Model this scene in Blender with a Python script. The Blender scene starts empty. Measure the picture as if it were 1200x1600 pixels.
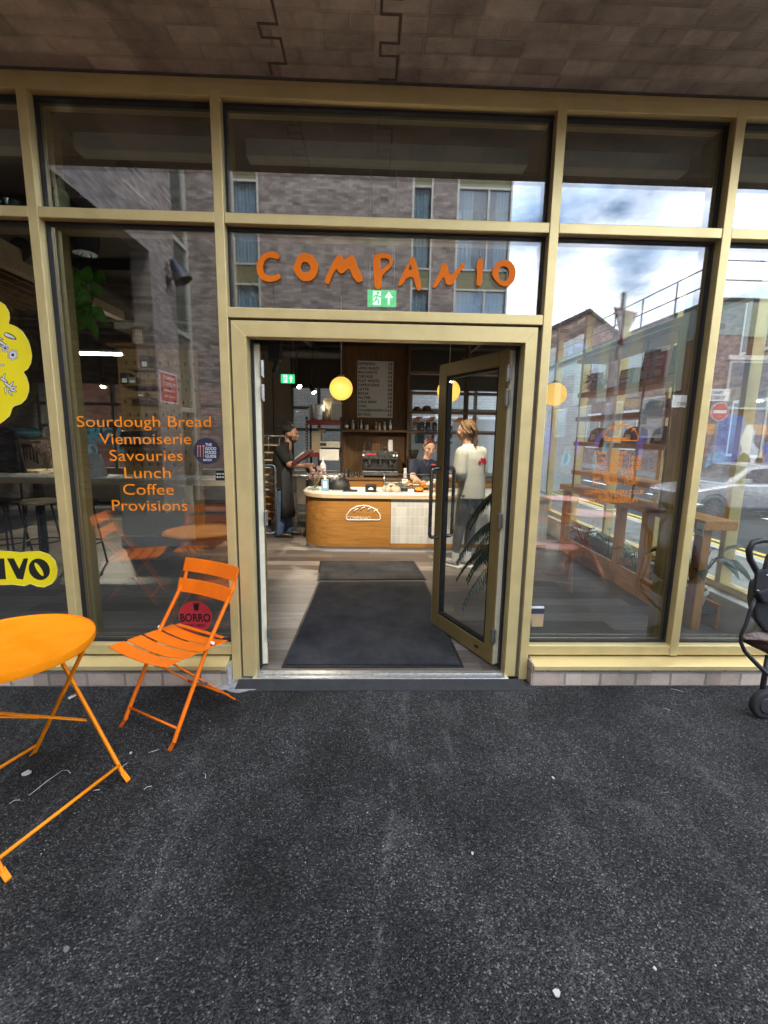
import bpy, bmesh, math, random
from mathutils import Vector, Matrix
from mathutils.geometry import tessellate_polygon
from math import radians as RAD, sin, cos, pi
C = bpy.context.scene.collection
SC = bpy.context.scene
random.seed(7)

# ------------------------------------------------------------------ camera
DIST, EYE, FPX = 2.75, 1.5455, 723.4
PITCH, YAW, ROLL = RAD(9.482), RAD(1.893), RAD(0.954)
FWD = Vector((sin(YAW)*cos(PITCH), cos(YAW)*cos(PITCH), -sin(PITCH)))
_r0 = Vector((cos(YAW), -sin(YAW), 0)); _u0 = _r0.cross(FWD)
RIGHT = cos(ROLL)*_r0 + sin(ROLL)*_u0
UP = -sin(ROLL)*_r0 + cos(ROLL)*_u0
EYEP = Vector((0, -DIST, EYE))
cam = bpy.data.cameras.new('camera'); camo = bpy.data.objects.new('camera', cam); C.objects.link(camo)
cam.sensor_fit = 'VERTICAL'; cam.sensor_height = 24; cam.lens = FPX/1600*24
cam.clip_start = .02; cam.clip_end = 500
m = Matrix((RIGHT, UP, -FWD)).transposed().to_4x4(); m.translation = EYEP
camo.matrix_world = m
SC.camera = camo
# ------------------------------------------------------------------ sky, sun, exposure
SUN_EL, SUN_AZ = 52, 25            # the sun stands behind the shop, screened by its upper floors
w = bpy.data.worlds.new('World'); SC.world = w; w.use_nodes = True
nt = w.node_tree; nt.nodes.clear()
def nn(t, ty, **k):
    n = t.nodes.new(ty)
    for a, b in k.items(): setattr(n, a, b)
    return n
out = nn(nt, 'ShaderNodeOutputWorld'); bg = nn(nt, 'ShaderNodeBackground')
sky = nn(nt, 'ShaderNodeTexSky', sky_type='NISHITA'); sky.sun_disc = False
sky.sun_elevation = RAD(SUN_EL); sky.sun_rotation = RAD(SUN_AZ)
bg.inputs['Strength'].default_value = .145
tc = nn(nt, 'ShaderNodeTexCoord'); mp = nn(nt, 'ShaderNodeMapping'); mp.inputs['Scale'].default_value = (1, 1, 2.2)
mp.inputs['Location'].default_value = (.35, .1, .25)
nz = nn(nt, 'ShaderNodeTexNoise'); nz.inputs['Scale'].default_value = 2.6; nz.inputs['Detail'].default_value = 9; nz.inputs['Roughness'].default_value = .55
rp = nn(nt, 'ShaderNodeValToRGB'); rp.color_ramp.elements[0].position = .38; rp.color_ramp.elements[1].position = .52
n2 = nn(nt, 'ShaderNodeTexNoise'); n2.inputs['Scale'].default_value = 5; n2.inputs['Detail'].default_value = 6
r2 = nn(nt, 'ShaderNodeValToRGB'); r2.color_ramp.elements[0].color = (6.8, 9.0, 12.6, 1); r2.color_ramp.elements[1].color = (15, 15, 15.5, 1)
r2.color_ramp.elements[0].position = .35; r2.color_ramp.elements[1].position = .62
mx = nn(nt, 'ShaderNodeMix', data_type='RGBA')
L = nt.links.new
L(tc.outputs['Generated'], mp.inputs['Vector']); L(mp.outputs[0], nz.inputs['Vector']); L(mp.outputs[0], n2.inputs['Vector'])
L(nz.outputs['Fac'], rp.inputs[0]); L(n2.outputs['Fac'], r2.inputs[0])
L(rp.outputs[0], mx.inputs[0]); L(sky.outputs[0], mx.inputs[6]); L(r2.outputs[0], mx.inputs[7])
L(mx.outputs[2], bg.inputs['Color']); L(bg.outputs[0], out.inputs[0])
sl = bpy.data.lights.new('sun', 'SUN'); so = bpy.data.objects.new('sun', sl); C.objects.link(so)
sl.energy = 1.2; sl.angle = RAD(12); sl.color = (1, .95, .87)
sd = Vector((sin(RAD(SUN_AZ))*cos(RAD(SUN_EL)), cos(RAD(SUN_AZ))*cos(RAD(SUN_EL)), sin(RAD(SUN_EL))))
so.rotation_euler = sd.to_track_quat('Z', 'Y').to_euler()
SC.view_settings.view_transform = 'Standard'; SC.view_settings.look = 'None'
SC.view_settings.exposure = 1.62; SC.view_settings.gamma = 1
cy = SC.cycles
cy.max_bounces = 12; cy.transparent_max_bounces = 24; cy.glossy_bounces = 6; cy.diffuse_bounces = 5
cy.caustics_reflective = False; cy.caustics_refractive = False; cy.sample_clamp_indirect = 6
try: cy.use_denoising = True
except Exception: pass

# ------------------------------------------------------------------ helpers
def ray(u, v): return FWD + (u-600)/FPX*RIGHT + (800-v)/FPX*UP
def P(u, v, Y):
    d = ray(u, v); return EYEP + d*((Y+DIST)/d.y)
def G(u, v, z=0):
    d = ray(u, v); return EYEP + d*((z-EYE)/d.z)
def MP(u, v, Y):
    p = P(u, v, -Y); return Vector((p.x, Y, p.z))
def tag(o, label, cat, group=None, kind=None):
    if label: o['label'] = label
    if cat: o['category'] = cat
    if group: o['group'] = group
    if kind: o['kind'] = kind
    return o
def thing(name, label, cat, loc=(0, 0, 0), rz=0, group=None):
    o = bpy.data.objects.new(name, None); C.objects.link(o)
    o.location = loc; o.rotation_euler = (0, 0, rz); o.empty_display_size = .1
    return tag(o, label, cat, group)
class MB:
    def __init__(s): s.b = bmesh.new()
    def xf(s, vs, M):
        if M is not None:
            for v in vs: v.co = M @ v.co
    def box(s, x0, x1, y0, y1, z0, z1, M=None):
        r = bmesh.ops.create_cube(s.b, size=1)['verts']
        for v in r: v.co = Vector((x0+(v.co.x+.5)*(x1-x0), y0+(v.co.y+.5)*(y1-y0), z0+(v.co.z+.5)*(z1-z0)))
        s.xf(r, M); return s
    def tube(s, pts, r, n=8, closed=False, cap=True):
        pts = [Vector(p) for p in pts]; N = len(pts)
        rs = r if isinstance(r, (list, tuple)) else [r]*N
        rings = []; prev = None
        for i, p in enumerate(pts):
            a = pts[i-1] if i > 0 or closed else p; c = pts[(i+1) % N] if i < N-1 or closed else p
            t = (c-a).normalized()
            if prev is None:
                q = Vector((0, 0, 1)) if abs(t.z) < .9 else Vector((1, 0, 0)); x = t.cross(q).normalized()
            else: x = (prev - t*prev.dot(t)).normalized()
            prev = x; y = t.cross(x)
            rings.append([s.b.verts.new(p + rs[i]*(cos(2*pi*k/n)*x + sin(2*pi*k/n)*y)) for k in range(n)])
        for i in range(N if closed else N-1):
            A, B = rings[i], rings[(i+1) % N]
            for k in range(n): s.b.faces.new((A[k], A[(k+1) % n], B[(k+1) % n], B[k]))
        if cap and not closed:
            s.b.faces.new(rings[0][::-1]); s.b.faces.new(rings[-1])
        return s
    def bar(s, p, q, w, h, up=(0, 0, 1)):      # flat bar p->q, width w across, h along up
        p, q = Vector(p), Vector(q); t = (q-p).normalized(); x = t.cross(Vector(up))
        if x.length < 1e-4: x = t.cross(Vector((1, 0, 0)))
        x.normalize(); y = x.cross(t)
        vs = []
        for o in (p, q):
            for a, b in ((-1, -1), (1, -1), (1, 1), (-1, 1)): vs.append(s.b.verts.new(o + x*a*w/2 + y*b*h/2))
        for f in ((3, 2, 1, 0), (4, 5, 6, 7), (0, 1, 5, 4), (1, 2, 6, 5), (2, 3, 7, 6), (3, 0, 4, 7)): s.b.faces.new([vs[i] for i in f])
        return s
    def lathe(s, prof, c=(0, 0, 0), n=24, M=None):
        c = Vector(c); rings = []; allv = []
        for r, z in prof:
            if r < 1e-5: ring = [s.b.verts.new((c.x, c.y, c.z+z))]
            else: ring = [s.b.verts.new((c.x+r*cos(2*pi*k/n), c.y+r*sin(2*pi*k/n), c.z+z)) for k in range(n)]
            rings.append(ring); allv += ring
        for A, B in zip(rings, rings[1:]):
            for k in range(n):
                a, b2 = A[k % len(A)], A[(k+1) % len(A)]; c2, d = B[(k+1) % len(B)], B[k % len(B)]
                f = []
                for q in (a, b2, c2, d):
                    if q not in f: f.append(q)
                if len(f) > 2: s.b.faces.new(f)
        s.xf(allv, M); return s
    def prism(s, pts, d):                       # closed 3-D polygon swept along vector d
        d = Vector(d); A = [s.b.verts.new(Vector(p)) for p in pts]; B = [s.b.verts.new(Vector(p)+d) for p in pts]
        n = len(pts)
        if n <= 4: s.b.faces.new(A); s.b.faces.new(B[::-1])
        else:
            for i, j, k in tessellate_polygon([[v.co for v in A]]):
                s.b.faces.new((A[i], A[j], A[k])); s.b.faces.new((B[k], B[j], B[i]))
        for k in range(n): s.b.faces.new((A[k], B[k], B[(k+1) % n], A[(k+1) % n]))
        return s
    def ring(s, outer, inner, d):               # polygon with a hole (same vertex count), swept along d
        d = Vector(d); n = len(outer)
        O = [s.b.verts.new(Vector(p)) for p in outer]; I = [s.b.verts.new(Vector(p)) for p in inner]
        O2 = [s.b.verts.new(Vector(p)+d) for p in outer]; I2 = [s.b.verts.new(Vector(p)+d) for p in inner]
        for k in range(n):
            j = (k+1) % n
            s.b.faces.new((O[k], O[j], I[j], I[k])); s.b.faces.new((O2[k], I2[k], I2[j], O2[j]))
            s.b.faces.new((O[k], O2[k], O2[j], O[j])); s.b.faces.new((I[k], I[j], I2[j], I2[k]))
        return s
    def ball(s, c, r, sx=1, sy=1, sz=1, n=12, jit=0, M=None):
        rr = bmesh.ops.create_uvsphere(s.b, u_segments=n*2, v_segments=n, radius=1)['verts']
        for v in rr:
            k = r*(1+random.uniform(-jit, jit)); v.co = Vector((v.co.x*k*sx, v.co.y*k*sy, v.co.z*k*sz))
        s.xf(rr, M)
        for v in rr: v.co += Vector(c)
        return s
    def leaf(s, p, d, up, ln, wd, fold=.15, droop=.2):
        p = Vector(p); d = Vector(d).normalized(); x = d.cross(Vector(up)); x = x.normalized() if x.length > 1e-3 else Vector((1, 0, 0)); z = x.cross(d)
        st = [(0, .02), (.2, .75), (.45, 1), (.75, .6), (1, .02)]; rows = []
        for t, w_ in st:
            c = p + d*ln*t - Vector((0, 0, 1))*droop*ln*t*t
            rows.append((s.b.verts.new(c - x*wd*w_/2 + z*fold*wd*w_), s.b.verts.new(c), s.b.verts.new(c + x*wd*w_/2 + z*fold*wd*w_)))
        for a, b in zip(rows, rows[1:]):
            s.b.faces.new((a[0], a[1], b[1], b[0])); s.b.faces.new((a[1], a[2], b[2], b[1]))
        return s
def wpar(o, parent):
    o.parent = parent
    M = Matrix.LocRotScale(parent.location, parent.rotation_euler, parent.scale) if parent.parent is None and parent.type == 'EMPTY' else None
    if M is not None: o.matrix_parent_inverse = M.inverted()
def obj(name, mb, mat, parent=None, smooth=False, bevel=0, local=False, seg=2):
    b = mb.b if isinstance(mb, MB) else mb
    bmesh.ops.recalc_face_normals(b, faces=b.faces)
    me = bpy.data.meshes.new(name); b.to_mesh(me); b.free()
    return mobj(name, me, mat, parent, smooth, bevel, local, seg)
def mobj(name, me, mat, parent=None, smooth=False, bevel=0, local=False, seg=2):
    o = bpy.data.objects.new(name, me); C.objects.link(o)
    for m_ in (mat if isinstance(mat, (list, tuple)) else [mat]): me.materials.append(m_)
    if smooth is True: me.polygons.foreach_set('use_smooth', [True]*len(me.polygons))
    elif smooth:
        me.polygons.foreach_set('use_smooth', [True]*len(me.polygons)); me.set_sharp_from_angle(angle=RAD(smooth))
    if bevel:
        q = o.modifiers.new('bevel', 'BEVEL'); q.width = bevel; q.segments = seg; q.limit_method = 'ANGLE'
    if parent is not None:
        if local: o.parent = parent
        else: wpar(o, parent)
    return o
def copy_tree(o, parent=None, loc=None, rz=None, label=None):
    c = o.copy(); C.objects.link(c)
    if parent is not None: c.parent = parent
    if loc is not None: c.location = loc
    if rz is not None: c.rotation_euler = (0, 0, rz)
    if label: c['label'] = label
    for ch in list(o.children): copy_tree(ch, c)
    return c
def text_mesh(s, org, xd, ud, w=None, h=None, depth=.003, bold=0, align='LEFT', spacing=1):
    cu = bpy.data.curves.new('txt', 'FONT'); cu.body = s; cu.size = 1; cu.extrude = .5; cu.offset = bold; cu.space_character = spacing
    cu.resolution_u = 4
    o = bpy.data.objects.new('txt', cu); C.objects.link(o)
    bpy.context.view_layer.update()
    me = bpy.data.meshes.new_from_object(o.evaluated_get(bpy.context.evaluated_depsgraph_get()))
    bpy.data.objects.remove(o); bpy.data.curves.remove(cu)
    xs = [v.co.x for v in me.vertices]; ys = [v.co.y for v in me.vertices]
    bw, bh = max(xs)-min(xs), max(ys)-min(ys); x0, y0 = min(xs), min(ys)
    capx = .69                                # nominal cap height of the built-in face at size 1
    sy = (h/capx) if h else w/bw; sx = (w/bw) if w else sy
    xd, ud = Vector(xd).normalized(), Vector(ud).normalized(); nd = xd.cross(ud); org = Vector(org)
    off = {'LEFT': 0, 'CENTER': bw*sx/2, 'RIGHT': bw*sx}[align]
    for v in me.vertices:
        c = v.co; v.co = org + xd*((c.x-x0)*sx-off) + ud*(c.y*sy) + nd*((c.z+.5)*depth)
    return me
def join_meshes(mes):
    b = bmesh.new()
    for me in mes: b.from_mesh(me); bpy.data.meshes.remove(me)
    return b
def disk(mb, c, r, nrm, t, n=32):               # disc of thickness t facing nrm
    nrm = Vector(nrm).normalized(); a = nrm.cross(Vector((0, 0, 1)))
    a = a.normalized() if a.length > 1e-3 else Vector((1, 0, 0)); b = nrm.cross(a); c = Vector(c)
    mb.prism([c + r*(cos(2*pi*k/n)*a + sin(2*pi*k/n)*b) for k in range(n)], nrm*t); return mb

# ------------------------------------------------------------------ materials
def base(name):
    m_ = bpy.data.materials.new(name); m_.use_nodes = True
    t = m_.node_tree; b = t.nodes['Principled BSDF']; return m_, t, b
def set_bsdf(b, col, rough, metal=0, spec=.5, coat=0):
    b.inputs['Base Color'].default_value = (*col, 1); b.inputs['Roughness'].default_value = rough
    b.inputs['Metallic'].default_value = metal; b.inputs['Specular IOR Level'].default_value = spec
    b.inputs['Coat Weight'].default_value = coat
def M(name, col, rough=.5, metal=0, var=.12, scale=18, bump=0, spec=.5, coat=0, stretch=(1, 1, 1), bscale=None, col2=None, rvar=.08, detail=6):
    m_, t, b = base(name); set_bsdf(b, col, rough, metal, spec, coat)
    tc = nn(t, 'ShaderNodeTexCoord'); mp = nn(t, 'ShaderNodeMapping'); mp.inputs['Scale'].default_value = stretch
    z = nn(t, 'ShaderNodeTexNoise'); z.inputs['Scale'].default_value = scale; z.inputs['Detail'].default_value = detail; z.inputs['Roughness'].default_value = .6
    t.links.new(tc.outputs['Object'], mp.inputs[0]); t.links.new(mp.outputs[0], z.inputs['Vector'])
    r = nn(t, 'ShaderNodeValToRGB'); e = r.color_ramp.elements
    c2 = col2 or tuple(min(1, c*(1+var)) for c in col); c1 = tuple(c*(1-var) for c in col)
    e[0].position = .32; e[1].position = .68; e[0].color = (*c1, 1); e[1].color = (*c2, 1)
    t.links.new(z.outputs['Fac'], r.inputs[0]); t.links.new(r.outputs[0], b.inputs['Base Color'])
    q = nn(t, 'ShaderNodeMapRange'); q.inputs[1].default_value = .3; q.inputs[2].default_value = .7
    q.inputs[3].default_value = max(.02, rough-rvar); q.inputs[4].default_value = min(1, rough+rvar)
    t.links.new(z.outputs['Fac'], q.inputs[0]); t.links.new(q.outputs[0], b.inputs['Roughness'])
    if bump:
        zb = nn(t, 'ShaderNodeTexNoise'); zb.inputs['Scale'].default_value = bscale or scale*3; zb.inputs['Detail'].default_value = 4
        t.links.new(mp.outputs[0], zb.inputs['Vector'])
        bn = nn(t, 'ShaderNodeBump'); bn.inputs['Strength'].default_value = bump; bn.inputs['Distance'].default_value = .01
        t.links.new(zb.outputs['Fac'], bn.inputs['Height']); t.links.new(bn.outputs[0], b.inputs['Normal'])
    return m_
def glass(name, ior=2.3, tint=(.93, .96, .95), rough=0):
    m_ = bpy.data.materials.new(name); m_.use_nodes = True; t = m_.node_tree; t.nodes.clear()
    o = nn(t, 'ShaderNodeOutputMaterial'); mx = nn(t, 'ShaderNodeMixShader'); tr = nn(t, 'ShaderNodeBsdfTransparent'); gl = nn(t, 'ShaderNodeBsdfGlossy')
    fr = nn(t, 'ShaderNodeFresnel'); fr.inputs['IOR'].default_value = ior; tr.inputs[0].default_value = (*tint, 1)
    gl.inputs['Roughness'].default_value = rough; gl.inputs['Color'].default_value = (.97, .98, 1, 1)
    ge = nn(t, 'ShaderNodeNewGeometry'); mi = nn(t, 'ShaderNodeMix', data_type='FLOAT')   # same reflectance on both faces of the slab
    f2 = nn(t, 'ShaderNodeFresnel'); f2.inputs['IOR'].default_value = 1/ior
    # Blender inverts the IOR on back faces: feed the inverse there so both faces match
    t.links.new(ge.outputs['Backfacing'], mi.inputs[0]); t.links.new(fr.outputs[0], mi.inputs[2]); t.links.new(f2.outputs[0], mi.inputs[3])
    t.links.new(mi.outputs[0], mx.inputs[0]); t.links.new(tr.outputs[0], mx.inputs[1]); t.links.new(gl.outputs[0], mx.inputs[2]); t.links.new(mx.outputs[0], o.inputs[0])
    return m_
def brick(name, axes, c1, c2, mortar, bw=.225, rh=.075, ms=.006, rough=.85, bump=.6, dirt=.25, offset=.5, vary=.5):
    m_, t, b = base(name); set_bsdf(b, c1, rough, 0, .3)
    tc = nn(t, 'ShaderNodeTexCoord'); sp = nn(t, 'ShaderNodeSeparateXYZ'); cb = nn(t, 'ShaderNodeCombineXYZ')
    t.links.new(tc.outputs['Object'], sp.inputs[0])
    for i, a in enumerate(axes): t.links.new(sp.outputs['XYZ'.index(a)], cb.inputs[i])
    br = nn(t, 'ShaderNodeTexBrick'); br.offset = offset
    for k, v in (('Scale', 1), ('Brick Width', bw), ('Row Height', rh), ('Mortar Size', ms), ('Mortar Smooth', .25), ('Bias', 0)): br.inputs[k].default_value = v
    br.inputs['Color1'].default_value = (*c1, 1); br.inputs['Color2'].default_value = (*c2, 1); br.inputs['Mortar'].default_value = (*mortar, 1)
    wob = nn(t, 'ShaderNodeTexNoise'); wob.inputs['Scale'].default_value = 9; wob.inputs['Detail'].default_value = 3
    t.links.new(tc.outputs['Object'], wob.inputs['Vector'])
    ad = nn(t, 'ShaderNodeMix', data_type='VECTOR'); ad.inputs[0].default_value = .008
    t.links.new(cb.outputs[0], ad.inputs[4]); t.links.new(wob.outputs['Color'], ad.inputs[5])
    t.links.new(ad.outputs[1], br.inputs['Vector'])
    z = nn(t, 'ShaderNodeTexNoise'); z.inputs['Scale'].default_value = 3; z.inputs['Detail'].default_value = 8; z.inputs['Roughness'].default_value = .7
    t.links.new(tc.outputs['Object'], z.inputs['Vector'])
    mr = nn(t, 'ShaderNodeMapRange'); mr.inputs[1].default_value = .3; mr.inputs[2].default_value = .7; mr.inputs[3].default_value = 1-dirt; mr.inputs[4].default_value = 1+dirt
    t.links.new(z.outputs['Fac'], mr.inputs[0])
    # second, coarser per-brick tone
    wn = nn(t, 'ShaderNodeTexWhiteNoise', noise_dimensions='2D'); sn = nn(t, 'ShaderNodeVectorMath', operation='SNAP'); sn.inputs[1].default_value = (bw, rh, 1)
    t.links.new(cb.outputs[0], sn.inputs[0]); t.links.new(sn.outputs[0], wn.inputs['Vector'])
    m2 = nn(t, 'ShaderNodeMapRange'); m2.inputs[3].default_value = 1-vary/2; m2.inputs[4].default_value = 1+vary/2
    t.links.new(wn.outputs['Value'], m2.inputs[0])
    mu = nn(t, 'ShaderNodeMath', operation='MULTIPLY'); t.links.new(mr.outputs[0], mu.inputs[0]); t.links.new(m2.outputs[0], mu.inputs[1])
    hs = nn(t, 'ShaderNodeVectorMath', operation='SCALE')
    t.links.new(br.outputs['Color'], hs.inputs[0]); t.links.new(mu.outputs[0], hs.inputs['Scale']); t.links.new(hs.outputs[0], b.inputs['Base Color'])
    iv = nn(t, 'ShaderNodeMath', operation='SUBTRACT'); iv.inputs[0].default_value = 1; t.links.new(br.outputs['Fac'], iv.inputs[1])
    zf = nn(t, 'ShaderNodeTexNoise'); zf.inputs['Scale'].default_value = 60; zf.inputs['Detail'].default_value = 5; t.links.new(tc.outputs['Object'], zf.inputs['Vector'])
    a2 = nn(t, 'ShaderNodeMath', operation='MULTIPLY_ADD'); a2.inputs[1].default_value = .5; t.links.new(zf.outputs['Fac'], a2.inputs[0]); t.links.new(iv.outputs[0], a2.inputs[2])
    bn = nn(t, 'ShaderNodeBump'); bn.inputs['Strength'].default_value = bump; bn.inputs['Distance'].default_value = .008
    t.links.new(a2.outputs[0], bn.inputs['Height']); t.links.new(bn.outputs[0], b.inputs['Normal'])
    return m_
def wood(name, c1, c2, axis='X', rough=.45, scale=1, coat=0):
    st = {'X': (1.2, 14, 14), 'Y': (14, 1.2, 14), 'Z': (14, 14, 1.2)}[axis]
    m_, t, b = base(name); set_bsdf(b, c1, rough, 0, .25, coat)
    tc = nn(t, 'ShaderNodeTexCoord'); mp = nn(t, 'ShaderNodeMapping'); mp.inputs['Scale'].default_value = tuple(s*scale for s in st)
    z = nn(t, 'ShaderNodeTexNoise'); z.inputs['Scale'].default_value = 1.6; z.inputs['Detail'].default_value = 8; z.inputs['Distortion'].default_value = 1.2
    z2 = nn(t, 'ShaderNodeTexNoise'); z2.inputs['Scale'].default_value = 14; z2.inputs['Detail'].default_value = 3
    t.links.new(tc.outputs['Object'], mp.inputs[0]); t.links.new(mp.outputs[0], z.inputs['Vector']); t.links.new(mp.outputs[0], z2.inputs['Vector'])
    r = nn(t, 'ShaderNodeValToRGB'); e = r.color_ramp.elements; e[0].position = .33; e[1].position = .66; e[0].color = (*c1, 1); e[1].color = (*c2, 1)
    ad = nn(t, 'ShaderNodeMath', operation='MULTIPLY_ADD'); ad.inputs[1].default_value = .25; t.links.new(z2.outputs['Fac'], ad.inputs[0]); t.links.new(z.outputs['Fac'], ad.inputs[2])
    sb = nn(t, 'ShaderNodeMath', operation='SUBTRACT'); sb.inputs[1].default_value = .12; t.links.new(ad.outputs[0], sb.inputs[0])
    t.links.new(sb.outputs[0], r.inputs[0]); t.links.new(r.outputs[0], b.inputs['Base Color'])
    bn = nn(t, 'ShaderNodeBump'); bn.inputs['Strength'].default_value = .12; bn.inputs['Distance'].default_value = .004
    t.links.new(z2.outputs['Fac'], bn.inputs['Height']); t.links.new(bn.outputs[0], b.inputs['Normal'])
    return m_
def emit(name, col, st, back=None):
    m_, t, b = base(name); set_bsdf(b, back or tuple(min(.9, c) for c in col), .35)
    b.inputs['Emission Color'].default_value = (*col, 1); b.inputs['Emission Strength'].default_value = st; return m_

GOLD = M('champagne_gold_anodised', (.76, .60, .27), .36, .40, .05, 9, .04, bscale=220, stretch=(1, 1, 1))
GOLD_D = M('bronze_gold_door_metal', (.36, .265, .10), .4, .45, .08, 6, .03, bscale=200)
GASKET = M('black_rubber_gasket', (.012, .012, .014), .55, var=.2)
PANE = glass('coated_window_glass', 2.4)
THIN = glass('clear_thin_glass', 1.5, (.96, .98, .97))
STEEL = M('brushed_stainless_steel', (.55, .55, .54), .32, 1, .1, 30, .03)
CHROME = M('polished_steel_bar', (.26, .26, .26), .25, 1, .05, 8)
ALU = M('worn_aluminium_threshold', (.80, .80, .78), .38, .9, .15, 40, .05)
ORANGE = M('orange_powder_coat', (.84, .165, .004), .48, 0, .10, 9, .10, bscale=160, rvar=.14, spec=.22)
ORANGE_T = M('tangerine_table_paint', (.86, .25, .004), .45, 0, .08, 7, .10, bscale=160, rvar=.14, spec=.22)
LETTER = M('orange_sign_acrylic', (.93, .20, .004), .55, 0, .04, 8, spec=.2)
TXTOR = M('orange_vinyl_lettering', (.95, .27, .01), .6, 0, .04, 8, spec=.2)
BLACKP = M('black_plastic', (.014, .014, .015), .4, var=.25)
DARKM = M('dark_painted_metal', (.03, .03, .032), .5, .3, var=.25)
WHITEP = M('white_painted_board', (.72, .71, .67), .6, var=.06)
WHITEV = M('white_vinyl', (.8, .8, .78), .5, var=.04)
PAPER = M('paper_card', (.78, .76, .7), .8, var=.06)
OAK = wood('oiled_oak', (.30, .135, .03), (.42, .205, .055), 'X', .42)
OAKZ = wood('oak_upright', (.40, .155, .02), (.54, .25, .05), 'Z', .5)
OAKY = wood('oak_shelf_board', (.46, .18, .022), (.62, .29, .055), 'Y', .5)
WALNUT = wood('dark_stained_ply', (.085, .042, .016), (.13, .068, .026), 'Z', .5)
WALNUTX = wood('dark_stained_shelf', (.13, .07, .03), (.19, .105, .045), 'X', .5)
PALEWOOD = wood('pale_birch_ply', (.52, .40, .25), (.64, .52, .35), 'X', .45)
LEAF = M('glossy_green_leaf', (.045, .10, .022), .35, 0, .4, 14, col2=(.085, .17, .03))
LEAFD = M('dark_green_leaf', (.018, .045, .016), .35, 0, .4, 14)
# ------------------------------------------------------------------ ground, road, pavement
def asphalt():
    m_, t, b = base('worn_black_asphalt'); set_bsdf(b, (.03, .031, .033), .8, 0, .18)
    tc = nn(t, 'ShaderNodeTexCoord'); lk = t.links.new
    vo = nn(t, 'ShaderNodeTexVoronoi'); vo.inputs['Scale'].default_value = 195; lk(tc.outputs['Object'], vo.inputs['Vector'])
    v2 = nn(t, 'ShaderNodeTexVoronoi'); v2.inputs['Scale'].default_value = 115; lk(tc.outputs['Object'], v2.inputs['Vector'])
    sx = nn(t, 'ShaderNodeSeparateColor'); lk(vo.outputs['Color'], sx.inputs[0])
    r = nn(t, 'ShaderNodeValToRGB'); e = r.color_ramp.elements
    e[0].position = 0; e[0].color = (.012, .0125, .0135, 1); e[1].position = 1; e[1].color = (.18, .178, .17, 1)
    for p_, c in ((.45, .023), (.75, .046), (.92, .078), (.97, .13)):
        k = e.new(p_); k.color = (c*.98, c*.96, c*.915, 1)
    lk(sx.outputs[0], r.inputs[0])
    # broad patches and grime drifts
    z = nn(t, 'ShaderNodeTexNoise'); z.inputs['Scale'].default_value = 1.6; z.inputs['Detail'].default_value = 9; z.inputs['Roughness'].default_value = .62; lk(tc.outputs['Object'], z.inputs['Vector'])
    mr = nn(t, 'ShaderNodeMapRange'); mr.inputs[1].default_value = .32; mr.inputs[2].default_value = .7; mr.inputs[3].default_value = .42; mr.inputs[4].default_value = 1.4; lk(z.outputs['Fac'], mr.inputs[0])
    sc = nn(t, 'ShaderNodeVectorMath', operation='SCALE'); lk(r.outputs[0], sc.inputs[0]); lk(mr.outputs[0], sc.inputs['Scale'])
    # pale trodden dust: streaks that run to the door
    mp = nn(t, 'ShaderNodeMapping'); mp.inputs['Scale'].default_value = (6, .9, 1); lk(tc.outputs['Object'], mp.inputs[0])
    d = nn(t, 'ShaderNodeTexNoise'); d.inputs['Scale'].default_value = 1.1; d.inputs['Detail'].default_value = 10; d.inputs['Roughness'].default_value = .72; lk(mp.outputs[0], d.inputs['Vector'])
    dr = nn(t, 'ShaderNodeMapRange'); dr.inputs[1].default_value = .56; dr.inputs[2].default_value = .74; dr.inputs[3].default_value = 0; dr.inputs[4].default_value = .9; lk(d.outputs['Fac'], dr.inputs[0])
    # scuffs: fine broken flecks
    f = nn(t, 'ShaderNodeTexNoise'); f.inputs['Scale'].default_value = 3.3; f.inputs['Detail'].default_value = 12; f.inputs['Roughness'].default_value = .8; lk(tc.outputs['Object'], f.inputs['Vector'])
    fr = nn(t, 'ShaderNodeMapRange'); fr.inputs[1].default_value = .55; fr.inputs[2].default_value = .72; fr.inputs[4].default_value = .8; lk(f.outputs['Fac'], fr.inputs[0])
    # one long scuffed line of dust leading away from the door, broken up by noise
    sp = nn(t, 'ShaderNodeSeparateXYZ'); lk(tc.outputs['Object'], sp.inputs[0])
    wv = nn(t, 'ShaderNodeTexNoise'); wv.inputs['Scale'].default_value = 1.3; lk(tc.outputs['Object'], wv.inputs['Vector'])
    l1 = nn(t, 'ShaderNodeMath', operation='MULTIPLY_ADD'); l1.inputs[1].default_value = -.10; lk(sp.outputs[1], l1.inputs[0]); lk(sp.outputs[0], l1.inputs[2])
    l2 = nn(t, 'ShaderNodeMath', operation='MULTIPLY_ADD'); l2.inputs[1].default_value = .12; lk(wv.outputs['Fac'], l2.inputs[0]); lk(l1.outputs[0], l2.inputs[2])
    l3 = nn(t, 'ShaderNodeMath', operation='SUBTRACT'); l3.inputs[1].default_value = .265; lk(l2.outputs[0], l3.inputs[0])
    l4 = nn(t, 'ShaderNodeMath', operation='ABSOLUTE'); lk(l3.outputs[0], l4.inputs[0])
    l5 = nn(t, 'ShaderNodeMapRange'); l5.inputs[1].default_value = 0; l5.inputs[2].default_value = .022; l5.inputs[3].default_value = 1.1; l5.inputs[4].default_value = 0; lk(l4.outputs[0], l5.inputs[0])
    l6 = nn(t, 'ShaderNodeMapRange'); l6.inputs[1].default_value = .47; l6.inputs[2].default_value = .60; lk(f.outputs['Fac'], l6.inputs[0])
    l7 = nn(t, 'ShaderNodeMath', operation='MULTIPLY'); lk(l5.outputs[0], l7.inputs[0]); lk(l6.outputs[0], l7.inputs[1])
    mx0 = nn(t, 'ShaderNodeMath', operation='MAXIMUM'); lk(dr.outputs[0], mx0.inputs[0]); lk(fr.outputs[0], mx0.inputs[1])
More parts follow.
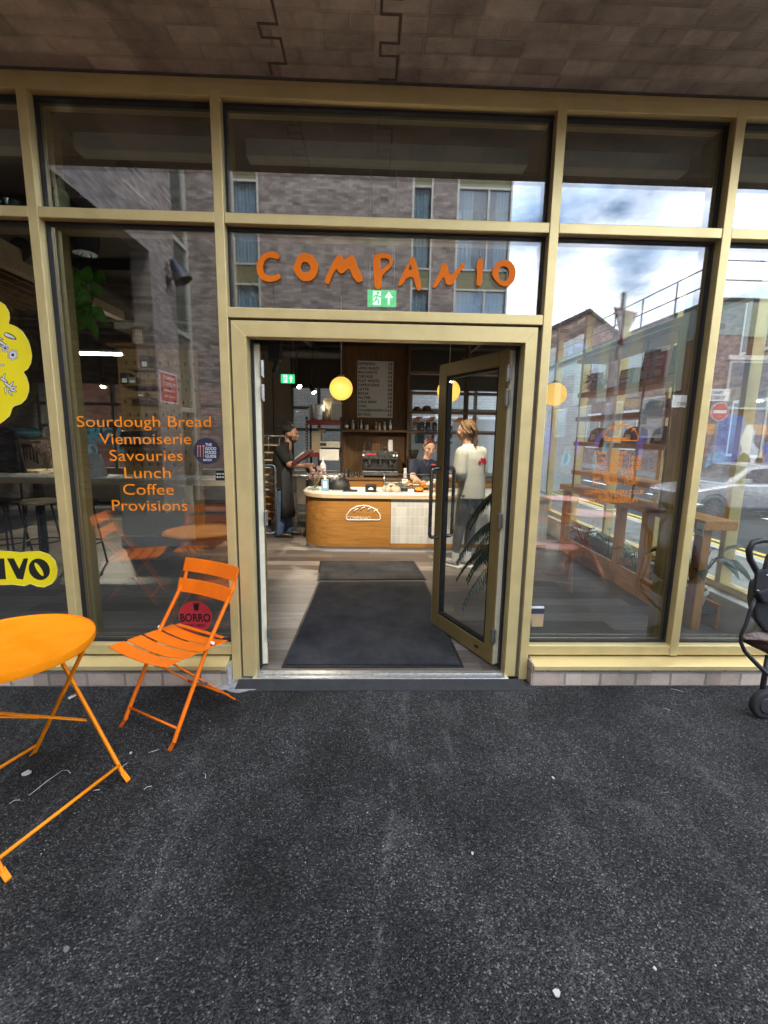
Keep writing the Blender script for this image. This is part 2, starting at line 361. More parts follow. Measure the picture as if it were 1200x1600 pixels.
    mxx = nn(t, 'ShaderNodeMath', operation='MAXIMUM'); lk(mx0.outputs[0], mxx.inputs[0]); lk(l7.outputs[0], mxx.inputs[1])
    mu = nn(t, 'ShaderNodeMath', operation='MULTIPLY'); s2 = nn(t, 'ShaderNodeSeparateColor'); lk(v2.outputs['Color'], s2.inputs[0])
    lk(mxx.outputs[0], mu.inputs[0]); lk(s2.outputs[1], mu.inputs[1])
    mx = nn(t, 'ShaderNodeMix', data_type='RGBA'); mx.inputs[7].default_value = (.15, .145, .135, 1); lk(mu.outputs[0], mx.inputs[0]); lk(sc.outputs[0], mx.inputs[6]); lk(mx.outputs[2], b.inputs['Base Color'])
    ad = nn(t, 'ShaderNodeMath', operation='ADD'); lk(vo.outputs['Distance'], ad.inputs[0]); lk(v2.outputs['Distance'], ad.inputs[1])
    bn = nn(t, 'ShaderNodeBump'); bn.inputs['Strength'].default_value = .85; bn.inputs['Distance'].default_value = .006; bn.invert = True; lk(ad.outputs[0], bn.inputs['Height']); lk(bn.outputs[0], b.inputs['Normal'])
    rr = nn(t, 'ShaderNodeMapRange'); rr.inputs[3].default_value = .5; rr.inputs[4].default_value = .85; lk(s2.outputs[0], rr.inputs[0]); lk(rr.outputs[0], b.inputs['Roughness'])
    return m_
ASPH = asphalt()
ROADM = M('road_asphalt', (.042, .045, .05), .95, 0, .25, 6, .3, bscale=160, spec=.1)
PAVE = brick('concrete_paving_slabs', 'XY', (.15, .15, .145), (.19, .19, .18), (.08, .08, .08), .6, .45, .008, .85, .3, .15, vary=.2)
KERB = M('pale_kerb_stone', (.42, .41, .38), .8, 0, .15, 8, .2)
PAINTW = M('road_paint_white', (.72, .72, .7), .7, 0, .12, 10)
PAINTY = M('road_paint_yellow', (.7, .5, .06), .7, 0, .15, 10)
ZR = -.55
b = MB()
prof = [(-160, ZR), (-9.0, ZR), (-5.6, 0), (0, 0), (160, 0)]; xs = [-160, -20, -5, 0, 5, 20, 160]
gr = [[b.b.verts.new((x, y, z)) for x in xs] for y, z in prof]
for a, c in zip(gr, gr[1:]):
    for i in range(len(xs)-1): b.b.faces.new((a[i], a[i+1], c[i+1], c[i]))
o = obj('ground', b, ASPH); o['kind'] = 'structure'
b = MB()
b.box(4.3, 70, -12.0, -8.95, ZR-.2, ZR+.006); o = obj('road', b, ROADM); o['kind'] = 'structure'
b = MB()
for i in range(14): b.box(5.5+i*3, 7.3+i*3, -10.53, -10.43, ZR-.1, ZR+.010)
o = obj('road_marking', b, PAINTW); o['kind'] = 'structure'
b = MB(); b.box(11.35, 70, -12.9, -12.12, ZR-.2, ZR+.12); o = obj('pavement', b, PAVE); o['kind'] = 'structure'
b = MB(); b.box(11.35, 70, -12.12, -12.0, ZR-.2, ZR+.122); o = obj('kerb', b, KERB); o['kind'] = 'structure'
# the side street seen through the shop's side windows
b = MB(); b.box(3.12, 4.7, -.6, 40, -.1, .10); o = obj('pavement', b, PAVE); o['kind'] = 'structure'
b = MB(); b.box(4.7, 4.85, -.6, 40, -.1, .104); o = obj('kerb', b, KERB); o['kind'] = 'structure'
b = MB(); b.box(4.85, 11, -.6, 40, -.1, .006); o = obj('road', b, ROADM); o['kind'] = 'structure'
b = MB(); b.box(5.15, 5.25, -.6, 40, -.1, .010); b.box(5.35, 5.45, -.6, 40, -.1, .010); o = obj('road_marking', b, PAINTY); o['kind'] = 'structure'
b = MB()
for i in range(8): b.box(7.9, 8.05, i*4, i*4+2.2, -.1, .010)
o = obj('road_marking', b, PAINTW); o['kind'] = 'structure'

# ------------------------------------------------------------------ the shop's building
BR_XZ = brick('grey_brown_brick_face', 'XZ', (.215, .172, .150), (.385, .328, .295), (.20, .18, .165), vary=.5, dirt=.14, ms=.005)
BR_YZ = brick('grey_brown_brick_return', 'YZ', (.215, .172, .150), (.385, .328, .295), (.20, .18, .165), vary=.5, dirt=.14, ms=.005)
SOFF = brick('brick_slip_soffit', 'XY', (.50, .45, .395), (.56, .505, .445), (.485, .435, .38), .235, .10, .009, .92, .8, .45, vary=.4)
PLINTH = brick('pale_plinth_brick', 'XZ', (.36, .275, .215), (.52, .43, .345), (.24, .21, .18), .225, .092, .009, .85, .7, .3, vary=.5)
PLINTHY = brick('pale_plinth_brick_return', 'YZ', (.36, .275, .215), (.52, .43, .345), (.24, .21, .18), .225, .092, .009, .85, .7, .3, vary=.5)
shop = thing('bakery_building', 'bakery building with gold framed glass shopfront under a brick soffit', 'building', (0, 0, 0))
ZS = 3.352; YE = -.66; XL, XR, YB = -7.0, 3.02, 8.0
T0, T1t, T1b, T2t, T2b, St, Sb = 3.2555, 2.7077, 2.655, 2.228, 2.174, .236, .174
MX = [-5.696, -4.721, -3.747, -2.772, -1.7975, -.821, 1.001, 1.9735, 2.947]; MW = .052
# upper floors: soffit slab, front wall and body
b = MB(); b.box(-14, 3.6, YE+.004, 8.5, ZS, ZS+.3); obj('soffit', b, SOFF, shop)
b = MB(); b.box(-14, 3.6, YE-.11, YE, ZS-.004, 14); obj('upper_wall', b, BR_XZ, shop)
b = MB(); b.box(3.602, 3.72, YE-.11, 8.5, ZS-.004, 16); obj('upper_wall', b, BR_YZ, shop)
b = MB(); b.box(-13.9, 3.598, YE+.01, 8.4, ZS+.302, 15.9); obj('upper_floors', b, DARKM, shop)
# toothed dark joints between the brick soffit panels
JOINT = M('open_dark_joint', (.15, .125, .105), .9, 0, .2)
for x0, k0 in ((-.52, 0), (.03, 1)):
    b = MB(); y = -.03; s = k0; px = x0
    while y > -.64:
        nx = x0 + (.085 if s else 0)
        if nx != px: b.box(min(px, nx)-.006, max(px, nx)+.006, y-.006, y+.006, ZS-.0025, ZS+.01)
        ny = y - (.15 if s else .075); b.box(nx-.006, nx+.006, ny, y, ZS-.003, ZS+.01); px = nx; y = ny; s = 1-s
    obj('panel_joint', b, JOINT, shop)
b = MB(); b.box(-6.9, 3.0, -.018, .02, ZS-.008, ZS-.002); obj('head_shadow_gap', b, JOINT, shop)
# head rail, mullions, transoms
b = MB(); b.box(XL, XR, -.012, .16, T0, ZS-.034); obj('head_rail', b, GOLD, shop, bevel=.003)
b = MB(); b.box(XL, XR, -.006, .12, ZS-.0335, ZS-.0085); obj('head_flashing', b, GOLD, shop, bevel=.002)
for i, x in enumerate(MX):
    zb = .005 if i in (5, 6) else Sb-.004
    b = MB(); b.box(x-MW/2, x+MW/2, -.016, .05, zb, T0+.03 if i else T0); mu_ = obj('mullion', b, GOLD, shop, bevel=.003)
    b = MB(); b.box(x-.037, x+.037, .038, .092, St, T0-.002); obj('gasket', b, GASKET, mu_)
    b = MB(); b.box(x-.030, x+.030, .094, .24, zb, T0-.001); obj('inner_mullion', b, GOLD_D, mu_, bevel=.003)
def transom(x0, x1, z0, z1):
    b = MB(); b.box(x0, x1, -.013, .05, z0, z1); tr_ = obj('transom', b, GOLD, shop, bevel=.003)
    b = MB(); b.box(x0+.001, x1-.001, .036, .091, z0-.013, z1+.011); obj('gasket', b, GASKET, tr_)
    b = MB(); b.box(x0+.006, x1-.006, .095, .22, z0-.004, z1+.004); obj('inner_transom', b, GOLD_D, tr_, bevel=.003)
panes = []
def pane(x0, x1, z0, z1):
    b = MB(); b.box(x0-.004, x1+.004, .052, .080, z0-.004, z1+.004); panes.append(obj('glass_pane', b, PANE, shop))
for i in range(len(MX)-1):
    x0, x1 = MX[i]+MW/2, MX[i+1]-MW/2
    transom(x0+.0008, x1-.0008, T1b, T1t); pane(x0, x1, T1t, T0)
    b = MB(); b.box(x0+.0008, x1-.0008, .034, .09, T0-.014, T0); obj('gasket', b, GASKET, shop)
    if i == 5:
        transom(x0+.0008, x1-.0008, T2b, T2t); pane(x0, x1, T2t, T1b)
    else:
        pane(x0, x1, St, T1b)
        b = MB(); b.box(x0+.0008, x1-.0008, -.013, .09, Sb, St); obj('bottom_rail', b, GOLD, shop, bevel=.003)
        b = MB(); b.box(x0+.0008, x1-.0008, .036, .092, St, St+.014); obj('gasket', b, GASKET, shop)
# sloping gold sills on low brick plinths, either side of the door
for x0, x1 in ((XL, -.862), (1.040, XR)):
    b = MB(); ya, yb = -.002, -.098
    b.prism([(x0, .05, .162), (x0, ya, .158), (x0, yb, .138), (x0, yb, .112), (x0, yb+.012, .112), (x0, yb+.012, .126), (x0, .05, .128)], (x1-x0, 0, 0))
    obj('sill', b, GOLD, shop, bevel=.0015)
    b = MB(); b.box(x0+.0, x1, -.084, .10, -.02, .118); obj('plinth', b, PLINTH, shop, bevel=.004)
b = MB(); b.box(1.0305, 1.0385, -.082, .08, -.02, .15); obj('plinth_return', b, PLINTHY, shop)
b = MB(); b.box(-.860, -.850, -.086, .08, -.02, .128); obj('plinth_return', b, M('white_mortar_edge', (.42, .41, .39), .9, 0, .25, 25, .5), shop)
# door frame with mitred corners
xi0, xi1, zh = -.700, .885, 2.077
fo, fi = MX[5]+MW/2+.012, MX[6]-MW/2-.022
b = MB(); b.prism([(fo, -.004, .02), (fo, -.004, T2b-.012), (xi0, -.004, zh), (xi0, -.004, .02)], (0, .09, 0)); fr_ = obj('door_frame', b, GOLD, shop, bevel=.002)
b = MB(); b.prism([(fo, -.004, T2b-.0125), (fi, -.004, T2b-.0125), (xi1, -.004, zh-.0005), (xi0, -.004, zh-.0005)], (0, .09, 0)); obj('frame_head', b, GOLD, fr_, bevel=.002)
b = MB(); b.prism([(fi, -.004, .02), (fi, -.004, T2b-.012), (xi1, -.004, zh), (xi1, -.004, .02)], (0, .09, 0)); obj('frame_jamb', b, GOLD, fr_, bevel=.002)
b = MB(); b.box(MX[5]+MW/2+.0005, fo-.0005, .012, .06, .01, T2b); b.box(fi+.0005, MX[6]-MW/2-.0005, .014, .06, .01, T2b); b.box(fo, fi, .012, .06, T2b-.012, T2b-.0008); obj('frame_recess', b, JOINT, fr_)
for xa, xb in ((xi0, xi0+.014), (xi1-.014, xi1)):
    b = MB(); b.box(xa, xb, .087, .125, .03, zh-.002); obj('door_seal', b, GASKET, fr_)
# threshold strips and ramp
b = MB(); b.box(xi0-.005, xi1+.005, .012, .055, -.01, .031); b.box(xi0-.02, xi1+.02, -.035, .004, -.01, .024); obj('threshold', b, ALU, shop, bevel=.003)
b = MB(); b.prism([(fo-.02, -.036, .02), (fo-.02, -.036, -.02), (fo-.02, -.14, -.02), (fo-.02, -.14, .004)], (fi-fo+.06, 0, 0)); obj('threshold_ramp', b, M('black_rubber_ramp', (.028, .029, .03), .75, 0, .3, 30, .3), shop)
b = MB(); rnd = random.Random(3)
pts = []
for k in range(22):
    a = 2*pi*k/22; r_ = (.10+.05*rnd.random())*(1 if -1 < sin(a) else 1)
    pts.append((-.80+1.35*r_*cos(a), -.055+.75*r_*sin(a), .006))
b.prism(pts, (0, 0, -.02)); obj('cement_smear', b, M('spilt_pale_mortar', (.36, .355, .34), .9, 0, .35, 20, .8), shop)
# ---- doors
def door(hx, ang, sgn, wd):
    """leaf built along +x*sgn from the hinge, swung inwards by ang"""
    Mx = Matrix.Translation((hx, .128, 0)) @ Matrix.Rotation(ang*sgn, 4, 'Z')
    z0, z1, st = .035, zh-.012, .092; s = sgn
    X = lambda a, c: (min(a*s, c*s), max(a*s, c*s))
    b = MB()
    b.box(*X(0, st), -.024, .03, z0, z1, Mx); b.box(*X(wd-st, wd), -.024, .03, z0, z1, Mx)
    b.box(*X(st+.0005, wd-st-.0005), -.024, .03, z0, z0+.11, Mx); b.box(*X(st+.0005, wd-st-.0005), -.024, .03, z1-st, z1, Mx)
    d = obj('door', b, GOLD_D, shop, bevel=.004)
    b = MB()
    for xa, xb, za, zb in ((st, st+.016, z0+.111, z1-st-.001), (wd-st-.016, wd-st, z0+.111, z1-st-.001), (st+.017, wd-st-.017, z0+.111, z0+.127), (st+.017, wd-st-.017, z1-st-.017, z1-st-.001)):
        b.box(*X(xa, xb), -.018, .024, za, zb, Mx)
    obj('gasket', b, GASKET, d)
    b = MB(); b.box(*X(st+.004, wd-st-.004), -.010, .014, z0+.105, z1-st+.004, Mx); obj('door_glass', b, THIN, d)
    b = MB(); b.box(*X(-.012, -.002), -.02, .026, z0+.01, z1-.01, Mx); b.box(*X(wd+.001, wd+.006), -.02, .026, z0+.01, z1-.01, Mx); obj('brush_seal', b, M('pale_brush_seal', (.80, .74, .54), .6, 0, .08), d)
    for side in (-1, 1):
        yy = -.024 if side < 0 else .03; yo = yy + side*.075; xh = (wd-.055)*s
        pth = [Mx @ Vector(p) for p in ((xh, yy, 1.30), (xh, yo-.02*side, 1.30), (xh, yo-.005*side, 1.293), (xh, yo, 1.275), (xh, yo, .79), (xh, yo-.005*side, .772), (xh, yo-.02*side, .765), (xh, yy, .765))]
        b = MB(); b.tube(pth, .014, 12); obj('handle', b, CHROME, d, smooth=40)
        if side > 0:
            b = MB()
    for z in (.25, 1.02, 1.78, 1.92):
        b = MB(); b.box(*X(-.030, .014), -.034, -.0245, z-.045, z+.045, Mx); b.tube([Mx @ Vector((-.008*s, -.036, z-.05)), Mx @ Vector((-.008*s, -.036, z+.05))], .009, 8); obj('hinge', b, STEEL, d, bevel=.002)
    b = MB(); b.box(*X(st+.06, st+.10), -.027, -.0235, z0+.05, z0+.066, Mx); obj('drain_slot', b, BLACKP, d)
    return d
door(xi1-.03, RAD(-113)*-1 if False else RAD(66), -1, .775)
door(xi0+.022, RAD(102), 1, .775)
# ---- floor, ceiling, walls of the room
def planks():
    m_, t, b = base('grey_oak_plank_floor'); set_bsdf(b, (.2, .16, .13), .4, 0, .4)
    tc = nn(t, 'ShaderNodeTexCoord'); lk = t.links.new
    br = nn(t, 'ShaderNodeTexBrick'); br.offset = .37
    for k, v in (('Scale', 1), ('Brick Width', 1.22), ('Row Height', .18), ('Mortar Size', .0015), ('Mortar Smooth', .1)): br.inputs[k].default_value = v
    br.inputs['Color1'].default_value = (.085, .068, .058, 1); br.inputs['Color2'].default_value = (.25, .215, .19, 1); br.inputs['Mortar'].default_value = (.03, .025, .02, 1)
    lk(tc.outputs['Object'], br.inputs['Vector'])
    mp = nn(t, 'ShaderNodeMapping'); mp.inputs['Scale'].default_value = (1.4, 16, 1); lk(tc.outputs['Object'], mp.inputs[0])
    z = nn(t, 'ShaderNodeTexNoise'); z.inputs['Scale'].default_value = 2; z.inputs['Detail'].default_value = 8; z.inputs['Distortion'].default_value = .8; lk(mp.outputs[0], z.inputs['Vector'])
    mr = nn(t, 'ShaderNodeMapRange'); mr.inputs[1].default_value = .3; mr.inputs[2].default_value = .7; mr.inputs[3].default_value = .7; mr.inputs[4].default_value = 1.3; lk(z.outputs['Fac'], mr.inputs[0])
    sc = nn(t, 'ShaderNodeVectorMath', operation='SCALE'); lk(br.outputs['Color'], sc.inputs[0]); lk(mr.outputs[0], sc.inputs['Scale']); lk(sc.outputs[0], b.inputs['Base Color'])
    bn = nn(t, 'ShaderNodeBump'); bn.inputs['Strength'].default_value = .15; bn.inputs['Distance'].default_value = .003; bn.invert = True; lk(br.outputs['Fac'], bn.inputs['Height']); lk(bn.outputs[0], b.inputs['Normal'])
    return m_
b = MB(); b.box(XL, XR, .058, YB, -.05, .022); obj('interior_floor', b, planks(), shop)
CEILM = M('dark_exposed_concrete', (.10, .085, .07), .85, 0, .25, 3, .3)
b = MB(); b.box(XL, XR, .06, YB, ZS-.055, ZS-.006); obj('interior_ceiling', b, CEILM, shop)
WALLB = M('beige_plaster_wall', (.42, .37, .29), .8, 0, .08, 2)
b = MB(); b.box(XL-.2, XL, -.05, YB, 0, ZS-.007); obj('side_wall', b, M('dark_olive_wall', (.10, .085, .06), .8, 0, .15, 2), shop)
# light roller-blind box behind the head of each bay
for i in range(len(MX)-1):
    x0, x1 = MX[i]+.085, MX[i+1]-.085
    b = MB(); b.box(x0, x1, .26, .36, T0-.125, T0-.035); obj('blind_box', b, M('grey_blind_box', (.50, .50, .46), .6, 0, .06), shop, bevel=.004)

# building across the side street, seen through the glazed flank of the shop
sb_ = thing('street_terrace', 'dark brick terrace across the side street beyond the right windows', 'building', (12.6, 14, 0))
DBR = brick('dark_terrace_brick', 'YZ', (.13, .085, .07), (.20, .14, .12), (.13, .12, .11), vary=.5)
b = MB(); b.box(12.6, 13.2, -.6, 34, -.1, 9.5); obj('wall', b, DBR, sb_)
b = MB(); b.box(12.5, 17, -.7, 34.1, 9.501, 9.8); obj('coping', b, DARKM, sb_)
b = MB(); b.box(13.21, 17, -.5, 33.9, -.1, 9.5); obj('core', b, DARKM, sb_)
for k in range(9):
    for z in (1.0, 4.4):
        y = 1.0+k*3.6; b = MB(); b.box(12.54, 12.599, y, y+1.5, z, z+1.9); wn_ = obj('window', b, M('terrace_window_frame', (.45, .45, .42), .5), sb_)
        b = MB(); b.box(12.52, 12.539, y+.1, y+1.4, z+.1, z+1.8); obj('window_pane', b, M('terrace_dark_pane', (.05, .06, .07), .15), wn_)
b = MB(); b.box(11.0, 12.6, -.6, 34, -.1, .10); o = obj('pavement', b, PAVE); o['kind'] = 'structure'
# ------------------------------------------------------------------ across the courtyard (seen mirrored in the shopfront)
OLIVE = M('olive_spandrel_panel', (.20, .19, .10), .45, .2, .06)
FRAMEP = M('pale_grey_window_frame', (.55, .53, .47), .5, .2, .06)
CURT = M('pale_blue_curtain', (.50, .62, .66), .9, 0, .12, 6, stretch=(8, 8, .4))
ROOMD = M('dark_room_behind_glass', (.03, .03, .033), .9)
WPANE = glass('far_window_glass', 1.8, (.8, .85, .88))
YBB = -11.64
opp = thing('residential_block', 'tall grey brick block with slim olive banded window strips across the courtyard', 'building', (-.5, YBB, 0))
for x0, x1 in ((-13, -3.99), (-3.23, 1.14), (1.74, 2.43)):
    b = MB(); b.box(x0, x1, YBB-.35, YBB, -.8, 9.8); obj('brick_wall', b, BR_XZ, opp)
b = MB(); b.box(-13, 4.03, YBB-8, YBB-.36, -.8, 9.8); obj('block_core', b, ROOMD, opp)
def strip(fn, w, parent, z0, z1, first, n, curtain=True, wide=False, full=False):
    """fn(s, depth, z): point along the strip (0..w), depth out of the wall"""
    def bx(mb, s0, s1, d0, d1, za, zb):
        vs = [fn(s, d, z) for s in (s0, s1) for d in (d0, d1) for z in (za, zb)]
        mb.box(min(v[0] for v in vs), max(v[0] for v in vs), min(v[1] for v in vs), max(v[1] for v in vs), za, zb)
    b = MB(); bx(b, 0, .06, -.12, .02, z0, z1); bx(b, w-.05, w, -.12, .02, z0, z1); st = obj('window_strip', b, FRAMEP, parent)
    for k in range(n):
        zc = first + 2.743*k
        b = MB(); bx(b, .061, w-.051, -.09, -.03, zc-.25, zc+.25); obj('spandrel', b, OLIVE, st)
        b = MB(); bx(b, .061, w-.051, -.11, -.005, zc-.30, zc-.251); bx(b, .061, w-.051, -.11, -.005, zc+.251, zc+.30)
        if wide: bx(b, w*.56, w*.56+.05, -.11, -.01, zc+.301, zc+2.743-.301)
        obj('window_bar', b, FRAMEP, st)
        b = MB(); bx(b, .061, w-.051, -.075, -.06, zc+.301, zc+2.743-.301); obj('window_glass', b, WPANE, st)
        if curtain:
            b = MB(); nf = int(w*26); spans = [(.08, w-.08)] if (k % 2 == 1 or (full and k != 1)) else [(.08, w*.32), (w*.72, w-.08)]
            for s0, s1 in spans:
                prev = None
                for i in range(nf+1):
                    s = s0+(s1-s0)*i/nf; d = -.14+.035*sin(i*1.9+k)+.015*sin(i*.7)
                    cur = (b.b.verts.new(fn(s, d, zc+.3)), b.b.verts.new(fn(s, d, zc+2.743-.3)))
                    if prev: b.b.faces.new((prev[0], cur[0], cur[1], prev[1]))
                    prev = cur
            obj('curtain', b, CURT, st, smooth=True)
strip(lambda s, d, z: (-3.99+s, YBB+d, z), .76, opp, -.5, 9.8, .60, 4, full=True)
strip(lambda s, d, z: (1.14+s, YBB+d, z), .60, opp, -.5, 9.8, .60, 4, full=True)
strip(lambda s, d, z: (2.43+s, YBB+d, z), 1.6, opp, -.5, 9.8, .60, 4, wide=True)
b = MB(); b.box(3.98, 4.03, YBB-8, YBB-.06, -.8, 9.8); obj('end_cladding', b, FRAMEP, opp)
# projecting wing on the left
XW = -5.22
wing = thing('brick_wing', 'brick wing raised over a dark undercroft on the left of the courtyard', 'building', (XW-2, -6, 0))
b = MB(); b.box(XW-.3, XW, -10.45, -.93, 5.7, 9.3); obj('upper_wall', b, BR_YZ, wing)
b = MB(); b.box(XW-7, XW-.301, -11.6, -.93, 5.72, 9.2); obj('upper_floors', b, DARKM, wing)
b = MB(); b.box(XW-.45, XW-.002, -10.45, -9.0, -.6, 5.698); obj('pier', b, BR_YZ, wing)
b = MB(); b.box(XW-.45, XW-.002, -2.4, -1.4, -.6, 5.698); obj('pier', b, BR_YZ, wing)
b = MB(); b.box(XW-7, XW-6.8, -11.6, -.93, -.6, 5.69); obj('undercroft_wall', b, BR_YZ, wing)
b = MB(); b.box(XW-.2, XW-.16, -11.62, -10.47, -.6, 9.3); obj('stair_glass_backing', b, OLIVE, wing)
b = MB()
for z in (2.1, 4.2, 6.6, 8.9): b.box(XW-.16, XW-.06, -11.62, -10.47, z, z+.12)
b.box(XW-.16, XW-.05, -11.63, -11.53, -.6, 9.3); obj('stair_glazing_bar', b, FRAMEP, wing)
b = MB(); b.box(XW-.12, XW-.10, -11.52, -10.47, -.6, 9.3); obj('stair_glass', b, WPANE, wing)
# wall lamp on the pier and the red notice below it
lm = thing('wall_lamp', 'dark cone shaded wall lamp high on the brick pier', 'lamp', (XW, -9.95, 5.6))
b = MB(); Mx = Matrix.Translation((XW+.30, -9.95, 5.55)) @ Matrix.Rotation(RAD(-28), 4, 'Y')
b.lathe([(.0, .34), (.07, .33), (.11, .22), (.20, -.05), (.24, -.24), (.225, -.24), (.18, -.05), (.09, .2), (0, .24)], n=28, M=Mx); obj('lamp_shade', b, M('slate_grey_lamp_metal', (.045, .05, .065), .35, .3, .1), lm, smooth=40)
b = MB(); b.tube([(XW-.0, -9.95, 5.35), (XW+.10, -9.95, 5.35), (XW+.22, -9.95, 5.55), (XW+.26, -9.95, 5.75)], .018, 8); b.box(XW-.001, XW+.03, -10.03, -9.87, 5.25, 5.45); obj('lamp_arm', b, DARKM, lm, smooth=40)
b = MB(); b.tube([(XW+.02, -9.75, 5.0), (XW+.10, -9.72, 5.15), (XW+.2, -9.78, 5.45), (XW+.2, -9.85, 5.7)], .012, 6); obj('lamp_cable', b, BLACKP, lm, smooth=True)
sg = thing('notice_board', 'red notice with a white border fixed to the brick pier', 'sign', (XW, -9.65, 2.3))
b = MB(); b.box(XW-.001, XW+.012, -10.17, -9.12, 2.26, 3.03); obj('notice_panel', b, WHITEV, sg)
b = MB(); b.box(XW+.0125, XW+.016, -10.13, -9.16, 2.30, 2.99); obj('notice_face', b, M('red_notice_vinyl', (.50, .025, .05), .5), sg)
ms = [text_mesh(s, (XW+.0165, -9.645, z), (0, -1, 0), (0, 0, 1), None, h, .002, .01, 'CENTER') if False else text_mesh(s, (XW+.0165, -9.645, z), (0, 1, 0), (0, 0, 1), wd, h, .002, .01, 'CENTER') for s, z, h, wd in (('PRIVATE', 2.84, .09, .62), ('PROPERTY', 2.68, .10, .78), ('NO PARKING', 2.545, .05, .7), ('AT ANY TIME', 2.40, .05, .6))]
obj('notice_text', join_meshes(ms), WHITEV, sg)
# street corner building with railings on its flat roof
RB_XZ = brick('red_brick_front', 'XZ', (.15, .075, .058), (.23, .125, .10), (.15, .13, .12), vary=.6)
RB_YZ = brick('red_brick_side', 'YZ', (.15, .075, .058), (.23, .125, .10), (.15, .13, .12), vary=.6)
TEAL = M('pale_teal_cladding', (.17, .235, .23), .55, .1, .1, 3)
GREENP = M('pale_green_panel', (.30, .33, .23), .6, 0, .08, 3)
XC, YC, ZC = 11.3, -12.9, 6.05
cb = thing('corner_building', 'low red brick corner building with teal cladding and a roof railing', 'building', (XC+5, YC-5, 0))
b = MB(); b.box(XC, XC+16, YC-.4, YC, ZR-.2, 5.0); obj('front_wall', b, RB_XZ, cb)
b = MB(); b.box(XC-.002, XC+.4, YC-20, YC-.401, ZR-.2, 5.0); obj('side_wall', b, RB_YZ, cb)
b = MB(); b.box(XC+.5, XC+16, YC-20, YC-.41, ZR, ZC-.05); obj('building_core', b, DARKM, cb)
b = MB(); b.box(XC-.03, XC+16, YC-20, YC+.03, 5.0, ZC); obj('parapet_cladding', b, TEAL, cb)
b = MB()
for k in range(7): b.box(XC-.05, XC-.031, YC-2.2-k*2.7, YC-1.2-k*2.7, 3.3, ZC-.03)
for k in range(5): b.box(XC+1.0+k*2.9, XC+1.7+k*2.9, YC+.031, YC+.05, 4.95, ZC-.03)
obj('green_panel', b, GREENP, cb)
b = MB(); b.box(XC-.06, XC+16, YC-20.03, YC+.06, ZC+.001, ZC+.10); obj('coping', b, DARKM, cb)
for k in range(5):
    x = XC+.7+k*3.0
    b = MB(); b.box(x, x+1.5, YC+.002, YC+.06, 2.6, 4.2); wn_ = obj('window', b, FRAMEP, cb)
    b = MB(); b.box(x+.08, x+1.42, YC+.062, YC+.075, 2.68, 4.12); obj('window_pane', b, M('dark_blue_reflecting_pane', (.05, .07, .09), .08, .0, .2), wn_)
    b = MB(); b.box(x-.1, x+1.6, YC+.001, YC+.10, 4.201, 4.35); obj('lintel', b, FRAMEP, wn_)
for k in range(6):
    y = YC-2.0-k*3.0
    b = MB(); b.box(XC-.06, XC-.003, y-1.5, y, 1.6, 3.2); wn_ = obj('window', b, FRAMEP, cb)
    b = MB(); b.box(XC-.075, XC-.062, y-1.42, y-.08, 1.68, 3.12); obj('window_pane', b, M('dark_pane_side', (.05, .07, .09), .08, .0, .2), wn_)
b = MB()
px_, py_ = XC+.1, YC-.1
for k in range(9): b.tube([(px_, py_-k*2.2, ZC+.1), (px_, py_-k*2.2, ZC+1.30)], .03, 6)
for k in range(1, 8): b.tube([(px_+k*2.0, py_, ZC+.1), (px_+k*2.0, py_, ZC+1.30)], .03, 6)
for z in (.68, 1.28): b.tube([(px_, py_-18, ZC+z), (px_, py_, ZC+z), (px_+14.5, py_, ZC+z)], .025, 6)
obj('roof_railing', b, DARKM, cb)
rg = random.Random(11)
GCOL = [M('graffiti_%s' % n, c, .6, 0, .15, 4) for n, c in (('violet', (.20, .12, .42)), ('sky_blue', (.10, .34, .62)), ('amber', (.62, .27, .03)), ('turquoise', (.08, .38, .40)), ('white', (.7, .7, .7)), ('deep_blue', (.06, .12, .38)))]
for q in range(26):
    b = MB(); side = q % 3 == 0
    cx, cz, rr = rg.uniform(.5, 13), rg.uniform(.2, 1.5), rg.uniform(.35, .85); off = .004+.003*(q % 9)
    pts = []
    for k in range(18):
        a = 2*pi*k/18; r_ = rr*(1+.28*sin(2*a+q)+.16*sin(5*a+q*2))
        s_, z_ = cx+r_*cos(a)*.8, max(ZR+.15, cz+r_*sin(a))
        pts.append((XC-.003-off, YC-.5-s_, z_) if side else (XC+s_, YC+off, z_))
    b.prism(pts, (-.0015, 0, 0) if side else (0, .0015, 0)); obj('graffiti', b, GCOL[q % 6], cb)
b = MB(); b.box(XC, XC+16, YC+.001, YC+.0035, 1.75, 2.1); obj('graffiti', b, GCOL[2], cb)
# gabled house far down the street
hs = thing('gabled_house', 'brown brick house with a steep gable far along the street', 'house', (17, -35, 0))
Y0 = -34.2; d0 = -Y0+DIST
gx = lambda s: s*d0
b = MB(); b.prism([(gx(.33), Y0, ZR), (gx(.33), Y0, 9.0), (gx(.4515), Y0, EYE+d0*.258), (gx(.545), Y0, 8.8), (gx(.545), Y0, ZR)], (0, -9, 0)); obj('house_wall', b, brick('house_brown_brick', 'XZ', (.16, .09, .075), (.25, .16, .14), (.2, .18, .17), vary=.6), hs)
b = MB(); pk = EYE+d0*.258
for sx, ze in ((.325, 8.85), (.55, 8.65)):
    b.prism([(gx(sx), Y0+.15, ze), (gx(.4515), Y0+.15, pk+.02), (gx(.4515), Y0+.15, pk+.25), (gx(sx), Y0+.15, ze+.22)], (0, -9.3, 0))
obj('house_roof', b, M('slate_roof', (.06, .06, .07), .7, 0, .2, 10), hs)
b = MB(); b.box(gx(.415), gx(.455), Y0+.002, Y0+.08, 6.2, 8.7); wn_ = obj('window', b, M('blue_window_frame', (.16, .26, .42), .5), hs)
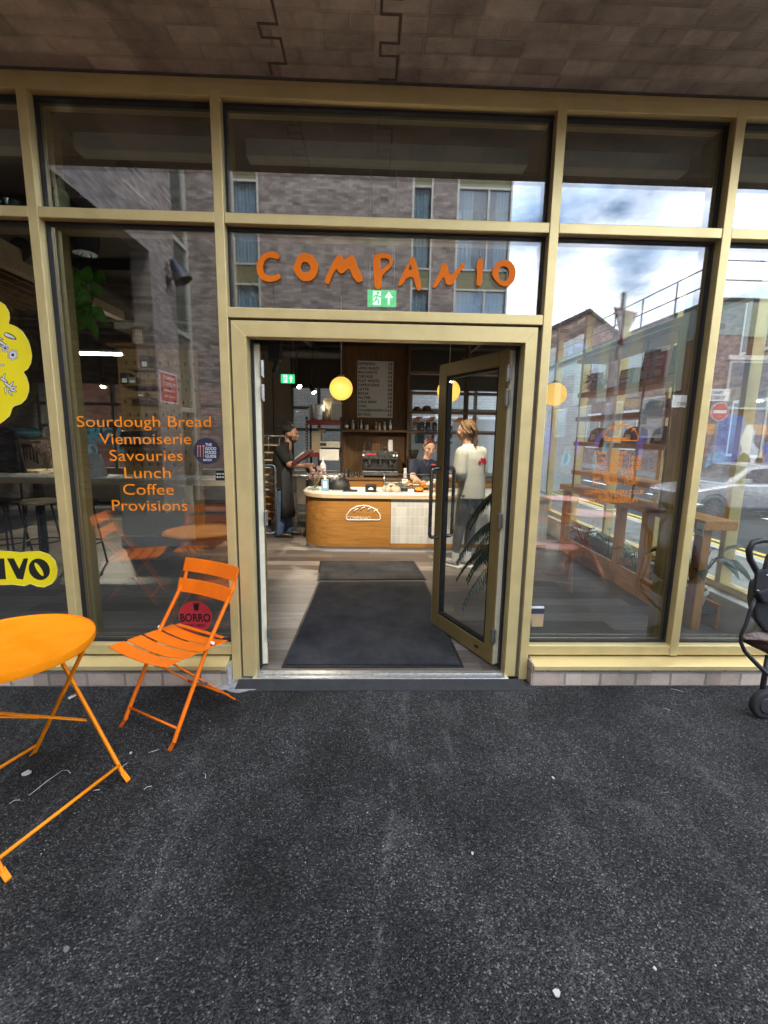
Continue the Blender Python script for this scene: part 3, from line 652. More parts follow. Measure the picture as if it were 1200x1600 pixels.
b = MB(); b.box(gx(.425), gx(.445), Y0+.082, Y0+.1, 6.4, 8.5); obj('window_pane', b, M('house_dark_pane', (.05, .08, .14), .1), wn_)
b = MB(); b.tube([(gx(.478), Y0-2, pk-1), (gx(.478), Y0-2, pk+.9)], .03, 5); b.tube([(gx(.478)-.4, Y0-2, pk+.7), (gx(.478)+.4, Y0-2, pk+.7)], .02, 5); obj('roof_aerial', b, DARKM, hs)
# street name plates
for (u, v), lab, ws, hs_ in (((1122, 617), 'white PEAR STREET name plate nearest the no entry sign', ('PEAR', 'STREET'), .0), ((1071, 627), 'white STREET name plate left of the gold mullion', ('', 'STREET'), .0)):
    p = MP(u, v, YC)
    t_ = thing('street_name_plate', lab, 'street sign', (p.x, YC+.06, p.z))
    b = MB(); b.box(p.x-.42, p.x+.42, YC+.06, YC+.085, p.z-.2, p.z+.2); obj('plate', b, WHITEV, t_)
    ms = [text_mesh(s, (p.x, YC+.086, p.z+dz), (-1, 0, 0), (0, 0, 1), None, .11, .002, .02, 'CENTER') for s, dz in zip(ws, (.03, -.14)) if s]
    obj('plate_text', join_meshes(ms), BLACKP, t_)
# give way and no entry signs
REDS = M('red_sign_vinyl', (.55, .02, .025), .4, 0, .06)
gp = MP(984, 500, -4.2)
t_ = thing('give_way_sign', 'white triangular GIVE WAY sign on a tall grey post', 'road sign', (gp.x, -4.25, 0))
Rz = Matrix.Translation((gp.x, -4.2, gp.z)) @ Matrix.Rotation(RAD(-30), 4, 'Z')
TR = lambda x, y, z: Rz @ Vector((x, y, z))
def tri(r): return [(r*cos(a), r*sin(a)) for a in (RAD(30), RAD(150), RAD(270))]
b = MB(); b.prism([TR(x, 0, z) for x, z in tri(.34)], Rz.to_3x3() @ Vector((0, -.02, 0))); obj('sign_border', b, M('shaded_sign_border', (.22, .05, .045), .6), t_)  # red border darkened in its colour to stand in for shade
b = MB(); b.prism([TR(x, .004, z) for x, z in tri(.27)], Rz.to_3x3() @ Vector((0, -.003, 0))); obj('sign_face', b, M('shaded_sign_face', (.36, .37, .40), .6), t_)  # white vinyl face, greyed in its colour as if shaded
xd = Rz.to_3x3() @ Vector((-1, 0, 0))
ms = [text_mesh(s, TR(0, .005, z), xd, (0, 0, 1), None, .075, .002, .02, 'CENTER') for s, z in (('GIVE', .04), ('WAY', -.06))]
obj('sign_text', join_meshes(ms), BLACKP, t_)
b = MB(); b.tube([TR(0, -.06, -gp.z), TR(0, -.06, .42)], .038, 10); obj('sign_post', b, M('galvanised_post', (.4, .41, .42), .5, .7), t_, smooth=40)
q = MP(1129, 643, -10.8)
t_ = thing('no_entry_sign', 'round red no entry sign on a grey post by the street corner', 'road sign', (q.x, -10.85, ZR))
b = MB(); disk(b, (q.x, -10.8, q.z), .27, (0, 1, 0), .012, 40); obj('sign_border', b, WHITEV, t_)
b = MB(); disk(b, (q.x, -10.787, q.z), .25, (0, 1, 0), .003, 40); obj('sign_face', b, REDS, t_)
b = MB(); b.box(q.x-.19, q.x+.19, -10.7835, -10.780, q.z-.045, q.z+.045); obj('sign_bar', b, WHITEV, t_)
b = MB(); b.tube([(q.x, -10.84, ZR-.1), (q.x, -10.84, q.z+.25)], .038, 10); obj('sign_post', b, M('galvanised_post_b', (.4, .41, .42), .5, .7), t_, smooth=40)
# ---- parked car
def car(x0, y0, z0):
    c_ = thing('parked_car', 'silver white car parked side on by the graffiti wall', 'car', (x0+2.1, y0, z0))
    Bp = M('silver_car_paint', (.62, .63, .65), .25, .35, .04, 4, coat=.6)
    lo = [(0.06, .30), (0.0, .50), (.02, .68), (.25, .78), (.95, .90), (1.25, .95), (3.6, .98), (4.1, .95), (4.28, .80), (4.3, .48), (4.22, .28)]
    def loft(prof, ins):
        b = MB(); ys = [-.86, -.80, -.3, .3, .80, .86]; rows = []
        for i, y in enumerate(ys):
            k = ins if i in (0, 5) else 0
            rows.append([b.b.verts.new((x0+px+(2.15-px)*k*.04, y0+y, z0+pz-(k*.04 if pz > .5 else -k*.04))) for px, pz in prof])
        n = len(prof)
        for A, B in zip(rows, rows[1:]):
            for k in range(n): b.b.faces.new((A[k], A[(k+1) % n], B[(k+1) % n], B[k]))
        b.b.faces.new(rows[0]); b.b.faces.new(rows[-1][::-1]); return b
    body = obj('body', loft(lo, 1), Bp, c_, smooth=50, bevel=.03, seg=3)
    b = MB(); gh = [(1.05, .93), (1.75, 1.40), (2.1, 1.47), (3.1, 1.46), (3.75, 1.25), (4.12, .95)]; rows = []
    for y, k in ((-.78, 0), (-.64, 1), (.64, 1), (.78, 0)):
        rows.append([b.b.verts.new((x0+px, y0+(y if pz < 1 else y*(.62/.78 if abs(y) > .7 else 1)), z0+pz)) for px, pz in gh])
    for A, B in zip(rows, rows[1:]):
        for k in range(len(gh)-1): b.b.faces.new((A[k], A[k+1], B[k+1], B[k]))
    b.b.faces.new(rows[0][::-1]); b.b.faces.new(rows[-1])
    obj('cabin', b, Bp, c_, smooth=50, bevel=.03, seg=3)
    GL = M('car_window_glass', (.02, .022, .025), .06, 0, .1, coat=.5)
    for s in (-1, 1):
        for a in ([(1.36, 1.0), (1.83, 1.33), (2.35, 1.38), (2.4, 1.0)], [(2.48, 1.0), (2.44, 1.385), (3.05, 1.37), (3.15, 1.0)], [(3.23, 1.0), (3.14, 1.36), (3.6, 1.22), (3.78, 1.02)]):
            b = MB(); yy = lambda z: s*(.795-(z-1.0)*.30+.012)
            b.prism([(x0+px, y0+yy(pz), z0+pz) for px, pz in a], (0, -s*.012, 0)); obj('side_window', b, GL, c_)
        b = MB(); b.box(x0+1.45, x0+1.62, y0+s*.86, y0+s*1.0, z0+.98, z0+1.1); obj('wing_mirror', b, Bp, c_, bevel=.02)
        for px in (.78, 3.46):
            b = MB(); b.tube([(x0+px, y0+s*.62, z0+.31), (x0+px, y0+s*.875, z0+.31)], .315, 28); wl = obj('wheel', b, M('tyre_rubber', (.02, .02, .02), .8), c_, bevel=.03, smooth=40)
            b = MB(); disk(b, (x0+px, y0+s*.876, z0+.31), .20, (0, s, 0), .004, 28)
            obj('rim', b, M('alloy_shadow', (.12, .12, .125), .4, .6), wl)
            b = MB()
            for k in range(10): b.bar((x0+px, y0+s*.884, z0+.31), (x0+px+.2*cos(k*pi/5), y0+s*.884, z0+.31+.2*sin(k*pi/5)), .03, .012, (0, s, 0))
            obj('spoke', b, STEEL, wl)
            b = MB(); b.tube([(x0+px+.37*cos(RAD(a)), y0+s*.865, z0+.31+.37*sin(RAD(a))) for a in range(-5, 190, 13)], .02, 6); obj('wheel_arch', b, BLACKP, c_)
        b = MB(); b.box(x0+.05, x0+.42, y0+s*.60, y0+s*.845, z0+.62, z0+.74); obj('headlight', b, M('headlamp_lens', (.6, .62, .65), .1, .2), c_, bevel=.02)
        b = MB(); b.box(x0+2.2, x0+2.36, y0+s*.862, y0+s*.885, z0+.84, z0+.865); b.box(x0+3.0, x0+3.16, y0+s*.862, y0+s*.885, z0+.85, z0+.875); obj('door_handle', b, CHROME, c_)
    b = MB(); b.prism([(x0+1.12, y0-.70, z0+.98), (x0+1.74, y0-.60, z0+1.405), (x0+1.74, y0+.60, z0+1.405), (x0+1.12, y0+.70, z0+.98)], (-.012, 0, .012)); obj('windscreen', b, GL, c_)
    return c_
car(8.35, -9.85, ZR+.006)
# ------------------------------------------------------------------ table and chairs on the pavement
def bistro_chair(loc, rz, label, seatmat=ORANGE, group='folding bistro chairs'):
    t = thing('bistro_chair', label, 'chair', loc, rz, group)
    W = .19
    # back tubes: front foot -> back top; seat legs: rear foot -> front of the seat
    for s in (-1, 1):
        b = MB(); b.tube([(s*W, -.215, .028), (s*W, -.205, .05), (s*W, .02, .44), (s*W, .205, .69), (s*W, .25, .80)], .0105, 10)
        b.prism([(s*W-.012, -.213, .034), (s*W+.012, -.213, .034), (s*W+.013, -.245, .002), (s*W-.013, -.245, .002)], (0, .006, .006))
        obj('leg', b, seatmat, t, smooth=40, local=True)
        b = MB(); w2 = W-.022
        b.bar((s*w2, .205, .03), (s*w2, -.19, .435), .022, .008, (0, .7, .7))
        b.prism([(s*w2-.012, .20, .032), (s*w2+.012, .20, .032), (s*w2+.013, .236, .002), (s*w2-.013, .236, .002)], (0, -.006, .006))
        obj('leg', b, seatmat, t, local=True, bevel=.002)
        b = MB(); b.tube([(s*(W-.014), -.012, .242), (s*(W+.014), -.012, .242)], .008, 8); obj('rivet', b, STEEL, t, local=True)
    b = MB(); b.tube([(-W, -.188, .085), (W, -.188, .085)], .006, 8); obj('stretcher', b, seatmat, t, smooth=True, local=True)
    b = MB(); b.tube([(-W+.02, .165, .075), (W-.02, .165, .075)], .006, 8); obj('stretcher', b, seatmat, t, smooth=True, local=True)
    b = MB(); b.bar((-W+.011, .13, .438), (W-.011, .13, .438), .02, .006); obj('seat_crossbar', b, seatmat, t, local=True)
    for k in range(4):
        yc = -.212+k*.1; b = MB(); n = 14; rows = []
        for i in range(n+1):
            x = -.218+.436*i/n; z = .452-.020*(1-(x/.218)**2)-.006*k
            rows.append([b.b.verts.new((x, yc+dy, z+dz)) for dy, dz in ((-.042, -.0025), (.042, -.0065), (.042, -.0015), (-.042, .0025))])
        for A, B in zip(rows, rows[1:]):
            for q in range(4): b.b.faces.new((A[q], A[(q+1) % 4], B[(q+1) % 4], B[q]))
        b.b.faces.new(rows[0]); b.b.faces.new(rows[-1][::-1])
        obj('seat_slat', b, seatmat, t, smooth=45, local=True, bevel=.0015)
    for z, y in ((.665, .187), (.775, .236)):
        b = MB(); n = 12; rows = []
        for i in range(n+1):
            x = -.208+.416*i/n; yy = y-.012+.022*(1-(x/.208)**2)-.012
            rows.append([b.b.verts.new((x, yy+dy, z+dz)) for dy, dz in ((-.0035, -.038), (.0035, -.040), (.028, .036), (.021, .038))])
        for A, B in zip(rows, rows[1:]):
            for q in range(4): b.b.faces.new((A[q], A[(q+1) % 4], B[(q+1) % 4], B[q]))
        b.b.faces.new(rows[0]); b.b.faces.new(rows[-1][::-1])
        obj('back_slat', b, seatmat, t, smooth=45, local=True, bevel=.0015)
    for s in (-1, 1):
        b = MB(); b.tube([(s*(W+.006), .035, .452), (s*(W+.024), .035, .452)], .009, 8); obj('white_stop', b, WHITEV, t, smooth=40, local=True)
    return t
cA = (G(268, 1172)+G(190, 1135))/2; cR = G(358, 1103)
wx = (G(268, 1172)-G(190, 1135)); ang = math.atan2(wx.y, wx.x)
bk = Vector((-sin(ang), cos(ang), 0))
cc = cA + bk*.235
bistro_chair((cc.x, cc.y, 0), ang, 'orange slatted folding chair under the menu lettering beside the doorway')
tA, tB, tC = G(190, 1218), G(10, 1375), G(62, 1176); tD = tB+tC-tA; tc_ = (tB+tC)/2
def bistro_table(loc, rz, label, mt, hx, hy, r=.3, group='round folding bistro tables'):
    t = thing('bistro_table', label, 'table', loc, rz, group); zt = .71
    b = MB(); b.lathe([(0, .0), (r-.012, 0), (r-.002, .003), (r, .010), (r, -.012), (r-.003, -.022), (r-.008, -.022), (r-.008, -.006), (0, -.006)], (0, 0, zt), 64)
    obj('tabletop', b, mt, t, smooth=35, local=True)
    # pair one: feet on +x side, tops on -x side ; pair two crosses it
    for sgn, yy in ((1, hy), (-1, hy-.03)):
        for s in (-1, 1):
            b = MB(); b.tube([(sgn*hx, s*yy, .03), (sgn*(hx-.03), s*yy, .075), (-sgn*(hx-.10), s*yy, zt-.045), (-sgn*(hx-.11), s*yy*.98, zt-.026)], .0088, 10)
            b.prism([(sgn*(hx-.004), s*yy-.011, .034), (sgn*(hx-.004), s*yy+.011, .034), (sgn*(hx+.026), s*yy+.011, .003), (sgn*(hx+.026), s*yy-.011, .003)], (0, 0, .006))
            obj('leg', b, mt, t, smooth=40, local=True)
        b = MB(); b.tube([(sgn*(hx-.02), -yy, .07), (sgn*(hx-.02), yy, .07)], .007, 8); obj('stretcher', b, mt, t, smooth=True, local=True)
        b = MB(); b.bar((-sgn*(hx-.10), -yy, zt-.03), (-sgn*(hx-.10), yy, zt-.03), .026, .012); obj('top_rail', b, mt, t, local=True, bevel=.002)
        b = MB(); b.bar((-sgn*(hx-.02)*.55, -yy, .42+.15), (sgn*(hx-.02)*.25, yy, .25), .018, .006); obj('brace', b, mt, t, local=True)
    for s in (-1, 1):
        b = MB(); b.tube([(0.02, s*(hy+.012), .37), (.02, s*(hy-.045), .37)], .008, 8); obj('rivet', b, STEEL, t, local=True)
    return t
ax = ((tA+tB)/2-tc_); ta = math.atan2(ax.y, ax.x); hx_ = ax.length; hy_ = (tA-tB).length/2
bistro_table((tc_.x, tc_.y, 0), ta, 'orange round folding table at the left edge of the pavement', ORANGE_T, hx_, hy_)
bistro_chair((-2.15, -1.28, 0), RAD(78), 'orange folding chair out beyond the left edge of the round table')
bistro_chair((-1.62, -1.62, 0), RAD(172), 'orange folding chair drawn up on the near side of the round table')
SALM = M('salmon_pink_paint', (.66, .27, .21), .4, 0, .06, 5)
bistro_table((2.45, -2.2, 0), .4, 'salmon round folding table reflected low in the right window', SALM, .22, .22)
bistro_table((2.75, -3.4, 0), 1.1, 'small salmon folding table farther back toward the road', SALM, .22, .22)
bistro_chair((1.95, -1.85, 0), RAD(200), 'salmon slatted folding chair beside the salmon round table', SALM)
# ------------------------------------------------------------------ pushchair at the right edge
st = thing('pushchair', 'black folded pushchair with a brown basket at the right edge', 'pushchair', (2.05, -.42, 0))
BF = M('black_pushchair_fabric', (.012, .012, .014), .75, 0, .3, 30, .2); BRN = M('brown_nylon_basket', (.085, .045, .028), .42, 0, .3, 12, .5, bscale=9)
Ys = -.42
def Q(u, v, dy=0): return P(u, v, Ys+dy)
b = MB(); b.tube([Q(1215, 843), Q(1190, 844), Q(1176, 848), Q(1170, 860), Q(1172, 874), Q(1182, 892), Q(1196, 915)], .016, 12); obj('handle', b, BLACKP, st, smooth=True)
b = MB(); b.tube([Q(1215, 858), Q(1202, 870), Q(1194, 900), Q(1186, 925)], .017, 10); obj('frame', b, DARKM, st, smooth=True)
b = MB(); b.tube([Q(1180, 935), Q(1172, 955), Q(1166, 975), Q(1158, 992), Q(1157, 1003), Q(1164, 1018), Q(1177, 1032), Q(1195, 1050), Q(1215, 1062)], [.010, .010, .010, .009, .009, .011, .012, .012, .012], 10); obj('frame', b, DARKM, st, smooth=True)
b = MB(); pts = [(1180, 915), (1240, 905), (1260, 960), (1245, 988), (1192, 988), (1180, 970), (1176, 945)]
b.prism([Q(u, v, .0) for u, v in pts], (.06, .12, 0)); obj('seat_fabric', b, BF, st, bevel=.025, seg=3)
b = MB(); pts = [(1184, 926), (1205, 918), (1226, 922), (1228, 940), (1192, 944)]
b.prism([Q(u, v, -.03) for u, v in pts], (0, .05, 0)); obj('hood', b, BF, st, bevel=.015, seg=3)
b = MB(); b.prism([Q(u, v, -.02) for u, v in ((1183, 893), (1200, 889), (1203, 921), (1180, 924))], (.01, .03, 0)); obj('strap', b, BF, st, bevel=.006)
b = MB(); b.ball(Q(1198, 899, -.05), .007, n=6); obj('stud', b, CHROME, st, smooth=True)
b = MB(); b.ball(Q(1184, 923, -.05), .007, n=6); obj('stud', b, CHROME, st, smooth=True)
b = MB(); n = 10; rows = []
for i in range(n+1):
    s = i/n; rows.append([])
    for j in range(9):
        q = j/8; u = 1160+70*s; v = (990-8*math.sin(s*3)) + (44*q)*(.25+.75*min(1, s*1.6)) + 2.5*sin(q*13+s*5)
        rows[-1].append(b.b.verts.new(Q(u, v, .05+.10*sin(q*pi)*-.6 + .012*sin(q*16+s*7))))
for A, B in zip(rows, rows[1:]):
    for j in range(8): b.b.faces.new((A[j], A[j+1], B[j+1], B[j]))
o = obj('basket', b, BRN, st, smooth=True); so_ = o.modifiers.new('s', 'SOLIDIFY'); so_.thickness = .012
for (u, v, dy) in ((1196, 1094, 0), (1216, 1075, .35)):
    c0 = Q(u, v, dy); c0.z = .085
    b = MB(); b.tube([(c0.x, c0.y-.022, .085), (c0.x, c0.y+.022, .085)], .083, 28); wl = obj('wheel', b, M('pushchair_tyre', (.018, .018, .018), .8), st, bevel=.012, smooth=40, seg=3)
    b = MB(); b.tube([(c0.x, c0.y-.028, .085), (c0.x, c0.y+.028, .085)], .048, 20); obj('hub', b, M('grey_wheel_hub', (.035, .035, .035), .5), wl, bevel=.006)
    b = MB(); b.tube([(c0.x, c0.y+.03, .09), (c0.x+.02, c0.y+.05, .35)], .014, 8); obj('wheel_fork', b, DARKM, st, smooth=True)
# ------------------------------------------------------------------ litter and marks on the asphalt
lg = random.Random(5)
LIT = M('dry_pale_litter', (.44, .43, .39), .8, 0, .2, 40)
def straw(u, v, du, dv, label, wd=.003):
    a, c = G(u, v, .004), G(u+du, v+dv, .006); mid = (a+c)/2 + Vector((lg.uniform(-.006, .006), lg.uniform(-.006, .006), .004))
    b = MB(); b.tube([a, mid, c], wd, 5); o = obj('straw', b, LIT, smooth=True); tag(o, label, 'litter', 'dry stalks dropped on the asphalt')
for u, v, du, dv, lab in ((45, 1243, 52, -39, 'long pale stalk under the round table'), (97, 1204, 13, 4, 'short bent stalk end beyond the long stalk'), (185, 1204, 14, -12, 'pale stalk by the front table foot'),
        (225, 1234, 12, -6, 'short stalk between table foot and chair foot'), (318, 1208, 3, 8, 'tiny upright stalk right of the chair foot'), (232, 1176, 16, -5, 'pale stalk just behind the chair foot'), (1048, 1076, 20, 5, 'thin stalk below the right window plinth'), (1035, 1107, 12, 3, 'faint stalk in front of the right plinth'),
        (146, 1236, 10, -2, 'faint stalk under the table stretcher'), (14, 1256, 17, -6, 'flat pale stalk near the left edge')):
    straw(u, v, du, dv, lab, .0016)
def scrap(u, v, r, lab, mt):
    c = G(u, v, .002); b = MB(); n = 9
    b.prism([c+Vector((.75*r*(.6+.5*lg.random())*cos(2*pi*k/n), r*.8*(.6+.5*lg.random())*sin(2*pi*k/n), 0)) for k in range(n)], (0, 0, .004)); tag(obj('scrap', b, mt), lab, 'litter', 'pale scraps dropped on the asphalt')
for u, v, r, lab in ((42, 1208, .026, 'crumpled pale scrap under the table'), (869, 1552, .017, 'pale oval leaf near the bottom edge'), (204, 1177, .010, 'small white crumb behind the front table foot'), (738, 1334, .008, 'small white chip in mid asphalt'),
        (1023, 1514, .008, 'white chip low on the right'), (864, 1216, .009, 'round white spot right of centre'), (104, 1484, .013, 'dull grey gum spot low on the left'), (803, 1063, .008, 'white crumb at the right door jamb')):
    scrap(u, v, r, lab, M('trodden_gum', (.13, .13, .125), .9) if 'gum' in lab else LIT)
b = MB()
for i in range(320):
    x, y = lg.uniform(-2.6, 2.6), lg.uniform(-2.2, -.12); r = lg.choice((.0009, .0012, .0015, .002)); a = lg.uniform(0, 6.3)
    b.prism([(x+r*cos(a+k)*(1+.6*(k % 2)), y+r*sin(a+k)*(1+.6*(k % 2)), .0015) for k in (0, 1.6, 3.1, 4.6)], (0, 0, .0018))
tag(obj('grit', b, M('pale_grit', (.32, .315, .30), .8, 0, .3, 60)), 'fine pale grit scattered over the black asphalt', 'grit', None, 'stuff')
# ------------------------------------------------------------------ shop sign: hand cut orange letters on the glass
sgn = thing('shop_sign', 'hand cut orange letters spelling COMPANIO above the doorway', 'sign', tuple(P(600, 440, .045)))
ZP = lambda x, y, ox=340, oy=220: P(ox+x/4.2857, oy+y/4.2857, .0465)
def chaikin(pts):
    out = []
    for p, q in zip(pts, pts[1:]+pts[:1]): out += [(p[0]*.8+q[0]*.2, p[1]*.8+q[1]*.2), (p[0]*.2+q[0]*.8, p[1]*.2+q[1]*.8)]
    return out
def poly_letter(pts, holes=None, off=(340, 220)):
    b = MB(); pts = chaikin(pts); holes = chaikin(holes) if holes else None
    if holes is None: b.prism([ZP(x, y, *off) for x, y in pts], (0, -.006, 0))
    else: b.ring([ZP(x, y, *off) for x, y in pts], [ZP(x, y, *off) for x, y in holes], (0, -.006, 0))
    obj('letter', b, LETTER, sgn, bevel=.0015)
poly_letter([(418, 765), (380, 742), (340, 745), (300, 765), (272, 800), (260, 850), (272, 905), (305, 938), (350, 948), (395, 940), (425, 915), (415, 890), (380, 905), (340, 908), (310, 880), (304, 845), (315, 805), (345, 782), (385, 790), (408, 798)])
def blob(cx, cy, pts_o, pts_i, off): poly_letter(pts_o, pts_i, off)
poly_letter([(590, 752), (635, 768), (668, 810), (678, 850), (662, 905), (625, 940), (575, 945), (535, 915), (502, 855), (520, 820), (535, 778), (560, 755)],
            [(585, 812), (602, 818), (618, 835), (624, 852), (618, 870), (600, 882), (585, 885), (570, 878), (556, 855), (560, 840), (566, 822), (574, 815)])
poly_letter([(708, 945), (790, 780), (825, 755), (845, 805), (905, 752), (935, 835), (980, 935), (940, 956), (905, 915), (880, 850), (835, 895), (810, 885), (795, 855), (760, 920), (745, 968)])
P_o = [(1045, 762), (1110, 755), (1160, 765), (1172, 800), (1165, 845), (1110, 895), (1100, 915), (1100, 985), (1075, 998), (1050, 985), (1045, 900), (1043, 830)]
P_i = [(1092, 790), (1110, 788), (1132, 790), (1148, 800), (1146, 822), (1125, 845), (1108, 858), (1094, 868), (1092, 862), (1091, 850), (1091, 830), (1091, 805)]
poly_letter(P_o, P_i)
A_o = [(185, 778), (205, 782), (225, 850), (240, 920), (250, 995), (225, 1008), (208, 960), (195, 912), (150, 918), (120, 968), (88, 975), (140, 858)]
A_i = [(176, 830), (178, 832), (182, 845), (184, 852), (187, 858), (187, 864), (184, 866), (180, 867), (172, 867), (166, 866), (164, 862), (170, 845)]
poly_letter(A_o, A_i, (600, 220))
poly_letter([(318, 985), (375, 870), (390, 820), (420, 822), (440, 910), (500, 850), (515, 818), (550, 828), (500, 890), (460, 968), (415, 968), (400, 905), (345, 988)], None, (600, 220))
poly_letter([(630, 795), (648, 785), (662, 800), (660, 880), (655, 965), (635, 978), (615, 965), (622, 880), (614, 850)], None, (600, 220))
poly_letter([(800, 798), (845, 805), (875, 845), (882, 890), (868, 945), (830, 978), (785, 975), (745, 940), (722, 905), (722, 870), (738, 838), (765, 808)],
            [(795, 842), (815, 845), (830, 858), (836, 880), (832, 910), (822, 932), (808, 942), (790, 940), (775, 930), (765, 905), (766, 880), (775, 852)], (600, 220))
# ------------------------------------------------------------------ lettering and stickers on the panes
YG = .0515
def vinyl(name, label, cat, items, mt, bold=.012, group=None, parent=None):
    """items: (string, u_left, u_right, v_base, cap_px)"""
    t = parent or thing(name, label, cat, tuple(P((items[0][1]+items[0][2])/2, items[0][3], YG)), 0, group)
    for s, ul, ur, vb, cap in items:
        a, c = P(ul, vb, YG), P(ur, vb, YG); h = P(ul, vb-cap, YG).z-a.z
        me = text_mesh(s, (a.x, YG, a.z), (c.x-a.x, 0, c.z-a.z), (0, 0, 1), (c-a).length, h, .0012, bold)
        mobj('line_of_text' if len(items) > 1 else 'text', me, mt, t)
    return t
vinyl('menu_lettering', 'orange window lettering listing bread, pastries, lunch and coffee', 'lettering',
      [('Sourdough Bread', 121, 330, 667, 17), ('Viennoiserie', 156, 299, 694, 17), ('Savouries', 172, 286, 720, 17), ('Lunch', 195, 267, 747, 17), ('Coffee', 193, 272, 773, 17), ('Provisions', 176, 293, 798, 17)], TXTOR, -.003)
hrs = vinyl('opening_hours', 'orange loaf emblem and opening hours on the right window', 'lettering',
      [('Mon: Closed', 929, 978, 710, 7), ('Tues: 08:00 - 14:00', 928, 1002, 718.5, 7), ('Wed: 08:00 - 14:00', 928, 1001, 726.5, 7), ('Thur: 08:00 - 14:00', 927, 1000, 734.5, 7), ('Fri: 08:00 - 14:00', 926, 991, 742, 7), ('Sat: 08:00 - 15:00', 926, 994, 750, 7), ('Sun: 08:00 - 15:00', 925, 995, 757, 7),
       ('COMPANIOBAKERY.CO.UK', 913, 1006, 772, 6.5), ('01763 913207', 935, 985, 779, 6), ('@COMPANIOBAKERY', 920, 996, 785.5, 6.5)], TXTOR, -.006)
def loaf(fn, r, parent, mt, text=True):
    """fn(a, b): loaf drawn in a -1..1 by 0..1 box"""
    out = [(-.92, .02), (-1, .12), (-.95, .38), (-.72, .72), (-.35, .95), (0, 1.0), (.38, .95), (.75, .72), (.97, .38), (1, .12), (.92, .02)]
    b = MB(); b.tube([fn(x, y) for x, y in out], r, 6, closed=True); obj('loaf_outline', b, mt, parent, smooth=True)
    for x in (-.52, -.12, .28, .62):
        b = MB(); y1 = 1-.45*x*x; b.tube([fn(x-.02, y1-.30), fn(x+.06, y1-.16), fn(x+.22, y1-.09)], r, 6); obj('loaf_slash', b, mt, parent, smooth=True)
loaf(lambda a, b_: P(970+27*a, 689-26*b_, YG-.001), .0028, hrs, TXTOR)
mobj('emblem_text', text_mesh('COMPANIO', tuple(P(945, 687, YG)), (1, 0, 0), (0, 0, 1), P(982, 687, YG).x-P(945, 687, YG).x, .016, .0012, .02), TXTOR, hrs)
def pdisk(t, name, u, v, rpx, mt, dy=0, thick=.0012, n=40):
    c = P(u, v, YG-dy); r = (P(u+rpx, v, YG).x-P(u, v, YG).x); b = MB(); disk(b, c, r, (0, -1, 0), thick, n); return obj(name, b, mt, t)
t = thing('guide_sticker', 'round navy food guide sticker on the glass left of the doorway', 'sticker', tuple(P(323, 705, YG)))
pdisk(t, 'sticker_face', 323, 705, 20.5, M('navy_vinyl', (.018, .024, .055), .6))
STX = M('sticker_print_white', (.72, .72, .74), .6)
for s, ul, ur, vb, cap in (('THE', 321, 331, 697, 4.5), ('GOOD', 321, 338, 703, 4.5), ('FOOD', 321, 338, 709, 4.5), ('GUIDE', 321, 338, 715, 4.5), ('2025', 317, 331, 720, 3)):
    a, c = P(ul, vb, YG-.0014), P(ur, vb, YG-.0014); mobj('sticker_text', text_mesh(s, tuple(a), (1, 0, 0), (0, 0, 1), c.x-a.x, P(ul, vb-cap, YG).z-P(ul, vb, YG).z, .0006, .02), STX, t)
CUT = M('sticker_print_orange', (.75, .25, .12), .6)
for u in (309, 313, 318):
    b = MB(); a, c = P(u, 714, YG-.0018), P(u, 697, YG-.0018); b.bar(a, c, .0035, .001, (0, 1, 0)); disk(b, c, .006 if u == 318 else .0045, (0, -1, 0), .0006, 12); obj('cutlery_print', b, CUT, t)
t = thing('cup_scheme_sticker', 'round red BORRO cup sticker low behind the orange chair', 'sticker', tuple(P(305, 964, YG)))
pdisk(t, 'sticker_face', 305.5, 963.5, 26, M('red_vinyl', (.52, .03, .04), .5, 0, .06))
for s, ul, ur, vb, cap in (('BORRO', 282, 329, 971, 12), ('CUPS HERE', 289, 321, 980, 5)):
    a, c = P(ul, vb, YG-.0014), P(ur, vb, YG-.0014); mobj('sticker_text', text_mesh(s, tuple(a), (1, 0, 0), (0, 0, 1), c.x-a.x, P(ul, vb-cap, YG).z-P(ul, vb, YG).z, .0006, .03 if cap > 8 else .005), BLACKP, t)
b = MB(); b.prism([P(u, v, YG-.0014) for u, v in ((302, 944), (311, 944), (310, 954), (303.5, 954))], (0, -.0006, 0)); b.bar(P(300.5, 943, YG-.0015), P(312.5, 943, YG-.0015), .004, .0008, (0, 1, 0)); b.bar(P(306, 942, YG-.0016), P(304, 938, YG-.0016), .002, .0008, (0, 1, 0)); obj('cup_print', b, BLACKP, t)
t = thing('payment_sticker', 'small black card symbols sticker beside the door mullion', 'sticker', tuple(P(344, 743, YG)))
b = MB(); b.prism([P(u, v, YG) for u, v in ((337, 736), (352, 736), (352, 750.5), (337, 750.5))], (0, -.0012, 0)); obj('sticker_face', b, BLACKP, t)
for k in range(6):
    u, v = 340+(k % 3)*4.3, 740.5+(k//3)*5
    b = MB(); b.prism([P(u+du, v+dv, YG-.0014) for du, dv in ((-1.4, -1.2), (1.4, -1.2), (1.4, 1.2), (-1.4, 1.2))], (0, -.0006, 0)); obj('card_symbol', b, STX, t)
t = thing('takeaway_cup_sticker', 'small takeaway cup shaped sticker low on the right window', 'sticker', tuple(P(838, 962, YG)))
b = MB(); b.prism([P(u, v, YG) for u, v in ((828, 948), (851, 948), (848, 979), (831, 979))], (0, -.0012, 0)); obj('sticker_face', b, M('cup_tan_print', (.42, .30, .17), .6), t, bevel=.0004)
b = MB(); b.prism([P(u, v, YG-.0014) for u, v in ((828, 951), (851, 951), (850, 959), (829, 959))], (0, -.0006, 0)); obj('cup_band', b, M('cup_navy_print', (.03, .04, .07), .6), t)
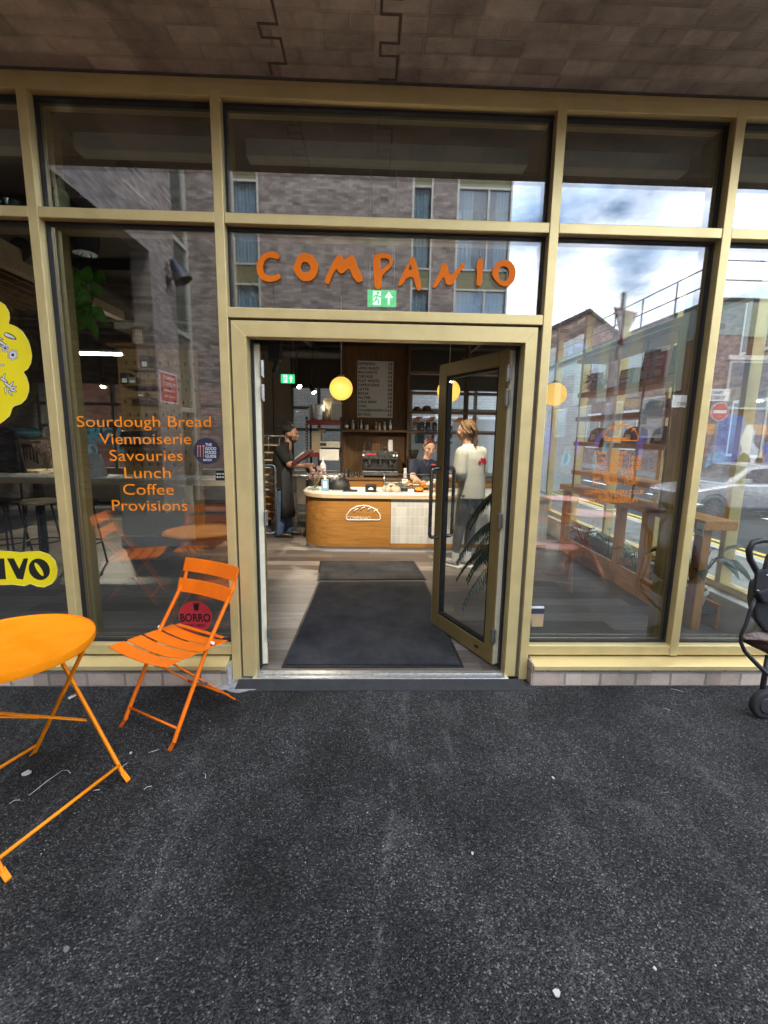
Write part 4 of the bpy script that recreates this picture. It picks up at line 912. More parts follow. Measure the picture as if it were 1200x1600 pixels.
b = MB(); b.prism([P(u, v, YG-.0014) for u, v in ((829, 947), (850, 947), (850, 950.5), (829, 950.5))], (0, -.0006, 0)); obj('cup_lid', b, STX, t)
YEL = M('yellow_vinyl', (.93, .74, .008), .6, 0, .03, 5)
YELR = M('pale_yellow_edge', (.92, .82, .25), .5)
fl = thing('flower_sticker', 'large yellow scalloped sticker printed with wild flowers at the left edge', 'sticker', tuple(P(-30, 570, YG)))
edge = []
lob = [(0, 505, 15, 92), (2, 560, 47, 62), (1, 0, 0, 0)]
half = [(-75, 462), (-50, 468), (-30, 478), (-16, 474), (0, 471.5), (8, 477), (14, 488), (15, 498), (13, 506), (22, 509), (34, 517), (44, 532), (47.5, 544), (50, 556), (48, 568), (43, 577), (36.5, 581), (41, 589), (45, 602), (45, 611), (41, 623), (33, 631), (22, 634.5), (19, 638), (15, 650), (8, 656), (0, 662), (-20, 668), (-45, 672), (-75, 676)]
poly = half + [(-150-u, v) for u, v in half[::-1][1:-1]]
b = MB(); b.prism([P(u, v, YG) for u, v in poly], (0, -.0012, 0)); obj('sticker_face', b, YEL, fl)
b = MB(); b.tube([P(u, v, YG-.001) for u, v in poly], .0018, 5, closed=True); obj('sticker_edge', b, YELR, fl, smooth=True)
INK = M('black_print', (.015, .015, .012), .6)
def petal(u, v, a, ln, wd, mt, dy):
    pts = []
    for k in range(12):
        q = 2*pi*k/12; x = ln/2+ln/2*cos(q); y = wd/2*sin(q)*(1-.3*cos(q)); pts.append(P(u+x*cos(a)-y*sin(a), v+x*sin(a)+y*cos(a), YG-dy))
    b = MB(); b.prism(pts, (0, -.0005, 0)); return b
def daisy(u, v, r, n=13):
    for k in range(n):
        a = 2*pi*k/n+.2; l = r*(1 if k % 2 else .86)
        obj('petal_print', petal(u+.2*r*cos(a), v+.2*r*sin(a), a, l, r*.40, INK, .0014), INK, fl); obj('petal_print', petal(u+.28*r*cos(a), v+.28*r*sin(a), a, l*.84, r*.25, STX, .0021), STX, fl)
    pdisk(fl, 'flower_centre', u, v, r*.20, INK, .0028, .0005, 14)
daisy(20, 554.5, 8.0); daisy(8, 544, 6.5, 9); daisy(-22, 600, 11)
for u, v, a, ln, wd in ((6, 521, .42, 22, 8), (-8, 527, .25, 14, 5), (-2, 533, .55, 15, 5), (-14, 538, .15, 18, 6), (-18, 530, 2.9, 16, 6),
                        (0, 590, .55, 15, 5), (6, 597, .70, 18, 5), (14, 606, -.95, 13, 4), (15, 607, -.25, 12, 4.5), (15, 608, .35, 12, 4.5), (13, 609, 1.0, 12, 4), (9, 604, 1.6, 12, 3.6), (4, 594, -1.2, 12, 3.8), (-4, 588, 2.2, 14, 4), (-28, 630, 1.1, 14, 5), (-6, 570, .1, 12, 3), (0, 571, -.3, 9, 2.5)):
    obj('leaf_print', petal(u, v, a, ln, wd, INK, .0014), INK, fl); obj('leaf_print', petal(u+.8*cos(a), v+.8*sin(a), a, ln*.84, wd*.58, STX, .0021), STX, fl)
iv = thing('word_sticker', 'yellow bubble edged sticker with the black letters IVO', 'sticker', tuple(P(20, 890, YG)))
pts = [(-95, 864), (-70, 861), (-45, 864), (-30, 861), (0, 861), (15, 861.5), (31, 863.5), (45, 862), (62, 861.5), (76, 866), (86, 876), (90, 890), (88, 903), (81, 912), (69, 917.5), (58, 916), (48, 912), (38, 915.5), (20, 913), (0, 914), (-25, 916), (-45, 913), (-70, 917), (-95, 914), (-105, 900), (-107, 885)]
b = MB(); b.prism([P(u, v, YG) for u, v in pts], (0, -.0012, 0)); obj('sticker_face', b, YEL, iv)
b = MB(); b.tube([P(u, v, YG-.001) for u, v in pts], .0018, 5, closed=True); obj('sticker_edge', b, YELR, iv, smooth=True)
def flat(pts, mt=INK): b = MB(); b.prism([P(u, v, YG-.0014) for u, v in pts], (0, -.0006, 0)); obj('letter', b, mt, iv)
flat([(-5, 872.5), (6.5, 872.5), (9.5, 905), (-2, 905)])
flat([(11, 872.5), (21.5, 872.5), (30, 889), (37, 872.5), (44, 872.5), (36, 905.5), (26.5, 904)])
b = MB(); no = 20
b.ring([P(61.5+16.5*cos(2*pi*k/no)+2*sin(2*pi*k/no), 889.5+16.8*sin(2*pi*k/no), YG-.0014) for k in range(no)], [P(61+4.2*cos(2*pi*k/no+.0)+6*sin(2*pi*k/no), 889.5+10.5*sin(2*pi*k/no), YG-.0014) for k in range(no)], (0, -.0006, 0)); obj('letter', b, INK, iv)
# ------------------------------------------------------------------ inside the bakery
FZ = .022
MATB = None
def matmat():
    m_, t, b = base('ribbed_charcoal_mat'); set_bsdf(b, (.028, .031, .042), .85, 0, .3)
    tc = nn(t, 'ShaderNodeTexCoord'); wv = nn(t, 'ShaderNodeTexWave'); wv.inputs['Scale'].default_value = 38; wv.bands_direction = 'X'
    t.links.new(tc.outputs['Object'], wv.inputs['Vector'])
    z = nn(t, 'ShaderNodeTexNoise'); z.inputs['Scale'].default_value = 2.4; z.inputs['Detail'].default_value = 10; z.inputs['Roughness'].default_value = .7; t.links.new(tc.outputs['Object'], z.inputs['Vector'])
    r = nn(t, 'ShaderNodeValToRGB'); e = r.color_ramp.elements; e[0].position = .35; e[1].position = .72; e[0].color = (.012, .014, .021, 1); e[1].color = (.065, .064, .066, 1)
    t.links.new(z.outputs['Fac'], r.inputs[0]); t.links.new(r.outputs[0], b.inputs['Base Color'])
    bn = nn(t, 'ShaderNodeBump'); bn.inputs['Strength'].default_value = .6; bn.inputs['Distance'].default_value = .004; t.links.new(wv.outputs['Fac'], bn.inputs['Height']); t.links.new(bn.outputs[0], b.inputs['Normal'])
    return m_
MATM = matmat()
def mat_obj(px, label):
    pts = [G(u, v, FZ+.003) for u, v in px]; c = sum(pts, Vector())/4
    t = thing('door_mat', label, 'mat', (c.x, c.y, FZ), 0, 'entrance mats')
    b = MB(); b.prism([p+(c-p)*.035 for p in pts], (0, 0, .009)); obj('mat_pile', b, MATM, t)
    b = MB(); b.ring([Vector((p.x, p.y, FZ)) for p in pts], [Vector((q.x, q.y, FZ)) for q in [p+(c-p)*.036 for p in pts]], (0, 0, .007)); obj('mat_border', b, GASKET, t)
mat_obj([(440, 1043), (725, 1043), (664, 908.5), (497, 908.5)], 'large charcoal ribbed mat just inside the threshold')
mat_obj([(495, 907), (666, 906), (647, 877), (500, 877)], 'smaller charcoal mat laid between the large mat and the counter')
# ---- counter
YC_ = 3.16; TOPZ = P(620, 773, YC_-.03).z; BOTZ = P(620, 855, YC_).z
ct = thing('service_counter', 'oak and pale tile service counter with a rounded left end', 'counter', (.6, 3.4, 0))
xl = P(477, 800, YC_+.35).x; xt = P(610.5, 820, YC_).x; xr = 2.35; YB_ = 3.95; R_ = .42
def outline(off=0, xa=None, xb=None):
    pts = []
    for k in range(13):
        a = pi + (pi/2)*k/12; pts.append((xl+R_+(R_+off)*cos(a), YC_+R_+(R_+off)*sin(a)))
    return pts
arc = outline()
b = MB(); pts = [(xl, YB_)] + arc + [(xt-.002, YC_), (xt-.002, YB_)]
b.prism([(x, y, BOTZ) for x, y in pts], (0, 0, TOPZ-.06-BOTZ)); obj('oak_front', b, OAK, ct, smooth=30)
TILE = brick('pale_grey_stacked_tiles', 'XZ', (.50, .50, .47), (.60, .60, .56), (.66, .65, .62), .060, .125, .004, .3, .35, .06, offset=0, vary=.12)
b = MB(); b.box(xt+.001, xr, YC_+.002, YB_, BOTZ+.05, TOPZ-.061); obj('tile_front', b, TILE, ct)
b = MB(); b.box(xt+.001, xr, YC_-.004, YC_+.06, BOTZ, BOTZ+.048); obj('oak_skirting', b, OAK, ct)
pts = [(xl-.03, YB_+.02)] + outline(.03) + [(xr, YC_-.03), (xr, YB_+.02)]
b = MB(); b.prism([(x, y, TOPZ-.058) for x, y in pts], (0, 0, .052)); obj('countertop', b, PALEWOOD, ct, smooth=30, bevel=.004)
b = MB(); b.prism([(x, y, TOPZ-.005) for x, y in [(xl-.015, YB_)] + outline(.012) + [(xr, YC_-.012), (xr, YB_)]], (0, 0, .006)); obj('white_top', b, M('white_laminate_top', (.74, .73, .69), .3, 0, .03), ct)
pts = [(xl+.02, YB_-.05)] + outline(-.02) + [(xr, YC_+.02), (xr, YB_-.05)]
b = MB(); b.prism([(x, y, FZ) for x, y in pts], (0, 0, BOTZ-FZ-.001)); obj('kick_plate', b, M('pale_steel_kick', (.62, .62, .60), .35, .4, .06), ct, smooth=30)
WL = M('white_line_paint', (.82, .82, .78), .5)
loaf(lambda a, b_: P(567.5+27*a, 813-23*b_, YC_-.004), .0072, ct, WL)
mobj('emblem_text', text_mesh('COMPANIO', tuple(P(542, 812, YC_-.004)), (1, 0, 0), (0, 0, 1), P(579, 812, YC_).x-P(542, 812, YC_).x, .045, .004, -.006), WL, ct)
CT = TOPZ+.002
def at_top(u, Y): p = P(u, 760, Y); return Vector((p.x, Y, CT))
# ---- things on the counter
GL2 = glass('clear_bottle_glass', 1.45, (.9, .94, .92))
def bottle(name, label, cat, c, h, r, mt, capm=None, neck=.4, group=None, contents=None):
    t = thing(name, label, cat, tuple(c), 0, group)
    b = MB(); b.lathe([(0, 0), (r, 0), (r, h*.55), (r*.85, h*.66), (r*neck, h*.78), (r*neck, h*.97), (0, h*.97)], c, 16); obj('bottle_body', b, mt, t, smooth=35)
    if capm: b = MB(); b.lathe([(0, h*.971), (r*neck*1.15, h*.971), (r*neck*1.15, h*1.05), (0, h*1.05)], c, 12); obj('bottle_cap', b, capm, t, smooth=35)
    if contents: b = MB(); b.lathe([(0, h*.16), (r*1.02, h*.16), (r*1.02, h*.45), (0, h*.45)], c, 16); obj('bottle_label', b, contents, t, smooth=35)
    return t
t = thing('card_reader', 'black square card terminal with a small white loaf emblem on the counter', 'card reader', tuple(at_top(579.5, 3.4)))
c = at_top(579.5, 3.4); b = MB(); b.box(c.x-.075, c.x+.075, c.y-.06, c.y+.06, c.z, c.z+.10); obj('terminal_body', b, BLACKP, t, bevel=.015, seg=3)
b = MB(); b.prism([(c.x+.03*cos(a)*1.1, c.y-.0605, c.z+.035+.03*sin(a)) for a in [pi*k/8 for k in range(9)]], (0, -.002, 0)); obj('terminal_emblem', b, WHITEV, t)
c = at_top(548, 3.42); t = thing('order_tablet', 'flat black tablet lying left of the card terminal', 'tablet', tuple(c))
b = MB(); b.box(c.x-.10, c.x+.09, c.y-.07, c.y+.08, c.z, c.z+.014); obj('tablet_body', b, BLACKP, t, bevel=.004)
b = MB(); b.box(c.x-.092, c.x+.082, c.y-.062, c.y+.072, c.z+.0142, c.z+.0155); obj('tablet_screen', b, M('dark_screen_glass', (.01, .012, .014), .1), t)
c = at_top(508, 3.45); t = thing('water_carton', 'pale blue carton with a white label beside the dried flowers', 'carton', tuple(c))
b = MB(); b.box(c.x-.048, c.x+.048, c.y-.04, c.y+.04, c.z, c.z+.15); obj('carton_body', b, M('pale_blue_card', (.16, .28, .36), .5), t, bevel=.006)
b = MB(); b.box(c.x-.022, c.x+.026, c.y-.0425, c.y-.0402, c.z+.04, c.z+.125); obj('carton_label', b, WHITEV, t)
b = MB(); b.tube([(c.x, c.y, c.z+.15), (c.x, c.y, c.z+.18)], .018, 12); obj('carton_cap', b, WHITEV, t, smooth=35)
STEMM = M('dried_flower_stem', (.24, .17, .10), .8); PINKF = M('dried_pink_flower', (.26, .17, .16), .9, 0, .3)
def dried(label, c, h, n, spread, seed, pot=GL2):
    r_ = random.Random(seed); t = thing('dried_flowers', label, 'flowers', tuple(c))
    b = MB(); b.lathe([(0, 0), (.05, 0), (.06, .06), (.04, .13), (.045, .15), (.038, .15), (.033, .13), (.05, .06), (.0, .01)], c, 18); obj('vase', b, pot, t, smooth=40)
    b = MB(); b2 = MB()
    for k in range(n):
        a = r_.uniform(0, 6.28); q = r_.uniform(.2, 1); e = Vector((c[0]+spread*q*cos(a), c[1]+spread*q*sin(a), c[2]+h*r_.uniform(.6, 1)))
        b.tube([(c[0], c[1], c[2]+.02), ((c[0]+e.x)/2+.01, (c[1]+e.y)/2, (c[2]+e.z)/2+.03), e], .0025, 4)
        for j in range(4): b2.ball(e+Vector((r_.uniform(-.02, .02), r_.uniform(-.02, .02), r_.uniform(-.03, .02))), r_.uniform(.008, .016), n=4)
    obj('stems', b, STEMM, t); obj('flower_heads', b2, PINKF, t)
    return t
dried('spray of dried pink flowers in a glass vase at the rounded counter end', at_top(492, 3.5), .30, 26, .14, 3)
c = at_top(530, 3.6); t = thing('fruit_bowl_dome', 'dark mesh food dome over the counter beside the tablet', 'food dome', tuple(c))
b = MB(); b.lathe([(.15, 0), (.152, .05), (.135, .11), (.09, .16), (.03, .185), (0, .188)], c, 24); obj('dome', b, M('black_wire_gauze', (.02, .02, .02), .45, .2, .3, 40, .5), t, smooth=True)
b = MB(); b.ball((c.x, c.y, c.z+.2), .014, n=6); obj('dome_knob', b, STEEL, t, smooth=True)
b = MB(); b.lathe([(0, 0), (.17, 0), (.175, .012), (0, .012)], c, 24); obj('dome_tray', b, STEEL, t, smooth=35)
# glass screen over the pastries
t = thing('pastry_screen', 'low clear glass screen standing over the pastries', 'glass screen', tuple(at_top(650, 3.3)))
xa, xb_ = P(598, 760, 3.3).x, 1.9; zt = P(640, 741.5, 3.3).z
b = MB(); b.box(xa, xb_, 3.30, 3.308, CT+.07, zt); obj('screen_glass', b, THIN, t)
b = MB(); b.box(xa, xb_, 3.296, 3.312, zt, zt+.008); obj('screen_edge', b, STEEL, t)
for x in (xa+.02, xa+.75): b = MB(); b.tube([(x, 3.32, CT), (x, 3.32, zt)], .007, 8); obj('screen_post', b, STEEL, t, smooth=True)
CRUST = M('baked_crust', (.36, .15, .045), .6, 0, .4, 18, .4, col2=(.58, .30, .10)); SUGAR = M('sugared_dough', (.62, .46, .36), .7, 0, .2, 18, .4); APRI = M('apricot_glaze', (.75, .26, .02), .3, 0, .25, 15)
def bun(u, Y, z, r, mt, label, sq=.75, group='pastries on the counter'):
    c = at_top(u, Y); c.z += z; t = thing('pastry', label, 'pastry', tuple(c), 0, group)
    b = MB(); b.ball((c.x, c.y, c.z+r*sq*.8), r, 1, 1, sq, 9, .05); obj('crust', b, mt, t, smooth=True)
    b = MB(); b.tube([(c.x+r*.5*cos(a)*(1-a/14), c.y+r*.5*sin(a)*(1-a/14), c.z+r*sq*(1.62+.012*a)) for a in [k*.7 for k in range(14)]], r*.09, 5); obj('swirl', b, SUGAR if mt is CRUST else CRUST, t, smooth=True)
bun(604, 3.42, 0, .062, SUGAR, 'sugared round bun farthest left in front of the screen'); bun(618.5, 3.40, 0, .064, SUGAR, 'sugared round bun between the left bun and the price card'); bun(612, 3.52, .03, .058, SUGAR, 'sugared bun peeping over between the two front buns')
bun(637, 3.62, .06, .056, CRUST, 'brown bun at the back left of the pastry tray'); bun(650, 3.66, .07, .054, CRUST, 'brown bun behind the second price card'); bun(662, 3.58, .06, .058, CRUST, 'brown bun under the server\'s hand'); bun(683, 3.62, .06, .06, CRUST, 'brown bun at the right of the tray by the door handle')
bun(655, 3.44, .015, .062, APRI, 'apricot glazed pastry low in the middle of the display', .5); bun(664, 3.5, .05, .06, APRI, 'apricot glazed pastry leaning on the middle card', .5); bun(642, 3.5, .03, .055, CRUST, 'brown pastry tucked behind the front price card'); bun(672, 3.6, .07, .05, SUGAR, 'pale sugared bun behind the right price card')
bun(676, 3.44, .01, .06, CRUST, 'flat brown pastry in front of the wooden board', .4)
c = at_top(678, 3.52); t = thing('serving_board', 'pale wooden board under the right hand pastries', 'board', tuple(c)); b = MB(); b.box(c.x-.16, c.x+.2, c.y-.12, c.y+.12, c.z, c.z+.022); obj('board', b, PALEWOOD, t, bevel=.006); b = MB(); b.tube([(c.x+.2, c.y, c.z+.011), (c.x+.29, c.y, c.z+.011)], .014, 8); obj('board_handle', b, PALEWOOD, t, smooth=True)
b = MB(); c = at_top(648, 3.6); t = thing('pastry_tray', 'dark tray raised behind the front pastries', 'tray', tuple(c)); b.box(c.x-.20, c.x+.28, c.y-.14, c.y+.14, c.z, c.z+.055); obj('tray_base', b, DARKM, t, bevel=.006); b = MB(); b.ring([(c.x-.205, c.y-.145, c.z+.0555), (c.x+.285, c.y-.145, c.z+.0555), (c.x+.285, c.y+.145, c.z+.0555), (c.x-.205, c.y+.145, c.z+.0555)], [(c.x-.19, c.y-.13, c.z+.0555), (c.x+.27, c.y-.13, c.z+.0555), (c.x+.27, c.y+.13, c.z+.0555), (c.x-.19, c.y+.13, c.z+.0555)], (0, 0, .012)); obj('tray_rim', b, STEEL, t)
for (u, v, Y, lab) in ((632.5, 752, 3.58, 'white price card at the back left'), (635, 761, 3.46, 'white price card left of the centre card'), (650.5, 760, 3.46, 'white price card in the middle row'), (642, 767.5, 3.36, 'white price card at the front centre'), (670.5, 758, 3.46, 'tall white price card right of the glazed pastries'), (679, 752, 3.6, 'white price card at the back right')):
    p = P(u, v, Y); t = thing('price_card', lab, 'price card', (p.x, Y, CT), 0, 'white price cards'); w_ = .04
    b = MB(); b.box(p.x-w_, p.x+w_, Y, Y+.003, p.z-.03, p.z+.03); obj('card', b, PAPER, t)
    b = MB(); b.bar((p.x, Y+.006, CT), (p.x, Y+.006, p.z), .006, .006); b.box(p.x-.02, p.x+.02, Y+.001, Y+.03, CT, CT+.006) if False else None; obj('card_stand', b, STEEL, t)
    b = MB(); b.box(p.x-w_*.7, p.x+w_*.5, Y-.001, Y-.0002, p.z+.008, p.z+.013); obj('card_print', b, BLACKP, t)
# ---- back counter and wall unit
YK = 4.62; KZ = P(590, 747, YK).z
bk_ = thing('back_counter', 'oak back counter under the espresso machine', 'counter', (.2, 4.9, 0))
b = MB(); b.box(P(537, 700, YK).x, 2.3, YK+.03, 5.36, FZ+.08, KZ-.04); obj('oak_front', b, OAK, bk_)
b = MB(); b.box(P(537, 700, YK).x-.02, 2.3, YK, 5.37, KZ-.04, KZ); obj('worktop', b, WALNUTX, bk_, bevel=.004)
b = MB(); x0 = P(601, 755, YK).x; b.box(x0, x0+.34, YK+.005, YK+.028, KZ-.42, KZ-.06); obj('steel_door', b, STEEL, bk_, bevel=.004)
YW = 5.41
def W(u, v): return P(u, v, YW)
un = thing('wall_shelving', 'dark stained timber wall unit holding the menu board and open shelves', 'shelving', (.6, 5.6, 0))
xL, xM, xR2 = W(536, 600).x, W(636, 600).x, 2.3; ZT_ = W(586, 541).z
b = MB(); b.box(xL, xM, YW, YW+.04, KZ, ZT_); obj('back_panel', b, WALNUT, un)
for x in (xL-.035, xM, 1.62, xR2): b = MB(); b.box(x, x+.036, YW-.22 if x > xL else YW-.05, YW+.041, KZ, ZT_+.01); obj('upright', b, WALNUT, un, bevel=.002)
for xa, xb_, v in ((xL, xM, 672.5), (xM+.036, xR2, 674), (xM+.036, xR2, 642), (xM+.036, xR2, 611), (xM+.036, xR2, 579.5)):
    z = P(600, v, YW-.22).z; b = MB(); b.box(xa+.001, xb_-.001, YW-.22, YW-.001, z-.03, z+.005); obj('shelf_board', b, WALNUTX, un, bevel=.002)
mb_ = thing('menu_board', 'pale grooved menu board with black letters on the dark panel', 'menu board', tuple(W(586, 608)))
p0, p1 = W(558, 652), W(615, 565)
b = MB(); b.box(p0.x, p1.x, YW-.022, YW-.001, p0.z, p1.z); obj('board_panel', b, M('grey_letter_board', (.46, .45, .42), .85, 0, .04), mb_, bevel=.003)
BL = M('black_menu_letters', (.03, .025, .02), .6)
its = [('ESPRESSO', '2.8'), ('LONG BLACK', '3.2'), ('MACCHIATO', '3.0'), ('CORTADO', '3.2'), ('FLAT WHITE', '3.5'), ('CAPPUCCINO', '3.5'), ('LATTE', '3.6'), ('MOCHA', '4.0'), ('FILTER', '3.0'), ('COLD BREW', '3.8'), ('CHAI', '3.8'), ('COLDBREWSPRITZ', '4.5'), ('BATIDO', '4.2')]
dz = (p1.z-p0.z)/13.4
for k, (a, q) in enumerate(its):
    z = p1.z-dz*(k+.95); h = dz*.56; wt = .0345*len(a)*(p1.x-p0.x)/.62*1.05
    mobj('menu_line', text_mesh(a, (p0.x+.015, YW-.0225, z), (1, 0, 0), (0, 0, 1), wt, h, .002, .045, spacing=1.25), BL, mb_)
    mobj('menu_price', text_mesh(q, (p1.x-.09, YW-.0225, z), (1, 0, 0), (0, 0, 1), .07, h, .002, .04), BL, mb_)
SZ = P(600, 672.5, YW-.22).z+.006
AMB = M('amber_syrup', (.22, .10, .03), .15, 0, .2); DKB = M('dark_bottle_glass', (.05, .045, .03), .12); MET = M('dull_metal_tin', (.34, .32, .28), .4, .6)
for k, (u, h, r, mt, lab) in enumerate(((541.5, .16, .030, DKB, 'dark bottle with a pale label at the left end of the shelf'), (551.5, .15, .028, MET, 'squat metal bottle second along the shelf'), (559, .14, .022, DKB, 'thin dark bottle left of the slim pale one'), (564.5, .16, .018, MET, 'slim pale bottle below the menu board'), (573, .09, .034, MET, 'low round tin under the middle of the menu board'),
    (587.5, .12, .026, AMB, 'small amber bottle right of the low tin'), (593, .12, .024, MET, 'grey metal shaker beside the amber bottle'), (601, .13, .028, MET, 'wide metal canister left of the tall bottle'), (610, .18, .024, MET, 'tall pale bottle at the right end of the shelf'))):
    p = P(u, 660, YW-.12); bottle('shelf_bottle', lab, 'bottle', (p.x, YW-.12, SZ), h, r, mt, BLACKP if k % 2 == 0 else STEEL, .45 if k != 4 else .9, 'bottles below the menu board', PAPER if k in (0, 3, 8) else None)
SZ2 = P(660, 674, YW-.22).z+.006
for k, u in enumerate((648.5, 659.5, 669.5, 679.5, 689.5)):
    p = P(u, 660, YW-.12); x = p.x
    t = thing('coffee_bag', ('black coffee bag with a tan label at the left end of the row', 'black coffee bag with a tan label second from the left', 'black coffee bag with a grey label in the middle of the row', 'black coffee bag with a dark grey label right of the middle', 'black coffee bag with a grey label nearest the open door')[k], 'coffee bag', (x, YW-.12, SZ2), 0, 'coffee bags on the right hand shelf')
    b = MB(); b.prism([(x-.038, YW-.15, SZ2), (x+.038, YW-.15, SZ2), (x+.038, YW-.125, SZ2+.13), (x+.034, YW-.118, SZ2+.155), (x-.034, YW-.118, SZ2+.155), (x-.038, YW-.125, SZ2+.13)], (0, .05, 0)); obj('bag_body', b, BLACKP, t, bevel=.006)
    b = MB(); b.box(x-.026, x+.026, YW-.158, YW-.1505, SZ2+.02, SZ2+.052); obj('bag_label', b, M('bag_label_%d' % k, ((.45, .3, .14), (.45, .3, .14), (.25, .25, .25), (.16, .16, .16), (.25, .25, .25))[k], .7), t)
    b = MB(); b.prism([(x-.018, YW-.152, SZ2+.085), (x+.018, YW-.152, SZ2+.085), (x, YW-.152, SZ2+.06)], (0, -.004, 0)); obj('bag_mark', b, M('bag_mark_grey', (.3, .3, .3), .7), t)
SZ3 = P(660, 642, YW-.22).z+.006
HATB = M('brown_felt_hat', (.06, .04, .028), .9, 0, .2)
for u, r, lab in ((652, .07, 'low dark felt hat on the shelf above the coffee bags'), (667, .09, 'taller dark felt hat on the shelf above the coffee bags')):
    p = P(u, 640, YW-.11); t = thing('felt_hat', lab, 'hat', (p.x, YW-.11, SZ3), 0, 'hats on the shelf')
    b = MB(); b.lathe([(0, .0), (r*1.25, 0), (r*1.25, .008), (r*.86, .012), (r*.82, r*.55), (r*.6, r*.9), (0, r)], (p.x, YW-.11, SZ3), 20); obj('hat_crown', b, HATB, t, smooth=50)
    b = MB(); b.lathe([(r*.865, .013), (r*.875, .013), (r*.86, .035), (r*.85, .035)], (p.x, YW-.11, SZ3), 20); obj('hat_band', b, BLACKP, t, smooth=50)
# espresso machine
em = thing('espresso_machine', 'wide steel espresso machine with black group heads on the back counter', 'coffee machine', tuple(P(593, 747, 4.85)))
YM = 4.72; xa, xb_ = P(566, 720, YM).x, P(622, 720, YM).x; zt = P(593, 706, YM).z; zb = KZ+.03
b = MB(); b.box(xa, xb_, YM+.12, YM+.5, zb+.08, zt); obj('machine_body', b, M('machine_dark_steel', (.08, .08, .08), .3, .8, .2), em, bevel=.02)
b = MB(); b.box(xa-.005, xb_+.005, YM, YM+.16, zt-.13, zt+.01); obj('machine_head', b, M('machine_head_steel', (.12, .12, .12), .28, .9, .15), em, bevel=.015)
b = MB(); b.box(xa, xb_, YM-.04, YM+.14, zb, zb+.075); obj('drip_tray', b, M('drip_tray_steel', (.18, .18, .18), .3, .9, .15), em, bevel=.008)
b = MB(); b.box(xa+.05, xa+.22, YM-.004, YM-.0005, zt-.05, zt-.025); obj('red_name_strip', b, M('red_strip', (.55, .03, .04), .4), em)
for k in range(3):
    x = xa+.12+k*(xb_-xa-.24)/2
    b = MB(); b.lathe([(0, -.07), (.035, -.07), (.038, 0), (0, 0)], (x, YM+.06, zt-.135), 16); obj('group_head', b, CHROME, em, smooth=35)
    b = MB(); b.tube([(x, YM+.05, zt-.20), (x, YM-.10, zt-.215)], .013, 8); obj('portafilter_handle', b, BLACKP, em, smooth=True)
for x in (xa+.02, xb_-.02, xb_-.07): b = MB(); disk(b, (x, YM-.001, zt-.055), .018, (0, -1, 0), .008, 16); obj('gauge', b, WHITEV, em)
for x in (xa+.06, xb_-.06): b = MB(); b.tube([(x, YM+.02, zt-.135), (x+.01, YM-.04, zt-.2), (x+.012, YM-.035, zt-.3)], .006, 6); obj('steam_wand', b, CHROME, em, smooth=True)
for x in (xa+.06, xb_-.06): b = MB(); b.box(x-.03, x+.03, YM+.1, YM+.4, KZ, zb); obj('foot', b, DARKM, em)
c = Vector((P(610, 706, 4.95).x, 4.95, zt+.001))
t = thing('paper_cup_stack', 'tall tapering stack of white paper cups on the espresso machine', 'cups', tuple(c)); b = MB()
for k in range(6): b.lathe([(0, .0), (.042, 0), (.034, .075), (.036, .08), (0, .08)], (c.x, c.y, c.z+k*.022), 18)
obj('cups', b, M('white_paper_cup', (.72, .71, .68), .7), t, smooth=35)
for u, h, r, lab in ((569, .15, .028, 'tall glass at the left end on top of the espresso machine'), (576.5, .15, .03, 'tall glass second from the left on the machine'), (597, .11, .022, 'short glass beside the paper cups'), (603, .10, .02, 'small glass touching the paper cups')):
    c = Vector((P(u, 700, 4.92).x, 4.92, zt+.001)); t = thing('drinking_glass', lab, 'glass', tuple(c), 0, 'glasses on the espresso machine')
    b = MB(); b.lathe([(0, 0), (r*.85, 0), (r, h), (r*.93, h), (r*.78, .008), (0, .008)], c, 16); obj('glass', b, GL2, t, smooth=35)
c = Vector((P(588, 700, 4.95).x, 4.95, zt+.001)); t = thing('saucer_crate', 'dark slotted crate of cups on the espresso machine', 'crate', tuple(c)); b = MB(); b.box(c.x-.06, c.x+.06, c.y-.06, c.y+.06, c.z, c.z+.012)
for k in range(5): b.box(c.x-.06+k*.0275, c.x-.05+k*.0275, c.y-.06, c.y-.05, c.z+.012, c.z+.11); b.box(c.x-.06+k*.0275, c.x-.05+k*.0275, c.y+.05, c.y+.06, c.z+.012, c.z+.11)
b.box(c.x-.06, c.x+.06, c.y-.062, c.y+.062, c.z+.11, c.z+.12); obj('crate', b, WALNUTX, t)
c = Vector((P(646, 720, 4.85).x, 4.85, KZ)); t = thing('coffee_grinder', 'black coffee grinder right of the espresso machine', 'grinder', tuple(c))
b = MB(); b.box(c.x-.10, c.x+.08, c.y-.1, c.y+.1, c.z, c.z+.30); obj('grinder_body', b, BLACKP, t, bevel=.02); b = MB(); b.lathe([(.03, 0), (.05, .02), (.085, .12), (.085, .15), (0, .15)], (c.x, c.y, c.z+.30), 18); obj('bean_hopper', b, M('smoked_hopper', (.03, .025, .02), .15), t, smooth=40)
b = MB(); disk(b, (c.x-.04, c.y-.101, c.z+.2), .016, (0, -1, 0), .006, 14); obj('dial', b, STEEL, t)
for u, h, r, mt, lab in ((633, .15, .03, WHITEP, 'plain white canister between machine and grinder'), (598, .0, 0, None, '')):
    if mt: c = Vector((P(u, 740, 4.72).x, 4.72, KZ)); bottle('milk_canister', lab, 'canister', c, h, r, mt, WHITEV, .85)
